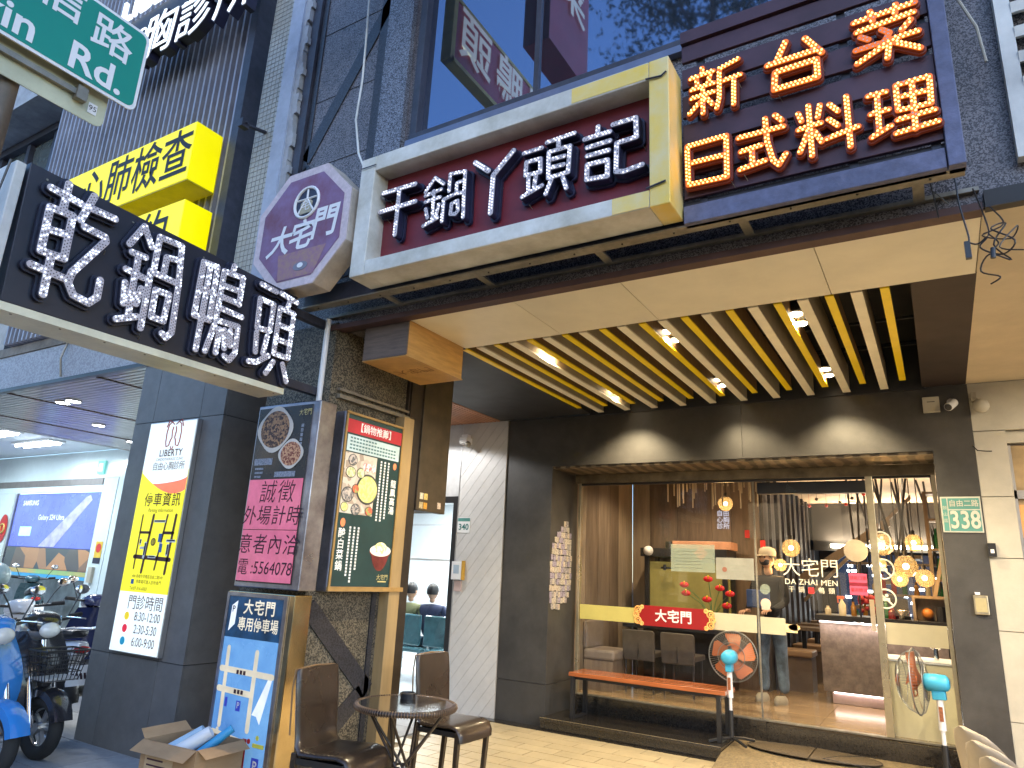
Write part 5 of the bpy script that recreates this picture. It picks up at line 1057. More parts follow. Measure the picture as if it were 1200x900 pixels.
# diagonal boards clipped to the wall rectangle
def clip(poly, f):
    out = []
    for i in range(len(poly)):
        a, b_ = poly[i-1], poly[i]; fa, fb_ = f(a), f(b_)
        if (fa >= 0) != (fb_ >= 0): t_ = fa/(fa-fb_); out.append((a[0]+(b_[0]-a[0])*t_, a[1]+(b_[1]-a[1])*t_))
        if fb_ >= 0: out.append(b_)
    return out
for k in range(-2,26):
    o_ = -.9+k*.17; sl_ = 1.25      # v = sl*u + o
    poly = [(-5.02,0.001),(-4.363,0.001),(-4.363,3.346),(-5.02,3.346)]
    poly = clip(poly, lambda p: p[1]-(sl_*(p[0]+5.02)+o_+.003)); 
    if len(poly) > 2: poly = clip(poly, lambda p: (sl_*(p[0]+5.02)+o_+.167)-p[1])
    if len(poly) < 3: continue
    b = MB(); b.prism([pl('Y',7.055,u,v) for u,v in poly], (0,-.004,0)); part('veneer_board', b, white_panel, ws)
b = MB(); b.box(-5.03,7.045,0,-5.02,7.25,3.348); part('edge_trim', b, alu, ws)
wc = thing('timber_slat_ceiling', 'reddish slatted timber ceiling over the clinic hall entrance', 'ceiling slats', (-5.5,6.5,3.35))
for x in np.arange(-7.6,-4.5,.055):
    b = MB(); b.box(x,5.2,3.345,x+.035,7.05,3.37); part('timber_slat', b, mat('red_brown_timber',(.50,.24,.13),.5,var=.15,scale=4,rnd=.1), wc)
b = MB(); b.box(-7.7,5.2,3.372,-4.48,7.05,3.40); part('backing', b, blackpaint, wc)
t = thing('door_number_340', 'small white plate with number 340 on the white wall', 'number plate', (-4.93,7.05,1.99))
b = MB(); rect(b,'Y',7.05,-5.045+.03,2.0,-4.83,2.18,.006); part('plate', b, white_m, t, bevel=.002); b = MB(); rect(b,'Y',7.044,-5.01,2.135,-4.835,2.175,.001); part('teal_strip', b, MATS['sea_green_enamel'], t); b = MB(); text(b,'340','Y',7.043,-4.922,2.065,.10,w=.001,bold=.002); part('lettering', b, mat('teal_ink',(.02,.18,.18),.5), t)
t = thing('door_intercom', 'white intercom with yellow edge on the white wall beneath plate 340', 'intercom', (-4.97,7.03,1.42)); b = MB(); b.box(-5.03,7.0,1.45,-4.88,7.05,1.66); part('intercom_body', b, white_m, t, bevel=.006); b = MB(); b.box(-4.885,6.998,1.45,-4.865,7.05,1.67); part('yellow_edge', b, mat('amber_plastic',(.6,.35,.05),.4), t); b = MB(); rect(b,'Y',7.0,-5.0,1.52,-4.92,1.62,.001); part('screen', b, mat('pale_blue_screen',(.4,.5,.6),.3), t); b = MB(); b.box(-5.0,7.035,1.32,-4.9,7.05,1.44); part('paper_note', b, mat('pinkish_note',(.6,.45,.42),.6), t)
t = thing('dome_camera', 'grey bracket camera on the hall wall near the timber ceiling', 'camera', (-4.9,7.0,3.0)); b = MB(); b.box(-5.0,6.98,3.14,-4.9,7.05,3.2); b.box(-4.97,6.9,3.07,-4.86,7.03,3.15); part('camera_body', b, white_m, t, bevel=.008); b = MB(); b.ball((-4.86,6.93,3.06),.04); part('lens', b, steel_light, t, smooth=60)
# ============================================================ RESTAURANT INTERIOR
IZ = .28
b = MB(); b.box(-3.9,7.72,.2,1.2,16,IZ); 
ifl = struct('floor_inside', b, mat('inside_floor_joint',(.10,.075,.05),.6))
ftile = mat('brown_wood_tile', (.34,.24,.14), .16, var=.2, scale=3, spec=.7, rnd=.1, stretch=(.4,3,1)); src = None
fm_ = MB(); fm_.box(-.447,-.297,0,.447,.297,.006)
for i in range(6):
    for j in range(9):
        x = -3.4+i*.9; y = 8.02+j*.6
        if src is None: src = part('inside_tile', fm_, ftile, None, local=True); src.parent = ifl; src.location = (x,y,IZ+.001)
        else: inst(src,(x,y,IZ+.001),ifl,'inside_tile')
wd = [mat('walnut_plank',(.17,.125,.09),.45,var=.25,scale=5,stretch=(3,3,.35),rnd=.12), mat('oak_plank',(.31,.24,.17),.45,var=.18,scale=5,stretch=(3,3,.35),rnd=.1), mat('grey_oak_plank',(.23,.175,.13),.5,var=.25,scale=5,stretch=(3,3,.35),rnd=.1)]
iw = thing('panelled_wall', 'wooden plank wall at the left side of the dining room', 'wall', (-3.78,8.6,IZ))
ys = [7.75,8.05,8.42,8.80,9.10,9.62]
for i,(a,c_) in enumerate(zip(ys[:-1],ys[1:])): b = MB(); b.box(-3.80,a+.003,IZ,-3.76,c_-.003,3.1); part('wood_plank', b, wd[[1,0,2,0,1][i]], iw)
bw = thing('wooden_back_wall', 'tall oak plank wall behind the fish tank', 'wall', (-2.9,9.64,IZ))
xs = [-3.76,-3.50,-3.10,-2.62,-2.36,-2.0]
for i,(a,c_) in enumerate(zip(xs[:-1],xs[1:])): b = MB(); b.box(a+.002,9.62,IZ,c_-.002,9.68,3.1); part('wood_plank', b, wd[[1,0,0,2,0][i]], bw)
b = MB(); b.box(-3.9,7.75,3.1,1.3,9.7,3.14); b.box(-3.9,9.7,3.1,-1.9,16,3.14); struct('ceiling_inside', b, mat('dark_grey_ceiling',(.12,.10,.085),.7))
b = MB(); b.box(-2.4,9.7,3.02,.9,14.2,3.06); struct('ceiling_board', b, mat('warm_pale_ceiling',(.62,.48,.34),.6,var=.05))
b = MB(); b.box(-3.9,14.6,IZ,1.3,14.7,3.2); b.box(1.2,7.76,IZ,1.3,14.6,3.2); struct('wall_inside', b, mat('dark_wall_paint',(.05,.045,.045),.6,var=.2))
b = MB(); b.box(-2.0,9.7,IZ,-1.96,14.6,3.1); struct('wall_corridor', b, mat('dark_slate_wall',(.075,.065,.06),.5,var=.3,scale=6))
b = MB(); b.box(-1.62,7.76,2.50,-.50,7.84,2.62); solo('header_box', b, blackplastic, 'black header box behind the top of the glass doors', 'header')
b = MB()
for i in range(9): x = -1.93+i*.02; b.box(-1.94,9.9+i*.45,IZ,-1.90,9.95+i*.45,3.0)
part_o = solo('lattice_screen', b, steel_dark, 'dark vertical lattice posts along the corridor wall', 'screen')
# stairs and beams at the back
b = MB(); b.prism([(-1.9,11.9,1.6),(-1.9,11.9,1.75),(-.6,11.9,2.65),(-.6,11.9,2.5)],(0,.08,0)); solo('stair_rail', b, wd[1], 'slanting wooden stair rail at the back of the dining room', 'rail')
b = MB(); b.box(-2.0,13.5,2.2,.9,13.6,3.0); solo('ceiling_beam', b, blackpaint, 'dark beam box across the rear of the dining room ceiling', 'beam')
sh = thing('wine_shelf', 'tall dark shelf with bottles by the right side of the dining room', 'shelf', (.1,9.6,1.3))
b = MB(); b.box(-.12,9.8,1.2,-.08,10.1,2.75); b.box(.5,9.8,1.2,.54,10.1,2.75)
for z in (1.35,1.7,2.05,2.4,2.72): b.box(-.08,9.8,z,.5,10.1,z+.025)
part('shelf_frame', b, wd[0], sh)
for z in (1.375,1.725,2.075):
    for i in range(5):
        b = MB(); b.lathe([(0,0),(.03,0),(.03,.15),(.012,.2),(.012,.24)],(-.02+i*.1,9.9,z),n=8); part('bottle', b, mat(['green_glass','red_glass','amber_glass'][i%3],[(.02,.12,.05),(.3,.03,.03),(.35,.17,.03)][i%3],.15,spec=.8), sh)
# back windows with cold light
bwn = thing('rear_window', 'cold lit glazing with signs at the rear of the dining room', 'window', (-.4,14.5,1))
b = MB(); 
for i in range(5): b.box(-1.7+i*.55,14.52,.7,-1.25+i*.55,14.56,2.2)
part('window_pane', b, mat('cold_pane',(.025,.03,.05),.2,emis=.02,ecol=(.25,.42,.8),var=.5,scale=2), bwn)
b = MB()
for i in range(34): x = -1.6+random.random()*2.4; z = .8+random.random()*1.2; b.box(x,14.49,z,x+.05+random.random()*.22,14.51,z+.04)
part('light_streak', b, tube_m, bwn)
# fish tank cabinet
ft = thing('fish_tank', 'black framed yellowish fish tank cabinet with a red diamond charm', 'fish tank', (-2.83,9.3,.95))
b = MB(); 
for x in (-3.36,-2.34): b.box(x-.03,9.1,1.02,x+.03,9.16,1.95); b.box(x-.03,9.5,1.02,x+.03,9.56,1.95)
b.box(-3.44,9.08,1.86,-2.30,9.58,1.97); b.box(-3.39,9.1,.98,-2.31,9.56,1.04); part('tank_frame', b, blackplastic, ft, bevel=.004)
b = MB(); b.box(-3.33,9.15,1.05,-2.37,9.52,1.80); part('tank_water', b, mat('olive_tank_water',(.24,.21,.07),.15,var=.2,scale=2.5,emis=.04,ecol=(.55,.42,.10)), ft)
b = MB(); b.prism([(-2.62,9.07,1.915+.09),(-2.53,9.07,1.915),(-2.62,9.07,1.915-.09),(-2.71,9.07,1.915)],(0,-.006,0)); part('diamond_charm', b, mat('red_gold_charm',(.7,.12,.04),.5,var=.3,scale=40), ft)
b = MB(); b.ball((-3.32,9.06,1.93),.065,14,10); part('white_ball', b, white_m, ft, smooth=60); b = MB(); b.cyl((-3.08,9.2,1.97),(-3.08,9.2,2.06),.05); b.cyl((-3.15,9.07,1.72),(-2.98,9.07,1.72),.012); b.cyl((-3.1,9.07,1.69),(-3.1,9.07,1.76),.022); part('pump_fitting', b, blackplastic, ft)
b = MB(); b.box(-3.40,9.08,IZ,-2.32,9.56,.978); part('tank_stand', b, blackplastic, ft)
b = MB(); b.box(-3.02,9.15,1.972,-2.26,9.5,2.07); solo('gift_box', b, mat('salmon_box',(.62,.32,.2),.5,var=.15,scale=8), 'long salmon coloured box lying on top of the fish tank', 'box', bevel=.004)
# flower vase
fl_ = thing('flower_vase', 'vase of red anthurium flowers before the fish tank', 'flowers', (-2.45,8.9,.98))
b = MB(); b.lathe([(0,0),(.06,0),(.08,.08),(.05,.17),(.055,.2)],(-2.45,8.9,.98),n=16); part('vase', b, blackplastic, fl_, smooth=50)
b = MB()
FLW = [(-2.78,1.52),(-2.76,1.42),(-2.48,1.60),(-2.34,1.50),(-2.50,1.36),(-2.22,1.44),(-2.26,1.30)]
for x,z in FLW: b.tube([(-2.45,8.9,1.15),(-2.45+(x+2.45)*.5,8.9,(z+1.15)/2+.04),(x,8.88,z)],.005,5)
part('stem', b, mat('green_stem',(.08,.2,.05),.5), fl_)
for x,z in FLW:
    b = MB(); b.ball((x,8.86,z),.055,10,6,1.1,.5,.65); part('flower', b, mat('red_flower',(.78,.03,.04),.35), fl_, smooth=60)
    b = MB(); b.cyl((x,8.85,z),(x+.02,8.80,z+.04),.008); part('spadix', b, slat_yellow, fl_)
stc = thing('staircase', 'dark staircase with wooden treads rising at the back of the dining room', 'stairs', (-1.2,12.6,IZ))
for i in range(9): b = MB(); b.box(-1.85+i*.17,12.2,IZ+.25+i*.19,-1.60+i*.17,13.1,IZ+.30+i*.19); part('tread', b, wd[1], stc)
for i in range(9): b = MB(); b.cyl((-1.72+i*.17,12.2,IZ+.30+i*.19),(-1.72+i*.17,12.2,IZ+1.1+i*.19),.012,n=6); part('baluster', b, blackplastic, stc)
b = MB(); b.prism([(-1.9,12.19,IZ+1.05),(-1.9,12.19,IZ+1.12),(-.3,12.19,IZ+2.72),(-.3,12.19,IZ+2.65)],(0,.04,0)); part('handrail', b, wd[1], stc)
# clutter on and behind the counter
for k,(x,y,h,r,m_,nm,lb_) in enumerate(((-1.22,9.5,.10,.035,'cloudy_plastic','cup','small cloudy cup at the left end of the counter'),(-.95,9.6,.16,.03,'amber_glass','jar','amber jar behind the spray bottle'),(-.60,9.5,.22,.028,'green_glass','bottle','green bottle right of the dark red bouquet'),(-.53,9.35,.12,.04,'red_glass','cup','red cup before the terminal screen'),(-.30,9.7,.26,.03,'amber_glass','bottle','tall amber bottle beside the terminal'))):
    b = MB(); b.lathe([(0,0),(r,0),(r,h*.65),(r*.5,h*.8),(r*.5,h),(0,h)],(x,y,1.26),n=14); solo(nm, b, mat(m_,{'cloudy_plastic':(.65,.58,.42),'amber_glass':(.35,.17,.03),'green_glass':(.02,.12,.05),'red_glass':(.3,.03,.03)}[m_],.2,spec=.8), lb_, nm, smooth=40)
b = MB(); b.box(-.78,9.62,1.262,-.52,9.66,1.52); b.box(-.68,9.62,1.26,-.62,9.70,1.30); solo('monitor', b, blackplastic, 'black computer monitor seen from behind on the counter', 'monitor', bevel=.004)
bs = thing('back_bar', 'dark back bar with shelves of bottles behind the counter', 'bar shelf', (-.4,10.9,IZ))
for z in (1.1,1.5,1.9): b = MB(); b.box(-1.1,10.8,z,.6,11.05,z+.03); part('shelf', b, wd[0], bs)
for i in range(26): x = -1.05+(i%13)*.125+random.uniform(-.02,.02); z = (1.13,1.53)[i//13]; h = .16+random.random()*.12; b = MB(); b.lathe([(0,0),(.032,0),(.032,h*.6),(.012,h*.8),(.012,h)],(x,10.9,z),n=8); part('bottle', b, MATS[['green_glass','red_glass','amber_glass','cloudy_plastic'][random.randrange(4)]], bs)
# dining chairs seen from behind
def dchair(name_label, x, y, rz=0, g='dining chairs behind the glass'):
    t = thing('dining_chair', name_label, 'chair', (x,y,IZ), rz, g)
    b = MB(); rg = []
    for z,o_,w_ in ((.36,0,.19),(.5,-.01,.2),(.68,-.03,.2),(.70,-.034,.18)): rg.append([(-w_,-.20+o_,z),(w_,-.20+o_,z),(w_,-.165+o_,z),(-w_,-.165+o_,z)])
    b.loft(rg); part('backrest', b, dch, t, local=True, bevel=.012)
    b = MB(); b.box(-.004,-.216,.38,.004,-.206,.66); part('seam', b, blackplastic, t, local=True)
    b = MB(); b.box(-.2,-.19,.40,.2,.22,.46); part('seat', b, dch, t, local=True, bevel=.012)
    for sx_ in (-1,1):
        for sy in (-1,1): b = MB(); b.cyl((sx_*.17,sy*.17,.0),(sx_*.17,sy*.16,.40),.012,n=8); part('leg', b, blackplastic, t, local=True)
    return t
dch = mat('grey_leatherette', (.085,.075,.068), .4, var=.15, scale=10, bump=.1)
dchair('grey dining chair behind the glass nearest the corner bench', -3.15, 8.45)
dchair('grey dining chair behind the glass left of the standing fan', -2.68, 8.45)
dt = thing('dining_table', 'dark dining table behind the glass beyond the grey chairs', 'table', (-2.85,8.95,IZ))
b = MB(); b.box(-3.5,8.62,.98,-2.15,9.05,1.02); part('tabletop', b, blackplastic, dt, bevel=.004)
for x in (-3.4,-2.25): b = MB(); b.cyl((x,8.8,IZ),(x,8.8,.98),.03); part('leg', b, blackplastic, dt)
bn = thing('corner_bench', 'upholstered brown corner bench against the plank wall', 'bench seat', (-3.6,8.2,IZ))
b = MB(); b.box(-3.75,8.0,.62,-3.35,8.5,.74); part('cushion', b, mat('taupe_upholstery',(.20,.165,.14),.5,var=.15), bn, bevel=.03)
b = MB(); b.box(-3.74,8.02,IZ,-3.38,8.48,.62); part('bench_base', b, wd[2], bn)
b = MB(); b.box(-3.755,8.0,.74,-3.70,8.5,1.05); part('back_pad', b, MATS['taupe_upholstery'], bn, bevel=.015)
# row of tables and bench seats further in
for i,y in enumerate((10.2,11.3,12.6)):
    t = thing('booth_seat', f"brown booth seat with thick padding by the corridor, {['nearest','second','farthest'][i]} one", 'seat', (-1.72,y,IZ), 0, 'booth seats')
    b = MB(); b.box(-1.93,y-.22,IZ+.42,-1.50,y+.22,IZ+.50); part('seat_pad', b, mat('caramel_pad',(.36,.24,.14),.4), t, bevel=.02)
    b = MB(); b.box(-1.90,y-.18,IZ,-1.52,y+.18,IZ+.42); part('seat_base', b, mat('grey_brown_base',(.16,.12,.09),.6), t)
    t = thing('side_table', f"small dark square table at the corridor, {['nearest','second','farthest'][i]} one", 'table', (-1.72,y+.5,IZ), 0, 'corridor tables')
    b = MB(); b.box(-1.95,y+.27,IZ+.72,-1.45,y+.75,IZ+.76); part('tabletop', b, wd[0], t); b = MB(); b.cyl((-1.7,y+.5,IZ),(-1.7,y+.5,IZ+.72),.03); part('leg', b, blackplastic, t)
# counter
cv = thing('cove_lamp', 'warm uplight trough on the beam at the rear of the dining room', 'lamp', (-.6,13.4,2.2)); b = MB(); b.box(-1.6,13.3,2.25,.6,13.48,2.30); part('lamp_trough', b, bulb_m, cv)
for y_ in (13.38,10.4):  # upward area lights added to brighten the pale ceiling inside
    ld = bpy.data.lights.new('cove_light','AREA'); ld.shape='RECTANGLE'; ld.size=2.2; ld.size_y=.15; ld.energy=9 if y_ > 12 else 6; ld.color=(1,.76,.5); lo = bpy.data.objects.new('cove_light', ld); COL.objects.link(lo); lo.parent=cv; lo.location=(0,y_-13.4,.15); lo.rotation_euler=(R(180),0,0)
ct = thing('service_counter', 'grey stone clad counter with black top and light strips', 'counter', (-.95,9.5,IZ))
stone = mat('grey_counter_stone', (.20,.165,.14), .35, var=.3, scale=14, col2=(.10,.08,.07), bump=.1, dirt=.2)
b = MB(); b.box(-1.30,9.32,.42,-.02,9.95,1.17); part('stone_front', b, stone, ct)
b = MB(); b.box(-1.34,9.25,1.20,.05,10.0,1.26); part('counter_top', b, blackplastic, ct, bevel=.004)
b = MB(); b.box(-1.22,9.40,IZ+.01,-.02,9.9,.40); part('plinth', b, mat('pinkish_lit_plinth',(.5,.38,.36),.4), ct)
ls = mat('led_strip_warm_white', (1,.9,.85), .4, emis=2, ecol=(1,.80,.72))
b = MB(); b.box(-1.30,9.300,1.175,-.02,9.318,1.19); b.box(-1.2,9.375,.40,-.02,9.395,.412); part('light_strip', b, ls, ct)
for x,z,h in ((-.7,1.2,.0),): pass
ld = bpy.data.lights.new('strip_light','AREA'); ld.shape='RECTANGLE'; ld.size=1.25; ld.size_y=.03; ld.energy=2; ld.color=(1,.82,.74); lo = bpy.data.objects.new('strip_light', ld); COL.objects.link(lo); lo.parent=ct; lo.location=(.29,-.24,.90); lo.rotation_euler=(R(-15),0,0)
sb = thing('spray_bottle', 'clear spray bottle with an orange trigger on the counter', 'bottle', (-1.05,9.4,1.26))
b = MB(); b.lathe([(0,0),(.04,0),(.042,.12),(.015,.17),(.015,.19)],(-1.05,9.4,1.26),n=14); part('bottle_body', b, mat('cloudy_plastic',(.65,.58,.42),.3), sb, smooth=50)
b = MB(); b.box(-1.10,9.385,1.445,-1.02,9.415,1.48); b.box(-1.10,9.39,1.40,-1.085,9.41,1.45); part('trigger', b, mat('red_orange_plastic',(.7,.13,.05),.4), sb, bevel=.004)
b = MB()
for i in range(26): b.ball((-.86+random.random()*.22,9.42+random.random()*.12,1.29+random.random()*.20),.018+random.random()*.02,8,5)
solo('red_bouquet', b, mat('wine_red_petals',(.40,.03,.05),.5,var=.3,scale=20), 'dark red bouquet standing on the counter', 'flowers', smooth=60)
sg_ = thing('menu_stand', 'small white upright card on the counter edge', 'card', (-.72,9.28,1.05)); b = MB(); b.box(-.745,9.24,1.12,-.695,9.246,1.46); part('card', b, white_m, sg_)
pcx = thing('picture_frame', 'wooden framed display with orange items at the counter end', 'frame', (-.1,9.3,1.0))
b = MB(); b.box(-.32,9.3,1.26,-.29,9.5,1.53); b.box(-.29,9.3,1.50,.05,9.5,1.53); b.box(-.29,9.46,1.26,.05,9.49,1.50); part('wood_frame', b, wd[1], pcx); b = MB(); b.ball((-.18,9.38,1.34),.06,10,8); part('orange_jar', b, mat('orange_ceramic',(.6,.22,.04),.4), pcx, smooth=60); b = MB(); b.cyl((-.05,9.38,1.26),(-.05,9.38,1.42),.05); part('dark_jar', b, blackplastic, pcx)
b = MB(); b.prism([(-.12,9.5,1.5),(-.08,9.5,1.5),(.04,9.5,1.98),(.0,9.5,1.98)],(0,.03,0)); solo('easel_leg', b, wd[1], 'slanted wooden easel leg behind the framed display', 'easel')
b = MB(); b.box(-.55,9.4,1.26,-.35,9.6,1.30); b.box(-.53,9.55,1.30,-.37,9.58,1.48); solo('cash_register', b, blackplastic, 'black card terminal screen on the counter', 'terminal')
b = MB(); b.lathe([(0,0),(.03,0),(.035,.03),(.09,.10),(.085,.10),(.03,.035),(0,.03)],(-.44,9.33,1.26),n=16); solo('glass_bowl', b, chrome, 'small shiny bowl on the counter by the terminal', 'bowl', smooth=40)
# white cabinet behind right door
cbn = thing('white_cabinet', 'cream low cabinet behind the right glass door', 'cabinet', (-.3,8,IZ))
cabm = mat('cream_cabinet_paint', (.72,.68,.46), .5, var=.06, scale=5)
b = MB(); b.box(-.56,7.80,IZ,.02,8.3,.93); part('cabinet_body', b, cabm, cbn, bevel=.004); b = MB(); b.box(-.575,7.785,.932,.03,8.31,.955); part('cabinet_top', b, WB, cbn, bevel=.003)
b = MB(); b.torus((-.12,8.05,1.10),(0,1,0),.05,.01); b.cyl((-.12,8.05,.955),(-.12,8.05,1.06),.02); solo('desk_hook', b, chrome, 'small chrome hook stand on the cream cabinet', 'hook')
# pendant lamps
gm = glass('honey_glass_globe', tint=(1,.80,.50), haze=.12)
core = mat('lamp_filament', (1,.9,.7), .4, emis=4, ecol=(1,.82,.5))
PD = [(-2.17,8.6,2.49,.09,'flat round glass pendant lamp above the fish tank'),(-1.50,8.9,2.0,.105,'honeycomb glass pendant lamp left of the lettering'),(-1.63,8.9,1.80,.075,'small glass pendant lamp beneath the honeycomb one'),(-.53,8.7,2.05,.12,'large pendant globe behind the door frame'),(-.33,8.9,1.83,.12,'lower pendant globe right of the door frame'),(-.42,9.3,1.70,.09,'smallest pendant globe over the counter'),(-.17,9.2,1.72,.10,'pendant globe low at the right above the framed display'),(-.62,9.4,1.86,.08,'small pendant globe behind the round pale disc'),(-.25,9.5,2.12,.10,'high pendant globe beside the wine shelf')]
for x,y,z,r,lb_ in PD:
    t = thing('pendant_lamp', lb_, 'pendant lamp', (x,y,z-r), 0, 'pendant lamps of the restaurant')
    b = MB(); b.ball((x,y,z),r,9,6); part('glass_shade', b, glassg if False else gm, t)
    b = MB(); b.ball((x,y,z),r*.28,10,6); part('bulb', b, core, t, smooth=60)
    b = MB(); b.cyl((x,y,z+r),(x,y,3.1),.005,n=6); b.cyl((x,y,z+r-.01),(x,y,z+r+.04),.02,n=10); part('cord', b, blackplastic, t)
    ld = bpy.data.lights.new('pendant_light','POINT'); ld.energy = 1.4; ld.color = (1,.72,.40); ld.shadow_soft_size = r; lo = bpy.data.objects.new('pendant_light', ld); COL.objects.link(lo); lo.parent = t; lo.location = (0,0,r*.75)
t = thing('round_board', 'pale round disc standing on a thin post over the counter', 'disc', (-.8,9.0,1.26)); b = MB(); b.cyl((-.82,8.98,1.99),(-.82,9.0,1.99),.125,n=28); part('disc', b, mat('pale_grey_disc',(.50,.44,.32),.5,emis=.1), t); b = MB(); b.cyl((-.82,9.0,1.26),(-.82,9.0,1.87),.01); part('post', b, blackplastic, t)
# hanging rods and charms at the ceiling edge
for k in range(34):
    x = -2.75+k*.036+random.uniform(-.01,.01); y = 8.0+random.random()*.5; l = .08+random.random()*.26 if x < -1.7 else .06+random.random()*.12
    b = MB(); b.cyl((x,y,2.72-l),(x,y,3.1),.009,n=6)
    solo('hanging_rod', b, mat('pale_wood_rod',(.62,.50,.34),.5,rnd=.2), 'thin pale wooden rod hanging in the cluster above the glass', 'rod', 'wooden rods hanging above the fish tank')
for k in range(16):
    x0_ = -1.0+k*.075+random.uniform(-.03,.03); y = 9.6+random.random()*1.4; x1_ = x0_+random.uniform(-.25,.35)
    b = MB(); b.cyl((x0_,y,3.0),(x1_,y,1.5+random.random()*.5),.014,n=6)
    solo('black_rod', b, blackplastic, 'slanted black rod of the bundle over the counter', 'rod', 'black rods hanging over the counter')
for k in range(9):
    x = -1.55+k*.11+random.uniform(-.02,.02); y = 9.8+random.random()*.6; z = 2.6+random.random()*.18
    b = MB(); b.cyl((x,y,z),(x,y,3.04),.002,n=5); b.ball((x,y,z-.02),.022,8,6); solo('hanging_charm', b, redv if k % 2 else blackplastic, f"small {'red' if k % 2 else 'black'} charm on a thread under the pale ceiling", 'charm', f"{'red' if k % 2 else 'black'} charms hanging from the ceiling")
for (x,y,z,lb_) in ((-1.88,9.2,2.05,'small red paper charm on the wall by the corridor'),(-2.15,9.58,2.2,'pink paper cut charm on the oak wall')):
    b = MB(); b.box(x-.03,y,z-.05,x+.03,y+.005,z+.05); solo('paper_charm', b, redv, lb_, 'charm')
b = MB(); text(b,'自由\n心胸\n診所','Y',9.6,-2.46,2.38,.085,w=.01); solo('wall_calligraphy', b, mat('pale_blue_letters',(.45,.52,.7),.5,emis=.25), 'pale blue small characters on the oak wall', 'lettering')  # glowing letters modelled in place of the clinic sign's reflection
for (x,y,e) in ((-2.9,8.6,34),(-1.2,8.6,26),(-.4,10.2,16),(-1.4,11.8,20),(-1.2,13.3,12),(-.28,7.74,26)):  # last entry is a spot added to brighten the cream cabinet
    t = thing('ceiling_spot', {(-2.9):'ceiling spot over the grey dining chairs',(-1.2):'ceiling spot over the doorway' if y<9 else 'ceiling spot at the far end of the corridor',(-.4):'ceiling spot over the counter',(-.28):'ceiling spot over the cream cabinet',(-1.4):'ceiling spot in the middle of the corridor'}[x], 'ceiling light', (x,y,3.0)); b = MB(); b.cyl((x,y,3.0),(x,y,3.02 if y>9.7 else 3.1),.05); part('lamp_housing', b, blackplastic, t); b = MB(); b.cyl((x,y,2.995),(x,y,3.0),.04); part('lamp_lens', b, bulb_m, t)
    ld = bpy.data.lights.new('ceiling_lamp','SPOT'); ld.energy=e*.65; ld.spot_size=R(140); ld.spot_blend=.6; ld.color=(1,.76,.46); ld.shadow_soft_size=.05; lo = bpy.data.objects.new('ceiling_lamp', ld); COL.objects.link(lo); lo.parent=t; lo.location=(0,0,-.03)

# ============================================================ BENCH, FANS, CHAIRS, TABLE
bt = thing('wooden_bench', 'long orange brown wooden bench on black steel legs before the window', 'bench', (-2.68,7.32,.12))
bwood = mat('varnished_orange_wood', (.42,.125,.04), .22, var=.22, scale=4, stretch=(.5,5,5), coat=.6, rnd=.06)
for k,(y0,y1) in enumerate(((7.12,7.215),(7.22,7.315),(7.32,7.415),(7.42,7.50))):
    b = MB(); b.box(-3.50,y0,.535,-1.86,y1,.575); part('seat_plank', b, bwood, bt, bevel=.004)
for x in (-3.46,-1.93):
    for y in (7.15,7.46): b = MB(); b.box(x-.02,y-.02,.122,x+.02,y+.02,.533); part('leg', b, blackplastic, bt)
    b = MB(); b.box(x-.02,7.171,.122,x+.02,7.439,.145); b.box(x-.02,7.171,.50,x+.02,7.439,.533); part('foot_bar', b, steel_light if x > -3 else blackplastic, bt)
b = MB(); b.box(-3.44,7.155,.505,-1.95,7.18,.533); b.box(-3.44,7.43,.505,-1.95,7.455,.533); part('rail', b, blackplastic, bt)

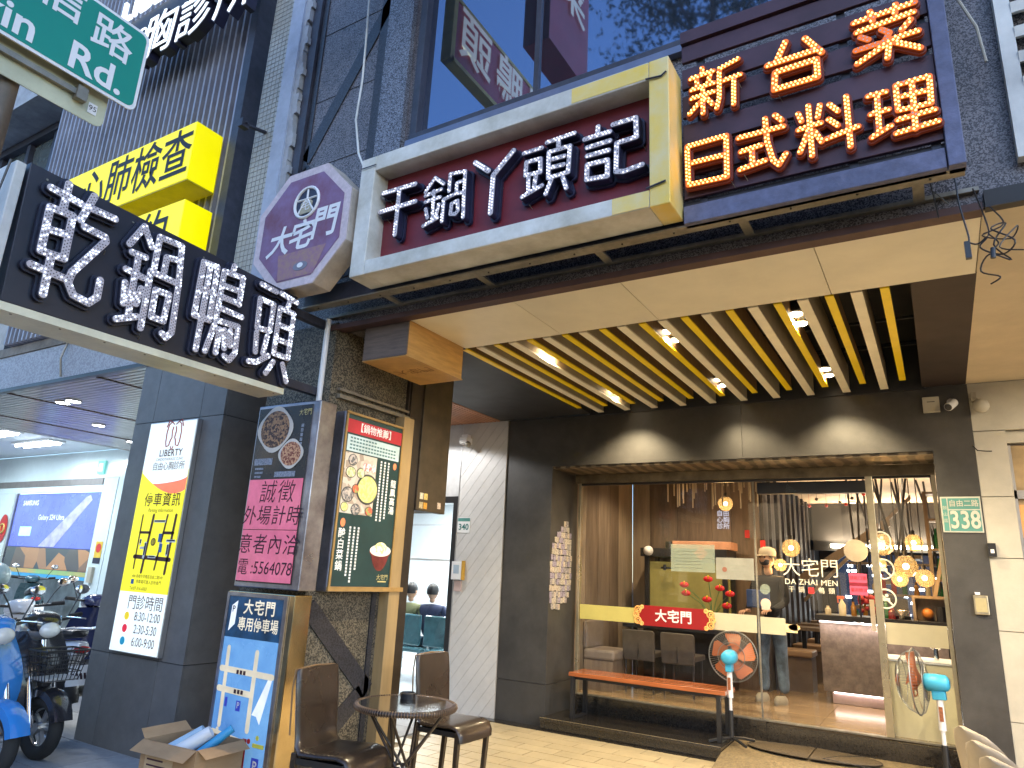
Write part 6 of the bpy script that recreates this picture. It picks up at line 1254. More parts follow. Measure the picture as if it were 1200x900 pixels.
fanblue = mat('fan_blue_plastic', (.05,.38,.60), .35, var=.05); fanor = mat('fan_orange_blade', (.48,.14,.045), .4, var=.08); wire_m = mat('grey_cage_wire', (.28,.29,.28), .35, .6)
def fan(label, x, y, z0, hz, yawr, R_, tilt=0):
    t = thing('standing_fan', label, 'fan', (x,y,z0), 0, 'standing fans')
    M = Matrix.Translation((x,y,hz)) @ Matrix.Rotation(yawr,4,'Z') @ Matrix.Rotation(tilt,4,'X')
    def X_(mb): mb.v = [tuple(M @ Vector(v)) for v in mb.v]; return mb     # local: fan blows along +Y, motor at -Y
    b = MB(); b.lathe([(0,-.24),(.035,-.24),(.062,-.22),(.070,-.14),(.068,-.07),(.05,-.05),(0,-.05)],(0,0,0),(0,1,0),20); part('motor_housing', X_(b), fanblue, t, smooth=50)
    b = MB(); b.box(-.03,-.20,-.13,.03,-.10,-.06); part('tilt_joint', X_(b), fanblue, t, bevel=.008)
    b = MB()
    for k in range(5):
        a0 = 2*math.pi*k/5; pts = []
        for rr_,da,wd_ in ((.03,0,.02),(.10,.12,.10),(.85*R_,.30,.17),(.93*R_,.36,.14)):
            for s_ in (-1,1): a = a0+da+s_*wd_/max(rr_,.06)*.5*(1 if rr_>.05 else .6); pts.append((rr_*math.cos(a), .02+s_*.02, rr_*math.sin(a)))
        k0 = len(b.v); b.v += pts; b.f += [(k0+2*i,k0+2*i+1,k0+2*i+3,k0+2*i+2) for i in range(3)]
    b.lathe([(0,-.01),(.04,-.01),(.035,.05),(0,.06)],(0,0,0),(0,1,0),16); part('blades', X_(b), fanor, t, smooth=50)
    b = MB(); n_ = 64
    for k in range(n_):
        a = 2*math.pi*k/n_; ca, sa = math.cos(a), math.sin(a)
        b.tube([(.05*ca,-.055,.05*sa),(.6*R_*ca,-.065,.6*R_*sa),(.93*R_*ca,-.03,.93*R_*sa),(R_*ca,.0,R_*sa)],.0012,4)
        b.tube([(.05*ca,.145,.05*sa),(.5*R_*ca,.135,.5*R_*sa),(.85*R_*ca,.075,.85*R_*sa),(R_*ca,.0,R_*sa)],.0013,4)
    part('cage_wires', X_(b), wire_m, t, kind='stuff')
    b = MB(); b.torus((0,0,0),(0,1,0),R_,.006,48,6); b.torus((0,-.067,0),(0,1,0),R_*.55,.003,40,5); b.torus((0,.108,0),(0,1,0),R_*.68,.003,40,5); part('cage_rim', X_(b), wire_m, t, smooth=60)
    b = MB(); b.torus((0,.02,0),(0,1,0),R_*.45,.005,40,6); b.lathe([(0,.14),(.05,.14),(.05,.152),(0,.158)],(0,0,0),(0,1,0),20); part('front_ring', X_(b), fanor, t, smooth=50)
    c = M @ Vector((0,-.15,-.12)); 
    b = MB(); b.cyl((c.x,c.y,z0+.05),(c.x,c.y,c.z-.10),.016,n=14); part('pole', b, white_m, t, smooth=50)
    b = MB(); b.cyl((c.x,c.y,c.z-.24),(c.x,c.y,c.z),.028,.024,n=14); part('neck', b, white_m, t, smooth=50)
    b = MB(); b.box(c.x-.014,c.y-.032,c.z-.17,c.x+.014,c.y-.024,c.z-.06); part('switch_panel', b, mat('fan_switch_print',(.35,.12,.05),.5,var=.3,scale=60), t)
    b = MB()
    for a in (45,135,225,315): b.tube([(c.x,c.y,z0+.045),(c.x+.13*math.cos(R(a)),c.y+.13*math.sin(R(a)),z0+.035),(c.x+.24*math.cos(R(a)),c.y+.24*math.sin(R(a)),z0+.016)],.014,6)
    b.cyl((c.x,c.y,z0+.02),(c.x,c.y,z0+.28),.024,n=14); part('base', b, blackplastic, t, smooth=50)
    return t, c
f1, c1 = fan('standing fan with orange blades between the bench and the glass, seen from behind', -1.845, 7.40, .12, .87, 0, .235)
f2, c2_ = fan('standing fan by the right door seen from the side with a blue motor', -.27, 7.15, .10, .84, R(82), .26, R(-3))
wr = MB(); wr.tube([(c2_.x,c2_.y,.30),(c2_.x+.05,c2_.y-.05,.18),(c2_.x-.1,c2_.y-.1,.13),(c2_.x-.4,c2_.y-.05,.122),(-1.05,7.2,.122),(-.95,7.4,.122),(-.75,7.56,.122)],.003,6); solo('power_cord', wr, blackplastic, 'black power cord of the right fan lying on the ramp', 'cord')

leather = mat('dark_brown_leather', (.038,.025,.018), .28, var=.2, scale=7, bump=.12, bscale=70, coat=.15)
def cafe_chair(label, x, y, rz):      # faces local +Y
    t = thing('leather_chair', label, 'chair', (x,y,0), rz, 'brown leather chairs at the small round table')
    prof = [(-.215,.92,.19),(-.213,.90,.205),(-.20,.80,.21),(-.185,.66,.205),(-.175,.56,.20),(-.165,.49,.205),(-.13,.455,.215),(0,.46,.22),(.14,.468,.22),(.20,.455,.22),(.225,.41,.215),(.228,.37,.21)]
    rg = []
    for i,(yy,zz_,w_) in enumerate(prof):
        a = prof[max(i-1,0)]; c = prof[min(i+1,len(prof)-1)]; d = Vector((c[0]-a[0],c[1]-a[1])).normalized(); nn = Vector((d.y,-d.x))*.022
        ring = []
        for k in range(14):
            q = 2*math.pi*k/14; cx_ = math.copysign(abs(math.cos(q))**.35, math.cos(q)); sx_ = math.copysign(abs(math.sin(q))**.8, math.sin(q))
            cr = -.012*(1-(cx_)**2)*(1 if zz_ > .55 else .3)
            ring.append((w_*cx_, yy+nn.x*sx_+(cr if zz_>.55 else 0), zz_+nn.y*sx_+(cr if zz_<=.55 else 0)))
        rg.append(ring)
    b = MB(); b.loft(rg[:7]); part('backrest', b, leather, t, local=True, smooth=50)
    b = MB(); b.loft(rg[6:]); part('seat', b, leather, t, local=True, smooth=50)
    b = MB(); b.tube([(-.2,-.22,.55),(-.205,-.235,.8),(-.19,-.235,.915),(0,-.24,.925),(.19,-.235,.915),(.205,-.235,.8),(.2,-.22,.55)],.006,6); part('edge_piping', b, mat('worn_tan_piping',(.25,.15,.07),.5), t, local=True, smooth=50)
    for sx_ in (-1,1):
        b = MB(); b.hexa([(sx_*.165,.165,0),(sx_*.195,.165,0),(sx_*.195,.195,0),(sx_*.165,.195,0),(sx_*.175,.185,.44),(sx_*.212,.185,.44),(sx_*.212,.222,.44),(sx_*.175,.222,.44)]); part('leg', b, leather, t, local=True, bevel=.004)
        b = MB(); b.hexa([(sx_*.165,-.215,0),(sx_*.195,-.215,0),(sx_*.195,-.185,0),(sx_*.165,-.185,0),(sx_*.17,-.19,.46),(sx_*.205,-.19,.46),(sx_*.205,-.15,.46),(sx_*.17,-.15,.46)]); part('leg', b, leather, t, local=True, bevel=.004)
    b = MB(); b.box(-.20,-.16,.40,.20,.20,.435); part('seat_frame', b, blackplastic, t, local=True)
    return t
cafe_chair('brown leather chair behind the round table with its front legs in view', -3.27, 4.68, R(-90))
cafe_chair('brown leather chair at the left of the round table, partly cut off below', -3.27, 3.50, R(-82))
tb = thing('bistro_table', 'small round glass table with a ribbed rattan rim and crossed legs', 'table', (-3.08,3.87,0))
TX,TY,TR = -3.06,3.86,.315
b = MB(); b.cyl((TX,TY,.70),(TX,TY,.708),TR-.01,n=48); part('glass_top', b, mat('black_glass_top',(.01,.01,.012),.06,spec=1,coat=1), tb, smooth=40)
b = MB(); b.torus((TX,TY,.693),(0,0,1),TR,.016,64,8); part('rim', b, leather, tb, smooth=60)
b = MB()
for i in range(110): a = 2*math.pi*i/110; b.torus((TX+TR*math.cos(a),TY+TR*math.sin(a),.693),(-math.sin(a),math.cos(a),0),.0185,.0035,8,4)
part('rim_weave', b, mat('brown_rattan',(.16,.10,.06),.5), tb, kind='stuff')
for k in range(4):
    a = R(20+k*90); q = R(20+k*90+150)
    for s_ in (0,): 
        b = MB(); b.tube([(TX+.27*math.cos(a),TY+.27*math.sin(a),.68),(TX+.05*math.cos(a+1.2),TY+.05*math.sin(a+1.2),.34),(TX+.25*math.cos(q),TY+.25*math.sin(q),.0)],.009,8); part('leg', b, leather, tb, smooth=50)
        b = MB(); b.tube([(TX+.27*math.cos(a),TY+.27*math.sin(a),.68),(TX+.05*math.cos(a-1.2),TY+.05*math.sin(a-1.2),.34),(TX+.25*math.cos(a-R(150)),TY+.25*math.sin(a-R(150)),.0)],.009,8); part('leg', b, leather, tb, smooth=50)
b = MB(); b.torus((TX,TY,.34),(0,0,1),.055,.008,20,6); part('leg_ring', b, leather, tb)
b = MB(); b.lathe([(0,0),(.05,0),(.055,.035),(.045,.04),(.04,.012),(0,.012)],(-3.16,4.0,.708),n=20); solo('ashtray', b, blackplastic, 'black round ashtray on the glass table', 'ashtray', smooth=40)

# nested beige plastic chairs at the lower right edge
shell = mat('beige_moulded_plastic', (.46,.38,.27), .35, var=.06)
for k,(x,y,z) in enumerate(((.24,5.20,.84),(.29,4.90,.82),(.34,4.62,.80))):
    t = thing('plastic_chair', ['rearmost','middle','front'][k]+' beige plastic chair of the nested row at the lower right edge', 'chair', (x,y,0), R(-50), 'nested beige plastic chairs')
    rg = []
    for i in range(13):
        f = i/12; zz_ = .44+f*(z-.44); w_ = .20*math.sqrt(max(0.0,1-max(0,(f-.40)/.60)**2))+.012; yy = -.20-.10*f*f
        rg.append([(w_*math.cos(q), yy+.018*math.sin(q)-.05*(1-math.cos(q)**2)*0+.06*(abs(math.cos(q))**2)*(w_/.2), zz_) for q in [2*math.pi*k_/16 for k_ in range(16)]])
    b = MB(); b.loft(rg); part('backrest', b, shell, t, local=True, smooth=60)
    b = MB(); b.loft([[(.21*math.cos(q)*s_, .02+.21*math.sin(q)*s_, zz_) for q in [2*math.pi*k_/20 for k_ in range(20)]] for s_,zz_ in ((.85,.415),(1,.425),(1,.445),(.9,.45))]); part('seat', b, shell, t, local=True, smooth=60)
    for sx_ in (-1,1):
        for sy in (-1,1): b = MB(); b.cyl((sx_*.2,.02+sy*.2,0),(sx_*.14,.02+sy*.15,.43),.014,n=8); part('leg', b, alu, t, local=True)

# cardboard box with rolled papers
cbx = thing('cardboard_box', 'open cardboard box with handwritten label in front of the column', 'box', (-4.26,3.28,0))
kraft = mat('kraft_cardboard', (.40,.25,.13), .8, var=.1, scale=7, dirt=.15, stretch=(1,1,3))
bxM = Matrix.Translation((-4.29,3.24,.10)) @ Matrix.Rotation(R(4),4,'Z')
def BX(mb): mb.v = [tuple(bxM @ Vector(v)) for v in mb.v]; return mb
b = MB(); b.box(-.25,-.19,0,.25,-.186,.31); part('front_side', BX(b), kraft, cbx); b = MB(); b.box(-.25,.186,0,.25,.19,.31); part('rear_side', BX(b), kraft, cbx)
b = MB(); b.box(.246,-.185,0,.25,.185,.31); part('end_side', BX(b), kraft, cbx); b = MB(); b.box(-.25,-.185,0,-.246,.185,.31); part('end_side', BX(b), kraft, cbx)
b = MB(); b.box(-.25,-.185,-.10,.25,.185,.005); part('box_bottom', BX(b), kraft, cbx)
b = MB(); b.quad((-.25,-.188,.31),(.25,-.188,.31),(.235,-.265,.25),(-.26,-.27,.255)); b.quad((.249,-.18,.31),(.249,.18,.31),(.33,.17,.27),(.32,-.17,.265)); b.quad((-.249,.18,.31),(-.249,-.18,.31),(-.31,-.17,.36),(-.31,.17,.36)); part('flap', BX(b), kraft, cbx)
b = MB(); b.box(-.20,-.1925,.12,.06,-.1905,.24); part('label_sheet', BX(b), mat('tan_label',(.47,.34,.2),.7), cbx)
b = MB(); 
for i in range(3): b.box(-.18,-.1932,.135+i*.033,.03-.03*i,-.1928,.145+i*.033)
part('label_marks', BX(b), ink, cbx)
rb = mat('pale_blue_paper', (.42,.58,.72), .5, var=.1); 
for k,(p,q,r,m_,lb_) in enumerate(((( -.18,-.10,.20),(.02,.05,.36),.045,rb,'pale blue rolled sheet leaning in the cardboard box'),((-.05,-.12,.22),(.12,.02,.37),.05,white_m,'white rolled sheet in the middle of the cardboard box'),((.06,-.06,.20),(.22,.10,.39),.035,mat('cyan_paper',(.05,.35,.65),.4),'bright blue folded sheet in the cardboard box'))):
    b = MB(); b.cyl(p,q,r,r*.75,n=14,caps=False); b.cyl(p,q,r*.9,r*.65,n=14); solo('rolled_paper', BX(b), m_, lb_, 'paper roll', smooth=40)

# ============================================================ PEOPLE
def skin(joints, edges, root, sub=2):
    me = bpy.data.meshes.new('s'); me.from_pydata([j[0] for j in joints], edges, []); o = bpy.data.objects.new('s', me); COL.objects.link(o)
    sm = o.modifiers.new('k','SKIN'); sm.branch_smoothing = .5
    for v, j in zip(me.skin_vertices[0].data, joints):
        v.radius = (j[1], j[2] if len(j) > 2 else j[1])
    me.skin_vertices[0].data[root].use_root = True
    ss = o.modifiers.new('d','SUBSURF'); ss.levels = sub; ss.render_levels = sub
    bpy.context.view_layer.update()
    r = bpy.data.meshes.new_from_object(o.evaluated_get(bpy.context.evaluated_depsgraph_get())); bpy.data.objects.remove(o); return r
def spart(name, joints, edges, root, m, t, sub=2):
    me = skin(joints, edges, root, sub); me.name = name
    return part(name, me, m, t, local=True, smooth=180)
skin_m = mat('skin_tone', (.55,.32,.20), .5, var=.05); hair_m = mat('black_hair', (.012,.010,.010), .45, var=.2, scale=60)
jean = mat('blue_jeans', (.10,.15,.22), .8, var=.35, scale=9, bump=.3); shirt = mat('black_tshirt', (.008,.008,.010), .8, var=.2)
def head(t, c, fy, m_hair=hair_m, cover=True):      # c centre of head, faces local -Y*fy
    b = MB(); n,m = 18,14
    vs = []
    for j in range(m+1):
        p_ = math.pi*j/m
        for i in range(n):
            a = 2*math.pi*i/n; x = math.sin(p_)*math.cos(a)*.075; y = math.sin(p_)*math.sin(a)*.095; z = math.cos(p_)*.115
            if z < -.02: x *= 1-.28*(-z-.02)/.095; y *= 1-.12*(-z-.02)/.095
            if y*fy < 0 and abs(x) < .02 and -.03 < z < .02: y += -fy*.018        # nose
            if y*fy < 0 and abs(abs(x)-.032) < .02 and .01 < z < .04: y += fy*.008     # eye sockets
            vs.append((c[0]+x, c[1]+y, c[2]+z))
    b.add(vs, [(j*n+i,(j+1)*n+i,(j+1)*n+(i+1)%n,j*n+(i+1)%n) for j in range(m) for i in range(n)])
    for s_ in (-1,1): b.ball((c[0]+s_*.078,c[1]+.005,c[2]-.005),.022,8,6,.4,.8,1.2)
    part('head', b, skin_m, t, local=True, smooth=180)
    b = MB()
    for s_ in (-1,1): b.ball((c[0]+s_*.030,c[1]-fy*.082,c[2]+.018),.010,8,6)
    b.box(c[0]-.022,c[1]-fy*.088-.003,c[2]-.055,c[0]+.022,c[1]-fy*.088+.003,c[2]-.048); part('face_features', b, hair_m, t, local=True)
    b = MB(); vs = []
    for j in range(9):
        p_ = math.pi*.62*j/8
        for i in range(n):
            a = 2*math.pi*i/n; fr = max(0,-math.sin(a)*fy); pp = min(p_, math.pi*(.62-.27*fr)); vs.append((c[0]+math.sin(pp)*math.cos(a)*.086, c[1]+.006*fy+math.sin(pp)*math.sin(a)*.106, c[2]+.012+math.cos(pp)*.122))
    b.add(vs, [(j*n+i,(j+1)*n+i,(j+1)*n+(i+1)%n,j*n+(i+1)%n) for j in range(8) for i in range(n)]); part('hair', b, m_hair, t, local=True, smooth=180)
# waiter standing inside behind the glass joint
pe = thing('person', 'person in dark clothes, blue jeans and a pale cap standing inside the doorway', 'person', (-1.76,8.85,IZ+.007), R(-25), None)
spart('legs', [((0,0,.90),.13,.10),((-.10,0,.80),.095),((.10,0,.80),.095),((-.11,-.02,.46),.068),((.11,.02,.46),.068),((-.12,0,.10),.060),((.12,.03,.10),.060)], [(0,1),(0,2),(1,3),(2,4),(3,5),(4,6)], 0, jean, pe)
spart('torso_and_arms', [((0,0,.88),.15,.11),((0,.01,1.10),.145,.10),((0,.01,1.30),.16,.10),((0,0,1.42),.09),((-.17,0,1.36),.06),((.17,0,1.36),.06),((-.24,-.03,1.10),.045),((.24,-.02,1.10),.045),((-.16,-.20,.98),.035),((.17,-.20,1.0),.035)], [(0,1),(1,2),(2,3),(2,4),(2,5),(4,6),(5,7),(6,8),(7,9)], 0, shirt, pe)
spart('neck', [((0,0,1.38),.05),((0,-.01,1.50),.048)], [(0,1)], 0, skin_m, pe)
head(pe, (0,-.015,1.575), 1)
for s_,x,y,z in ((-1,-.16,-.20,.98),(1,.17,-.20,1.0)):
    js = [((x,y,z),.028,.018),((x-s_*.01,y-.06,z),.036,.016)]; es = [(0,1)]
    for i,(ox,l) in enumerate(((-.03,.055),(-.01,.065),(.01,.06),(.03,.045))): k0 = len(js); js += [((x-s_*.01+ox,y-.10,z-.005),.008),((x-s_*.01+ox,y-.10-l*.6,z-.02),.007),((x-s_*.01+ox,y-.10-l*.8,z-.045),.006)]; es += [(1,k0),(k0,k0+1),(k0+1,k0+2)]
    k0 = len(js); js += [((x-s_*.05,y-.04,z+.01),.009),((x-s_*.065,y-.075,z+.012),.008)]; es += [(0,k0),(k0,k0+1)]
    spart('hand', js, es, 0, skin_m, pe, 1)
b = MB(); b.lathe([(.097,0),(.10,.04),(.085,.085),(.04,.105),(0,.108)],(0,-.005,1.61),n=20); b.prism([(-.07,-.09,1.615),(-.055,-.16,1.605),(0,-.18,1.60),(.055,-.16,1.605),(.07,-.09,1.615)],(0,0,.006)); part('cap', b, mat('cream_cap',(.6,.52,.4),.7), pe, local=True, smooth=50)
b = MB(); b.ball((0,-.060,1.545),.07,16,10,.95,.72,.72); part('face_mask', b, mat('black_mask',(.04,.04,.05),.7), pe, local=True, smooth=60)
b = MB(); b.loft([[(.062*math.cos(q), -.105+abs(math.cos(q))*.035, 1.545+.038*math.sin(q)) for q in [2*math.pi*i/12 for i in range(12)]],[(.058*math.cos(q), -.115+abs(math.cos(q))*.035, 1.545+.034*math.sin(q)) for q in [2*math.pi*i/12 for i in range(12)]]]); pass
for s_ in (-1,1): b = MB(); b.loft([[(s_*.12+w_*math.cos(q)*.5, -.03+w_*1.25*math.sin(q)-.02, z_) for q in [2*math.pi*i/12 for i in range(12)]] for w_,z_ in ((.09,0),(.095,.03),(.085,.06),(.06,.09))]); part('shoe', b, mat('grey_shoe',(.30,.27,.2),.7), pe, local=True, smooth=60)
b = MB(); b.box(-.16,-.22,1.02,.15,-.19,1.22); part('blue_apron_bag', b, mat('blue_cloth',(.05,.10,.28),.8,var=.2), pe, local=True, bevel=.012)
# two seated people in the clinic hall, seen from behind
for k,(x,y,m_,lb_,cm) in enumerate(((-6.86,8.55,mat('olive_shirt',(.22,.22,.10),.8,var=.15),'dark haired person in an olive shirt sitting in the clinic hall','olive'),(-6.48,8.58,mat('navy_jacket',(.03,.04,.10),.7,var=.2),'dark haired person in a navy jacket with a pinkish collar sitting in the clinic hall','navy'))):
    p_ = thing('person', lb_, 'person', (x,y,.02), R(8 if k else -6), None)
    spart('torso_and_arms', [((0,0,.55),.17,.12),((0,.02,.80),.155,.11),((0,.02,.98),.17,.10),((0,.01,1.07),.08),((-.18,.02,1.0),.065),((.18,.02,1.0),.065),((-.25,.08,.78),.05),((.25,.08,.78),.05),((-.15,.28,.66),.038),((.15,.28,.66),.038)], [(0,1),(1,2),(2,3),(2,4),(2,5),(4,6),(5,7),(6,8),(7,9)], 0, m_, p_)
    spart('legs', [((0,.02,.54),.14),((-.10,.12,.50),.085),((.10,.12,.50),.085),((-.12,.42,.50),.065),((.12,.42,.50),.065),((-.12,.44,.08),.045),((.12,.44,.08),.045),((-.12,.56,.05),.04),((.12,.56,.05),.04)], [(0,1),(0,2),(1,3),(2,4),(3,5),(4,6),(5,7),(6,8)], 0, jean, p_)
    spart('neck', [((0,.01,1.05),.05),((0,.02,1.14),.047)], [(0,1)], 0, skin_m, p_)
    head(p_, (0,.02,1.21), -1)
    for s_ in (-1,1):
        js = [((s_*.15,.28,.66),.028,.018),((s_*.13,.34,.655),.034,.016)]; es = [(0,1)]
        for ox in (-.03,-.01,.01,.03): k0 = len(js); js += [((s_*.13+ox,.38,.65),.008),((s_*.13+ox,.43,.635),.006)]; es += [(1,k0),(k0,k0+1)]
        k0 = len(js); js += [((s_*.08,.33,.66),.009),((s_*.065,.36,.658),.007)]; es += [(0,k0),(k0,k0+1)]
        spart('hand', js, es, 0, skin_m, p_, 1)
teal = mat('teal_seat_vinyl', (.05,.16,.19), .25, var=.25, scale=4, spec=.8)
for k in range(4):
    x = -7.25+k*.56
    t = thing('waiting_chair', ['farthest left teal waiting chair of the clinic','teal waiting chair behind the person in olive','teal waiting chair behind the person in navy','teal waiting chair nearest the white veneer wall'][k], 'chair', (x,8.42,.02), 0, 'teal waiting chairs in the clinic hall')
    b = MB(); b.box(x-.25,8.30,.50,x+.25,8.34,.92); part('backrest', b, teal, t, bevel=.02); b = MB(); b.box(x-.25,8.34,.40,x+.25,8.80,.46); part('seat', b, teal, t, bevel=.02)
    b = MB(); b.torus((x-.27,8.55,.55),(1,0,0),.12,.015,16,6); part('armrest', b, chrome, t)
    for sx_ in (-.2,.2): b = MB(); b.cyl((x+sx_,8.5,.02),(x+sx_,8.5,.40),.015); part('leg', b, chrome, t)

# ============================================================ SCOOTERS
def scooter(label, x, y, rz, body, accent, seat_m, basket=False, helmet=False, plaid=False, plate=True, lean=0):
    t = thing('parked_scooter', label, 'scooter', (x,y,0), rz, 'scooters parked beside the column'); t.rotation_euler = (lean,0,rz)
    dark = mat('scooter_black_plastic', (.025,.025,.028), .4, var=.1)
    def wheel(cx_):
        b = MB(); b.torus((cx_,0,.235),(0,1,0),.185,.052,32,10); w_ = part('wheel', b, rubber, t, local=True, smooth=60)
        b = MB(); b.torus((cx_,0,.235),(0,1,0),.135,.012,28,6); b.cyl((cx_,-.05,.235),(cx_,.05,.235),.035,n=14)
        for k in range(5): a = 2*math.pi*k/5; b.hexa([tuple(Vector(p)) for p in [(cx_+.03*math.cos(a-.4),-.015,.235+.03*math.sin(a-.4)),(cx_+.03*math.cos(a+.4),-.015,.235+.03*math.sin(a+.4)),(cx_+.03*math.cos(a+.4),.015,.235+.03*math.sin(a+.4)),(cx_+.03*math.cos(a-.4),.015,.235+.03*math.sin(a-.4)),(cx_+.135*math.cos(a-.1),-.012,.235+.135*math.sin(a-.1)),(cx_+.135*math.cos(a+.1),-.012,.235+.135*math.sin(a+.1)),(cx_+.135*math.cos(a+.1),.012,.235+.135*math.sin(a+.1)),(cx_+.135*math.cos(a-.1),.012,.235+.135*math.sin(a-.1))]])
        o = part('rim', b, alu, w_, local=True)
        b = MB(); b.cyl((cx_,.045,.235),(cx_,.05,.235),.085,n=24); part('brake_disc', b, chrome, w_, local=True)
    wheel(.62); wheel(-.60)
    def shell_(name, secs, m_):   # secs: (x, zc, halfw, halfh) superellipse rings along x
        b = MB(); rg = []
        for (xx_,zc,hw,hh) in secs: rg.append([(xx_, hw*math.copysign(abs(math.cos(q))**.6,math.cos(q)), zc+hh*math.copysign(abs(math.sin(q))**.6,math.sin(q))) for q in [2*math.pi*k/16 for k in range(16)]])
        b.loft(rg); return part(name, b, m_, t, local=True, smooth=60)
    b = MB()
    for k in range(9):
        pass
    rg = []
    for k in range(10):
        a = R(150-k*15); rr_ = .27; rg.append([(.62+(rr_+dr)*math.cos(a), yy, .235+(rr_+dr)*math.sin(a)) for yy,dr in ((-.075,-.05),(-.07,.0),(0,.02),(.07,.0),(.075,-.05),(0,0))])
    b.loft(rg); part('front_fender', b, body, t, local=True, smooth=60)
    b = MB(); b.cyl((.62,.09,.235),(.47,.09,.62),.022); b.cyl((.62,-.09,.235),(.47,-.09,.62),.022); b.cyl((.50,0,.55),(.36,0,.98),.03); part('fork', b, chrome, t, local=True, smooth=50)
    # leg shield: curved panel
    b = MB(); rg = []
    for k in range(9):
        f = k/8; z_ = .30+f*.62; xc = .46-.14*f+.10*math.sin(f*math.pi)*.6; hw = .16+.07*math.sin(f*math.pi*.9); rg.append([(xc+.07*(1-abs(s_))**.7, s_*hw, z_) for s_ in np.linspace(-1,1,9)]+[(xc-.05*(1-abs(s_)), s_*hw*.95, z_) for s_ in np.linspace(1,-1,9)])
    b.loft(rg); part('leg_shield', b, body, t, local=True, smooth=60)
    shell_('floorboard', [(.40,.27,.15,.05),(.2,.25,.17,.05),(-.10,.25,.17,.05),(-.2,.30,.16,.09)], dark)
    shell_('rear_body', [(-.08,.42,.12,.14),(-.16,.50,.15,.20),(-.35,.54,.17,.19),(-.6,.60,.16,.15),(-.80,.68,.10,.08),(-.88,.71,.05,.04)], body)
    shell_('side_stripe', [(-.12,.42,.155,.05),(-.4,.50,.178,.045),(-.7,.62,.15,.03)], accent)
    shell_('seat', [(-.02,.74,.08,.03),(-.10,.755,.13,.045),(-.30,.76,.15,.05),(-.48,.80,.15,.05),(-.70,.82,.13,.045),(-.78,.82,.08,.03)], seat_m)
    shell_('engine_cover', [(-.25,.26,.12,.06),(-.45,.26,.13,.08),(-.66,.26,.10,.06)], dark)
    b = MB(); b.cyl((-.40,-.14,.24),(-.85,-.15,.34),.045,.055,n=14); part('exhaust', b, steel_light, t, local=True, smooth=50)
    b = MB(); rg = [[(-.60+(.275+dr)*math.cos(a), yy, .235+(.275+dr)*math.sin(a)) for yy,dr in ((-.07,-.02),(0,.01),(.07,-.02),(0,-.01))] for a in [R(60+k*15) for k in range(9)]]; b.loft(rg); part('rear_fender', b, dark, t, local=True, smooth=60)
    shell_('handlebar_cover', [(.24,.98,.06,.04),(.32,1.0,.12,.07),(.40,.98,.13,.07),(.46,.96,.08,.05)], body)
    b = MB(); b.tube([(.26,-.34,1.02),(.33,-.18,1.0),(.36,0,.99),(.33,.18,1.0),(.26,.34,1.02)],.014,8); part('handlebar', b, blackplastic, t, local=True, smooth=50)
    for s_ in (-1,1):
        b = MB(); b.cyl((.29,s_*.26,1.02),(.25,s_*.37,1.03),.02,n=10); part('grip', b, rubber, t, local=True)
        b = MB(); b.tube([(.31,s_*.22,1.02),(.30,s_*.27,1.13),(.28,s_*.31,1.20)],.006,6); m_ = part('mirror', b, blackplastic, t, local=True)
        b = MB(); b.ball((.27,s_*.33,1.24),.065,14,8,.25,1,.65); part('mirror_glass', b, chrome, m_, local=True, smooth=60)
        b = MB(); b.tube([(.33,s_*.20,1.02),(.37,s_*.30,1.01),(.35,s_*.36,1.0)],.005,5); part('brake_lever', b, chrome, t, local=True)
    b = MB(); b.ball((.47,0,.93),.075,16,10,.6,1.1,.8); part('headlight', b, mat('headlight_glass',(.75,.75,.72),.1,spec=1), t, local=True, smooth=60)
    b = MB(); b.ball((-.87,0,.69),.05,14,8,.6,1.6,.7); part('tail_light', b, mat('red_tail_lens',(.5,.01,.01),.15), t, local=True, smooth=60)
    b = MB(); b.tube([(-.62,-.13,.84),(-.85,-.12,.88),(-.95,0,.88),(-.85,.12,.88),(-.62,.13,.84)],.012,6); part('grab_rail', b, alu, t, local=True, smooth=50)
    b = MB(); b.tube([(.05,.12,.2),(.0,.20,.02)],.012,6); b.tube([(.05,-.12,.22),(-.02,-.17,.02)],.012,6); part('kickstand', b, chrome, t, local=True)
    if plate:
        b = MB(); b.hexa([(-.985,-.15,.40),(-.98,-.15,.40),(-.98,.15,.40),(-.985,.15,.40),(-.905,-.15,.56),(-.90,-.15,.56),(-.90,.15,.56),(-.905,.15,.56)]); pl_ = part('number_plate', b, white_m, t, local=True)
        b = MB(); 
        for i in range(6): b.box(-.10+i*.035-.005,0,0,-.10+i*.035+.015,.001,.05)
        b.v = [(-.988+.5*(v[2]+.05)*.97, v[0]-.0, .45+v[2]*.97) for v in b.v]; part('plate_marks', b, ink, pl_, local=True)
    if basket:
        b = MB(); 
        def g(u,v,s): return ()
        for z_ in (.58,.64,.70,.76,.80): 
            w_ = .13+.04*(z_-.58)/.22; d_ = .09+.03*(z_-.58)/.22; b.tube([(.66-d_,-w_,z_),(.66+d_,-w_,z_),(.66+d_,w_,z_),(.66-d_,w_,z_)],.004 if z_<.8 else .008,5,True)
        for i in range(9):
            s_ = -1+i/4; b.tube([(.66+.09,s_*.13,.58),(.66+.12,s_*.17,.80)],.0035,5); b.tube([(.66-.09,s_*.13,.58),(.66-.12,s_*.17,.80)],.0035,5)
        for i in range(6): s_ = -1+i*.4; b.tube([(.66+s_*.09,-.13,.58),(.66+s_*.12,-.17,.80)],.0035,5); b.tube([(.66+s_*.09,.13,.58),(.66+s_*.12,.17,.80)],.0035,5)
        part('basket', b, blackplastic, t, local=True)
        b = MB(); b.box(.57,-.125,.575,.75,.125,.60); part('basket_liner', b, mat('grey_liner',(.45,.45,.45),.7), t, local=True)
    return t
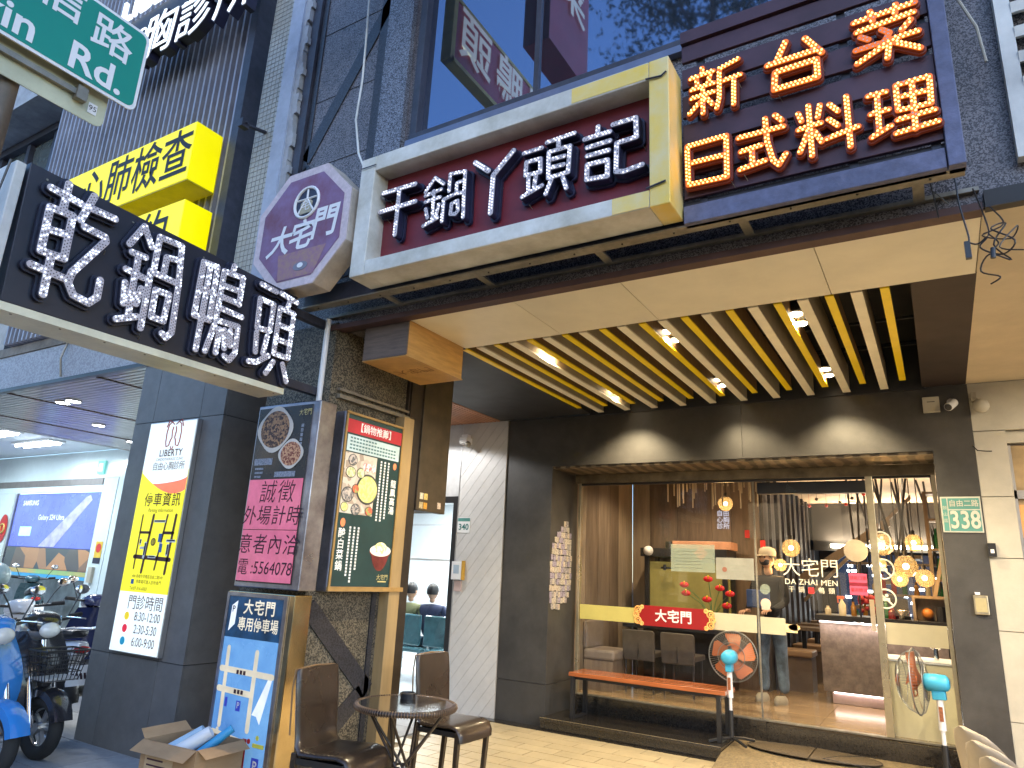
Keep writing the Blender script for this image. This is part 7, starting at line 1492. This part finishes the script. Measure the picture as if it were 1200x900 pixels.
blu = mat('sky_blue_scooter_paint', (.03,.22,.62), .2, var=.03, coat=.8); wht = mat('white_scooter_paint', (.68,.68,.70), .2, var=.03, coat=.7); blk = mat('black_scooter_paint', (.02,.02,.025), .2, coat=.7); sil = mat('silver_scooter_paint', (.42,.43,.42), .25, .4, coat=.6)
redp = mat('red_scooter_paint', (.45,.02,.04), .2, coat=.7); seatb = mat('black_vinyl_seat', (.02,.02,.025), .4); plaid = mat('blue_plaid_cloth', (.03,.20,.45), .8, kind='voronoi', scale=14, col2=(.02,.05,.12)); navyp = mat('navy_scooter_paint',(.02,.03,.10),.2,coat=.7)
scooter('sky blue scooter nearest the camera at the left edge', -6.42, 2.66, R(9), blu, wht, seatb)
scooter('silver scooter with a front basket and plaid seat cover behind the blue one', -6.72, 3.17, R(4), blk, sil, plaid, basket=True)
scooter('white and black scooter showing its number plate beside the column', -7.70, 3.80, R(181), wht, redp, seatb)
scooter('navy scooter with black seat deeper in the row', -8.5, 4.95, R(176), navyp, wht, seatb)
scooter('black scooter whose handlebar shows beside the column', -8.9, 5.7, R(5), blk, sil, seatb)
scooter('dark teal scooter standing alone near the phone shop', -15.2, 7.3, R(160), mat('dark_teal_paint',(.02,.07,.09),.25,coat=.6), blk, seatb)  # solid scooter put where one is only mirrored in the shop window
hm = thing('helmet', 'silver grey helmet hung over the basket of the scooter', 'helmet', (-6.5,3.2,.8)); b = MB(); b.ball((-6.45,3.22,.93),.135,20,12,1.15,1,.95); part('helmet_shell', b, sil, hm, smooth=60); b = MB(); b.ball((-6.36,3.19,.91),.115,16,10,1,.9,.6); part('visor', b, mat('smoked_visor',(.15,.16,.18),.1,spec=1), hm, smooth=60)
hm = thing('helmet', 'pale mint helmet resting high on a scooter at the left edge', 'helmet', (-7.6,3.4,1.2)); b = MB(); b.ball((-7.75,3.35,1.30),.14,20,12,1.15,1,.9); part('helmet_shell', b, mat('mint_helmet',(.40,.52,.50),.3,coat=.5), hm, smooth=60); b = MB(); b.box(-7.9,3.3,1.15,-7.6,3.4,1.2); part('helmet_lining', b, blackplastic, hm)

bpy.context.view_layer.update()
# ============================================================ ACROSS THE STREET (seen only mirrored in the glass)
opw = mat('dark_facade_render', (.10,.10,.11), .8, var=.2, scale=2); opg = mat('lit_far_window', (.5,.4,.25), .4, emis=.5, ecol=(1,.75,.45))
for k,(x0_,x1_,h_,lb_) in enumerate(((-40,-24,11,'dark building across the street farthest left'),(-23.8,-9,9,'dark low building across the street'),(-8.8,4,10.5,'dark building straight across the street'),(4.2,20,9.5,'dark building across the street to the right'))):
    t = thing('far_building', lb_, 'building', ((x0_+x1_)/2,-20,-.14), 0, 'buildings across the street')
    b = MB(); b.box(x0_,-32,-.14,x1_,-20,h_); part('wall', b, opw, t)
    k_ = 0
    for z in np.arange(.6,h_-1.4,3.1):
        for x in np.arange(x0_+1,x1_-1.5,2.6):
            b = MB(); b.box(x,-19.98,z,x+1.5,-19.95,z+1.7); part('window', b, opg if (random.random() < .35 or z < 1) else MATS['dusky_glass'], t)
tr = thing('street_tree', 'tall street tree mirrored in the top of the upper window', 'tree', (-4.2,-9.5,-.13))
bark = mat('grey_bark', (.09,.075,.06), .9, scale=12, bump=.4); leaf = mat('dark_green_leaf', (.035,.06,.025), .6, var=.3, scale=2)
b = MB(); b.tube([(-4.2,-9.5,-.13),(-4.1,-9.4,5),(-4.3,-9.5,10),(-4.1,-9.3,15),(-4.2,-9.4,19)],[.32,.26,.2,.12,.04],10); part('trunk', b, bark, tr, smooth=60)
cl_ = []
for k in range(16):
    a = k*2.4; z = 13.5+k*.33; l = 1.6+random.random()*1.6; q = Vector((-4.2+l*math.cos(a),-9.4+l*math.sin(a),z+1.2+random.random())); p0 = Vector((-4.2,-9.4,z))
    b = MB(); b.tube([p0,(p0+q)/2+Vector((0,0,.2)),q],[.07,.045,.015],6); part('branch', b, bark, tr); cl_ += [(q,.95),((p0+q)/2+Vector((0,0,.3)),.8)]
b = MB()
for c_, r_ in cl_:
    for i in range(170):
        d_ = Vector((random.gauss(0,1),random.gauss(0,1),random.gauss(0,.7)))*r_*.55; p_ = c_+d_; u_ = Vector((random.gauss(0,1),random.gauss(0,1),random.gauss(0,1))).normalized(); v_ = u_.orthogonal().normalized()
        b.quad(p_-u_*.09, p_+v_*.04, p_+u_*.09, p_-v_*.04)
part('foliage', b, leaf, tr, kind='stuff')
# unseen lamps added on the right to brighten the neighbour's wall and soffit
for k,(x,y) in enumerate(((2.2,4.4),(2.2,6.2))):
    t = thing('neighbour_lamp', ['warm square lamp under the neighbouring soffit near the street','warm square lamp under the neighbouring soffit near the door'][k], 'ceiling light', (x,y,3.33), 0, 'neighbour soffit lamps')
    b = MB(); b.box(x-.2,y-.2,3.32,x+.2,y+.2,3.35); part('lamp_panel', b, bulb_m, t)
    ld = bpy.data.lights.new('soffit_light','AREA'); ld.size=.4; ld.energy=24; ld.color=(1,.82,.6); lo = bpy.data.objects.new('soffit_light', ld); COL.objects.link(lo); lo.parent=t; lo.location=(0,0,-.03)
# lamp in the timber ceiling before the clinic hall
t = thing('timber_ceiling_lamp', 'round white lamp in the timber slat ceiling before the clinic hall', 'ceiling light', (-5.3,6.3,3.33)); b = MB(); b.cyl((-5.3,6.3,3.32),(-5.3,6.3,3.344),.08,n=20); part('lamp_lens', b, tube_m, t)
ld = bpy.data.lights.new('timber_light','SPOT'); ld.energy=26; ld.spot_size=R(150); ld.color=(.97,.96,.95); ld.shadow_soft_size=.08; lo = bpy.data.objects.new('timber_light', ld); COL.objects.link(lo); lo.parent=t; lo.location=(0,0,-.03)
bpy.context.view_layer.update()
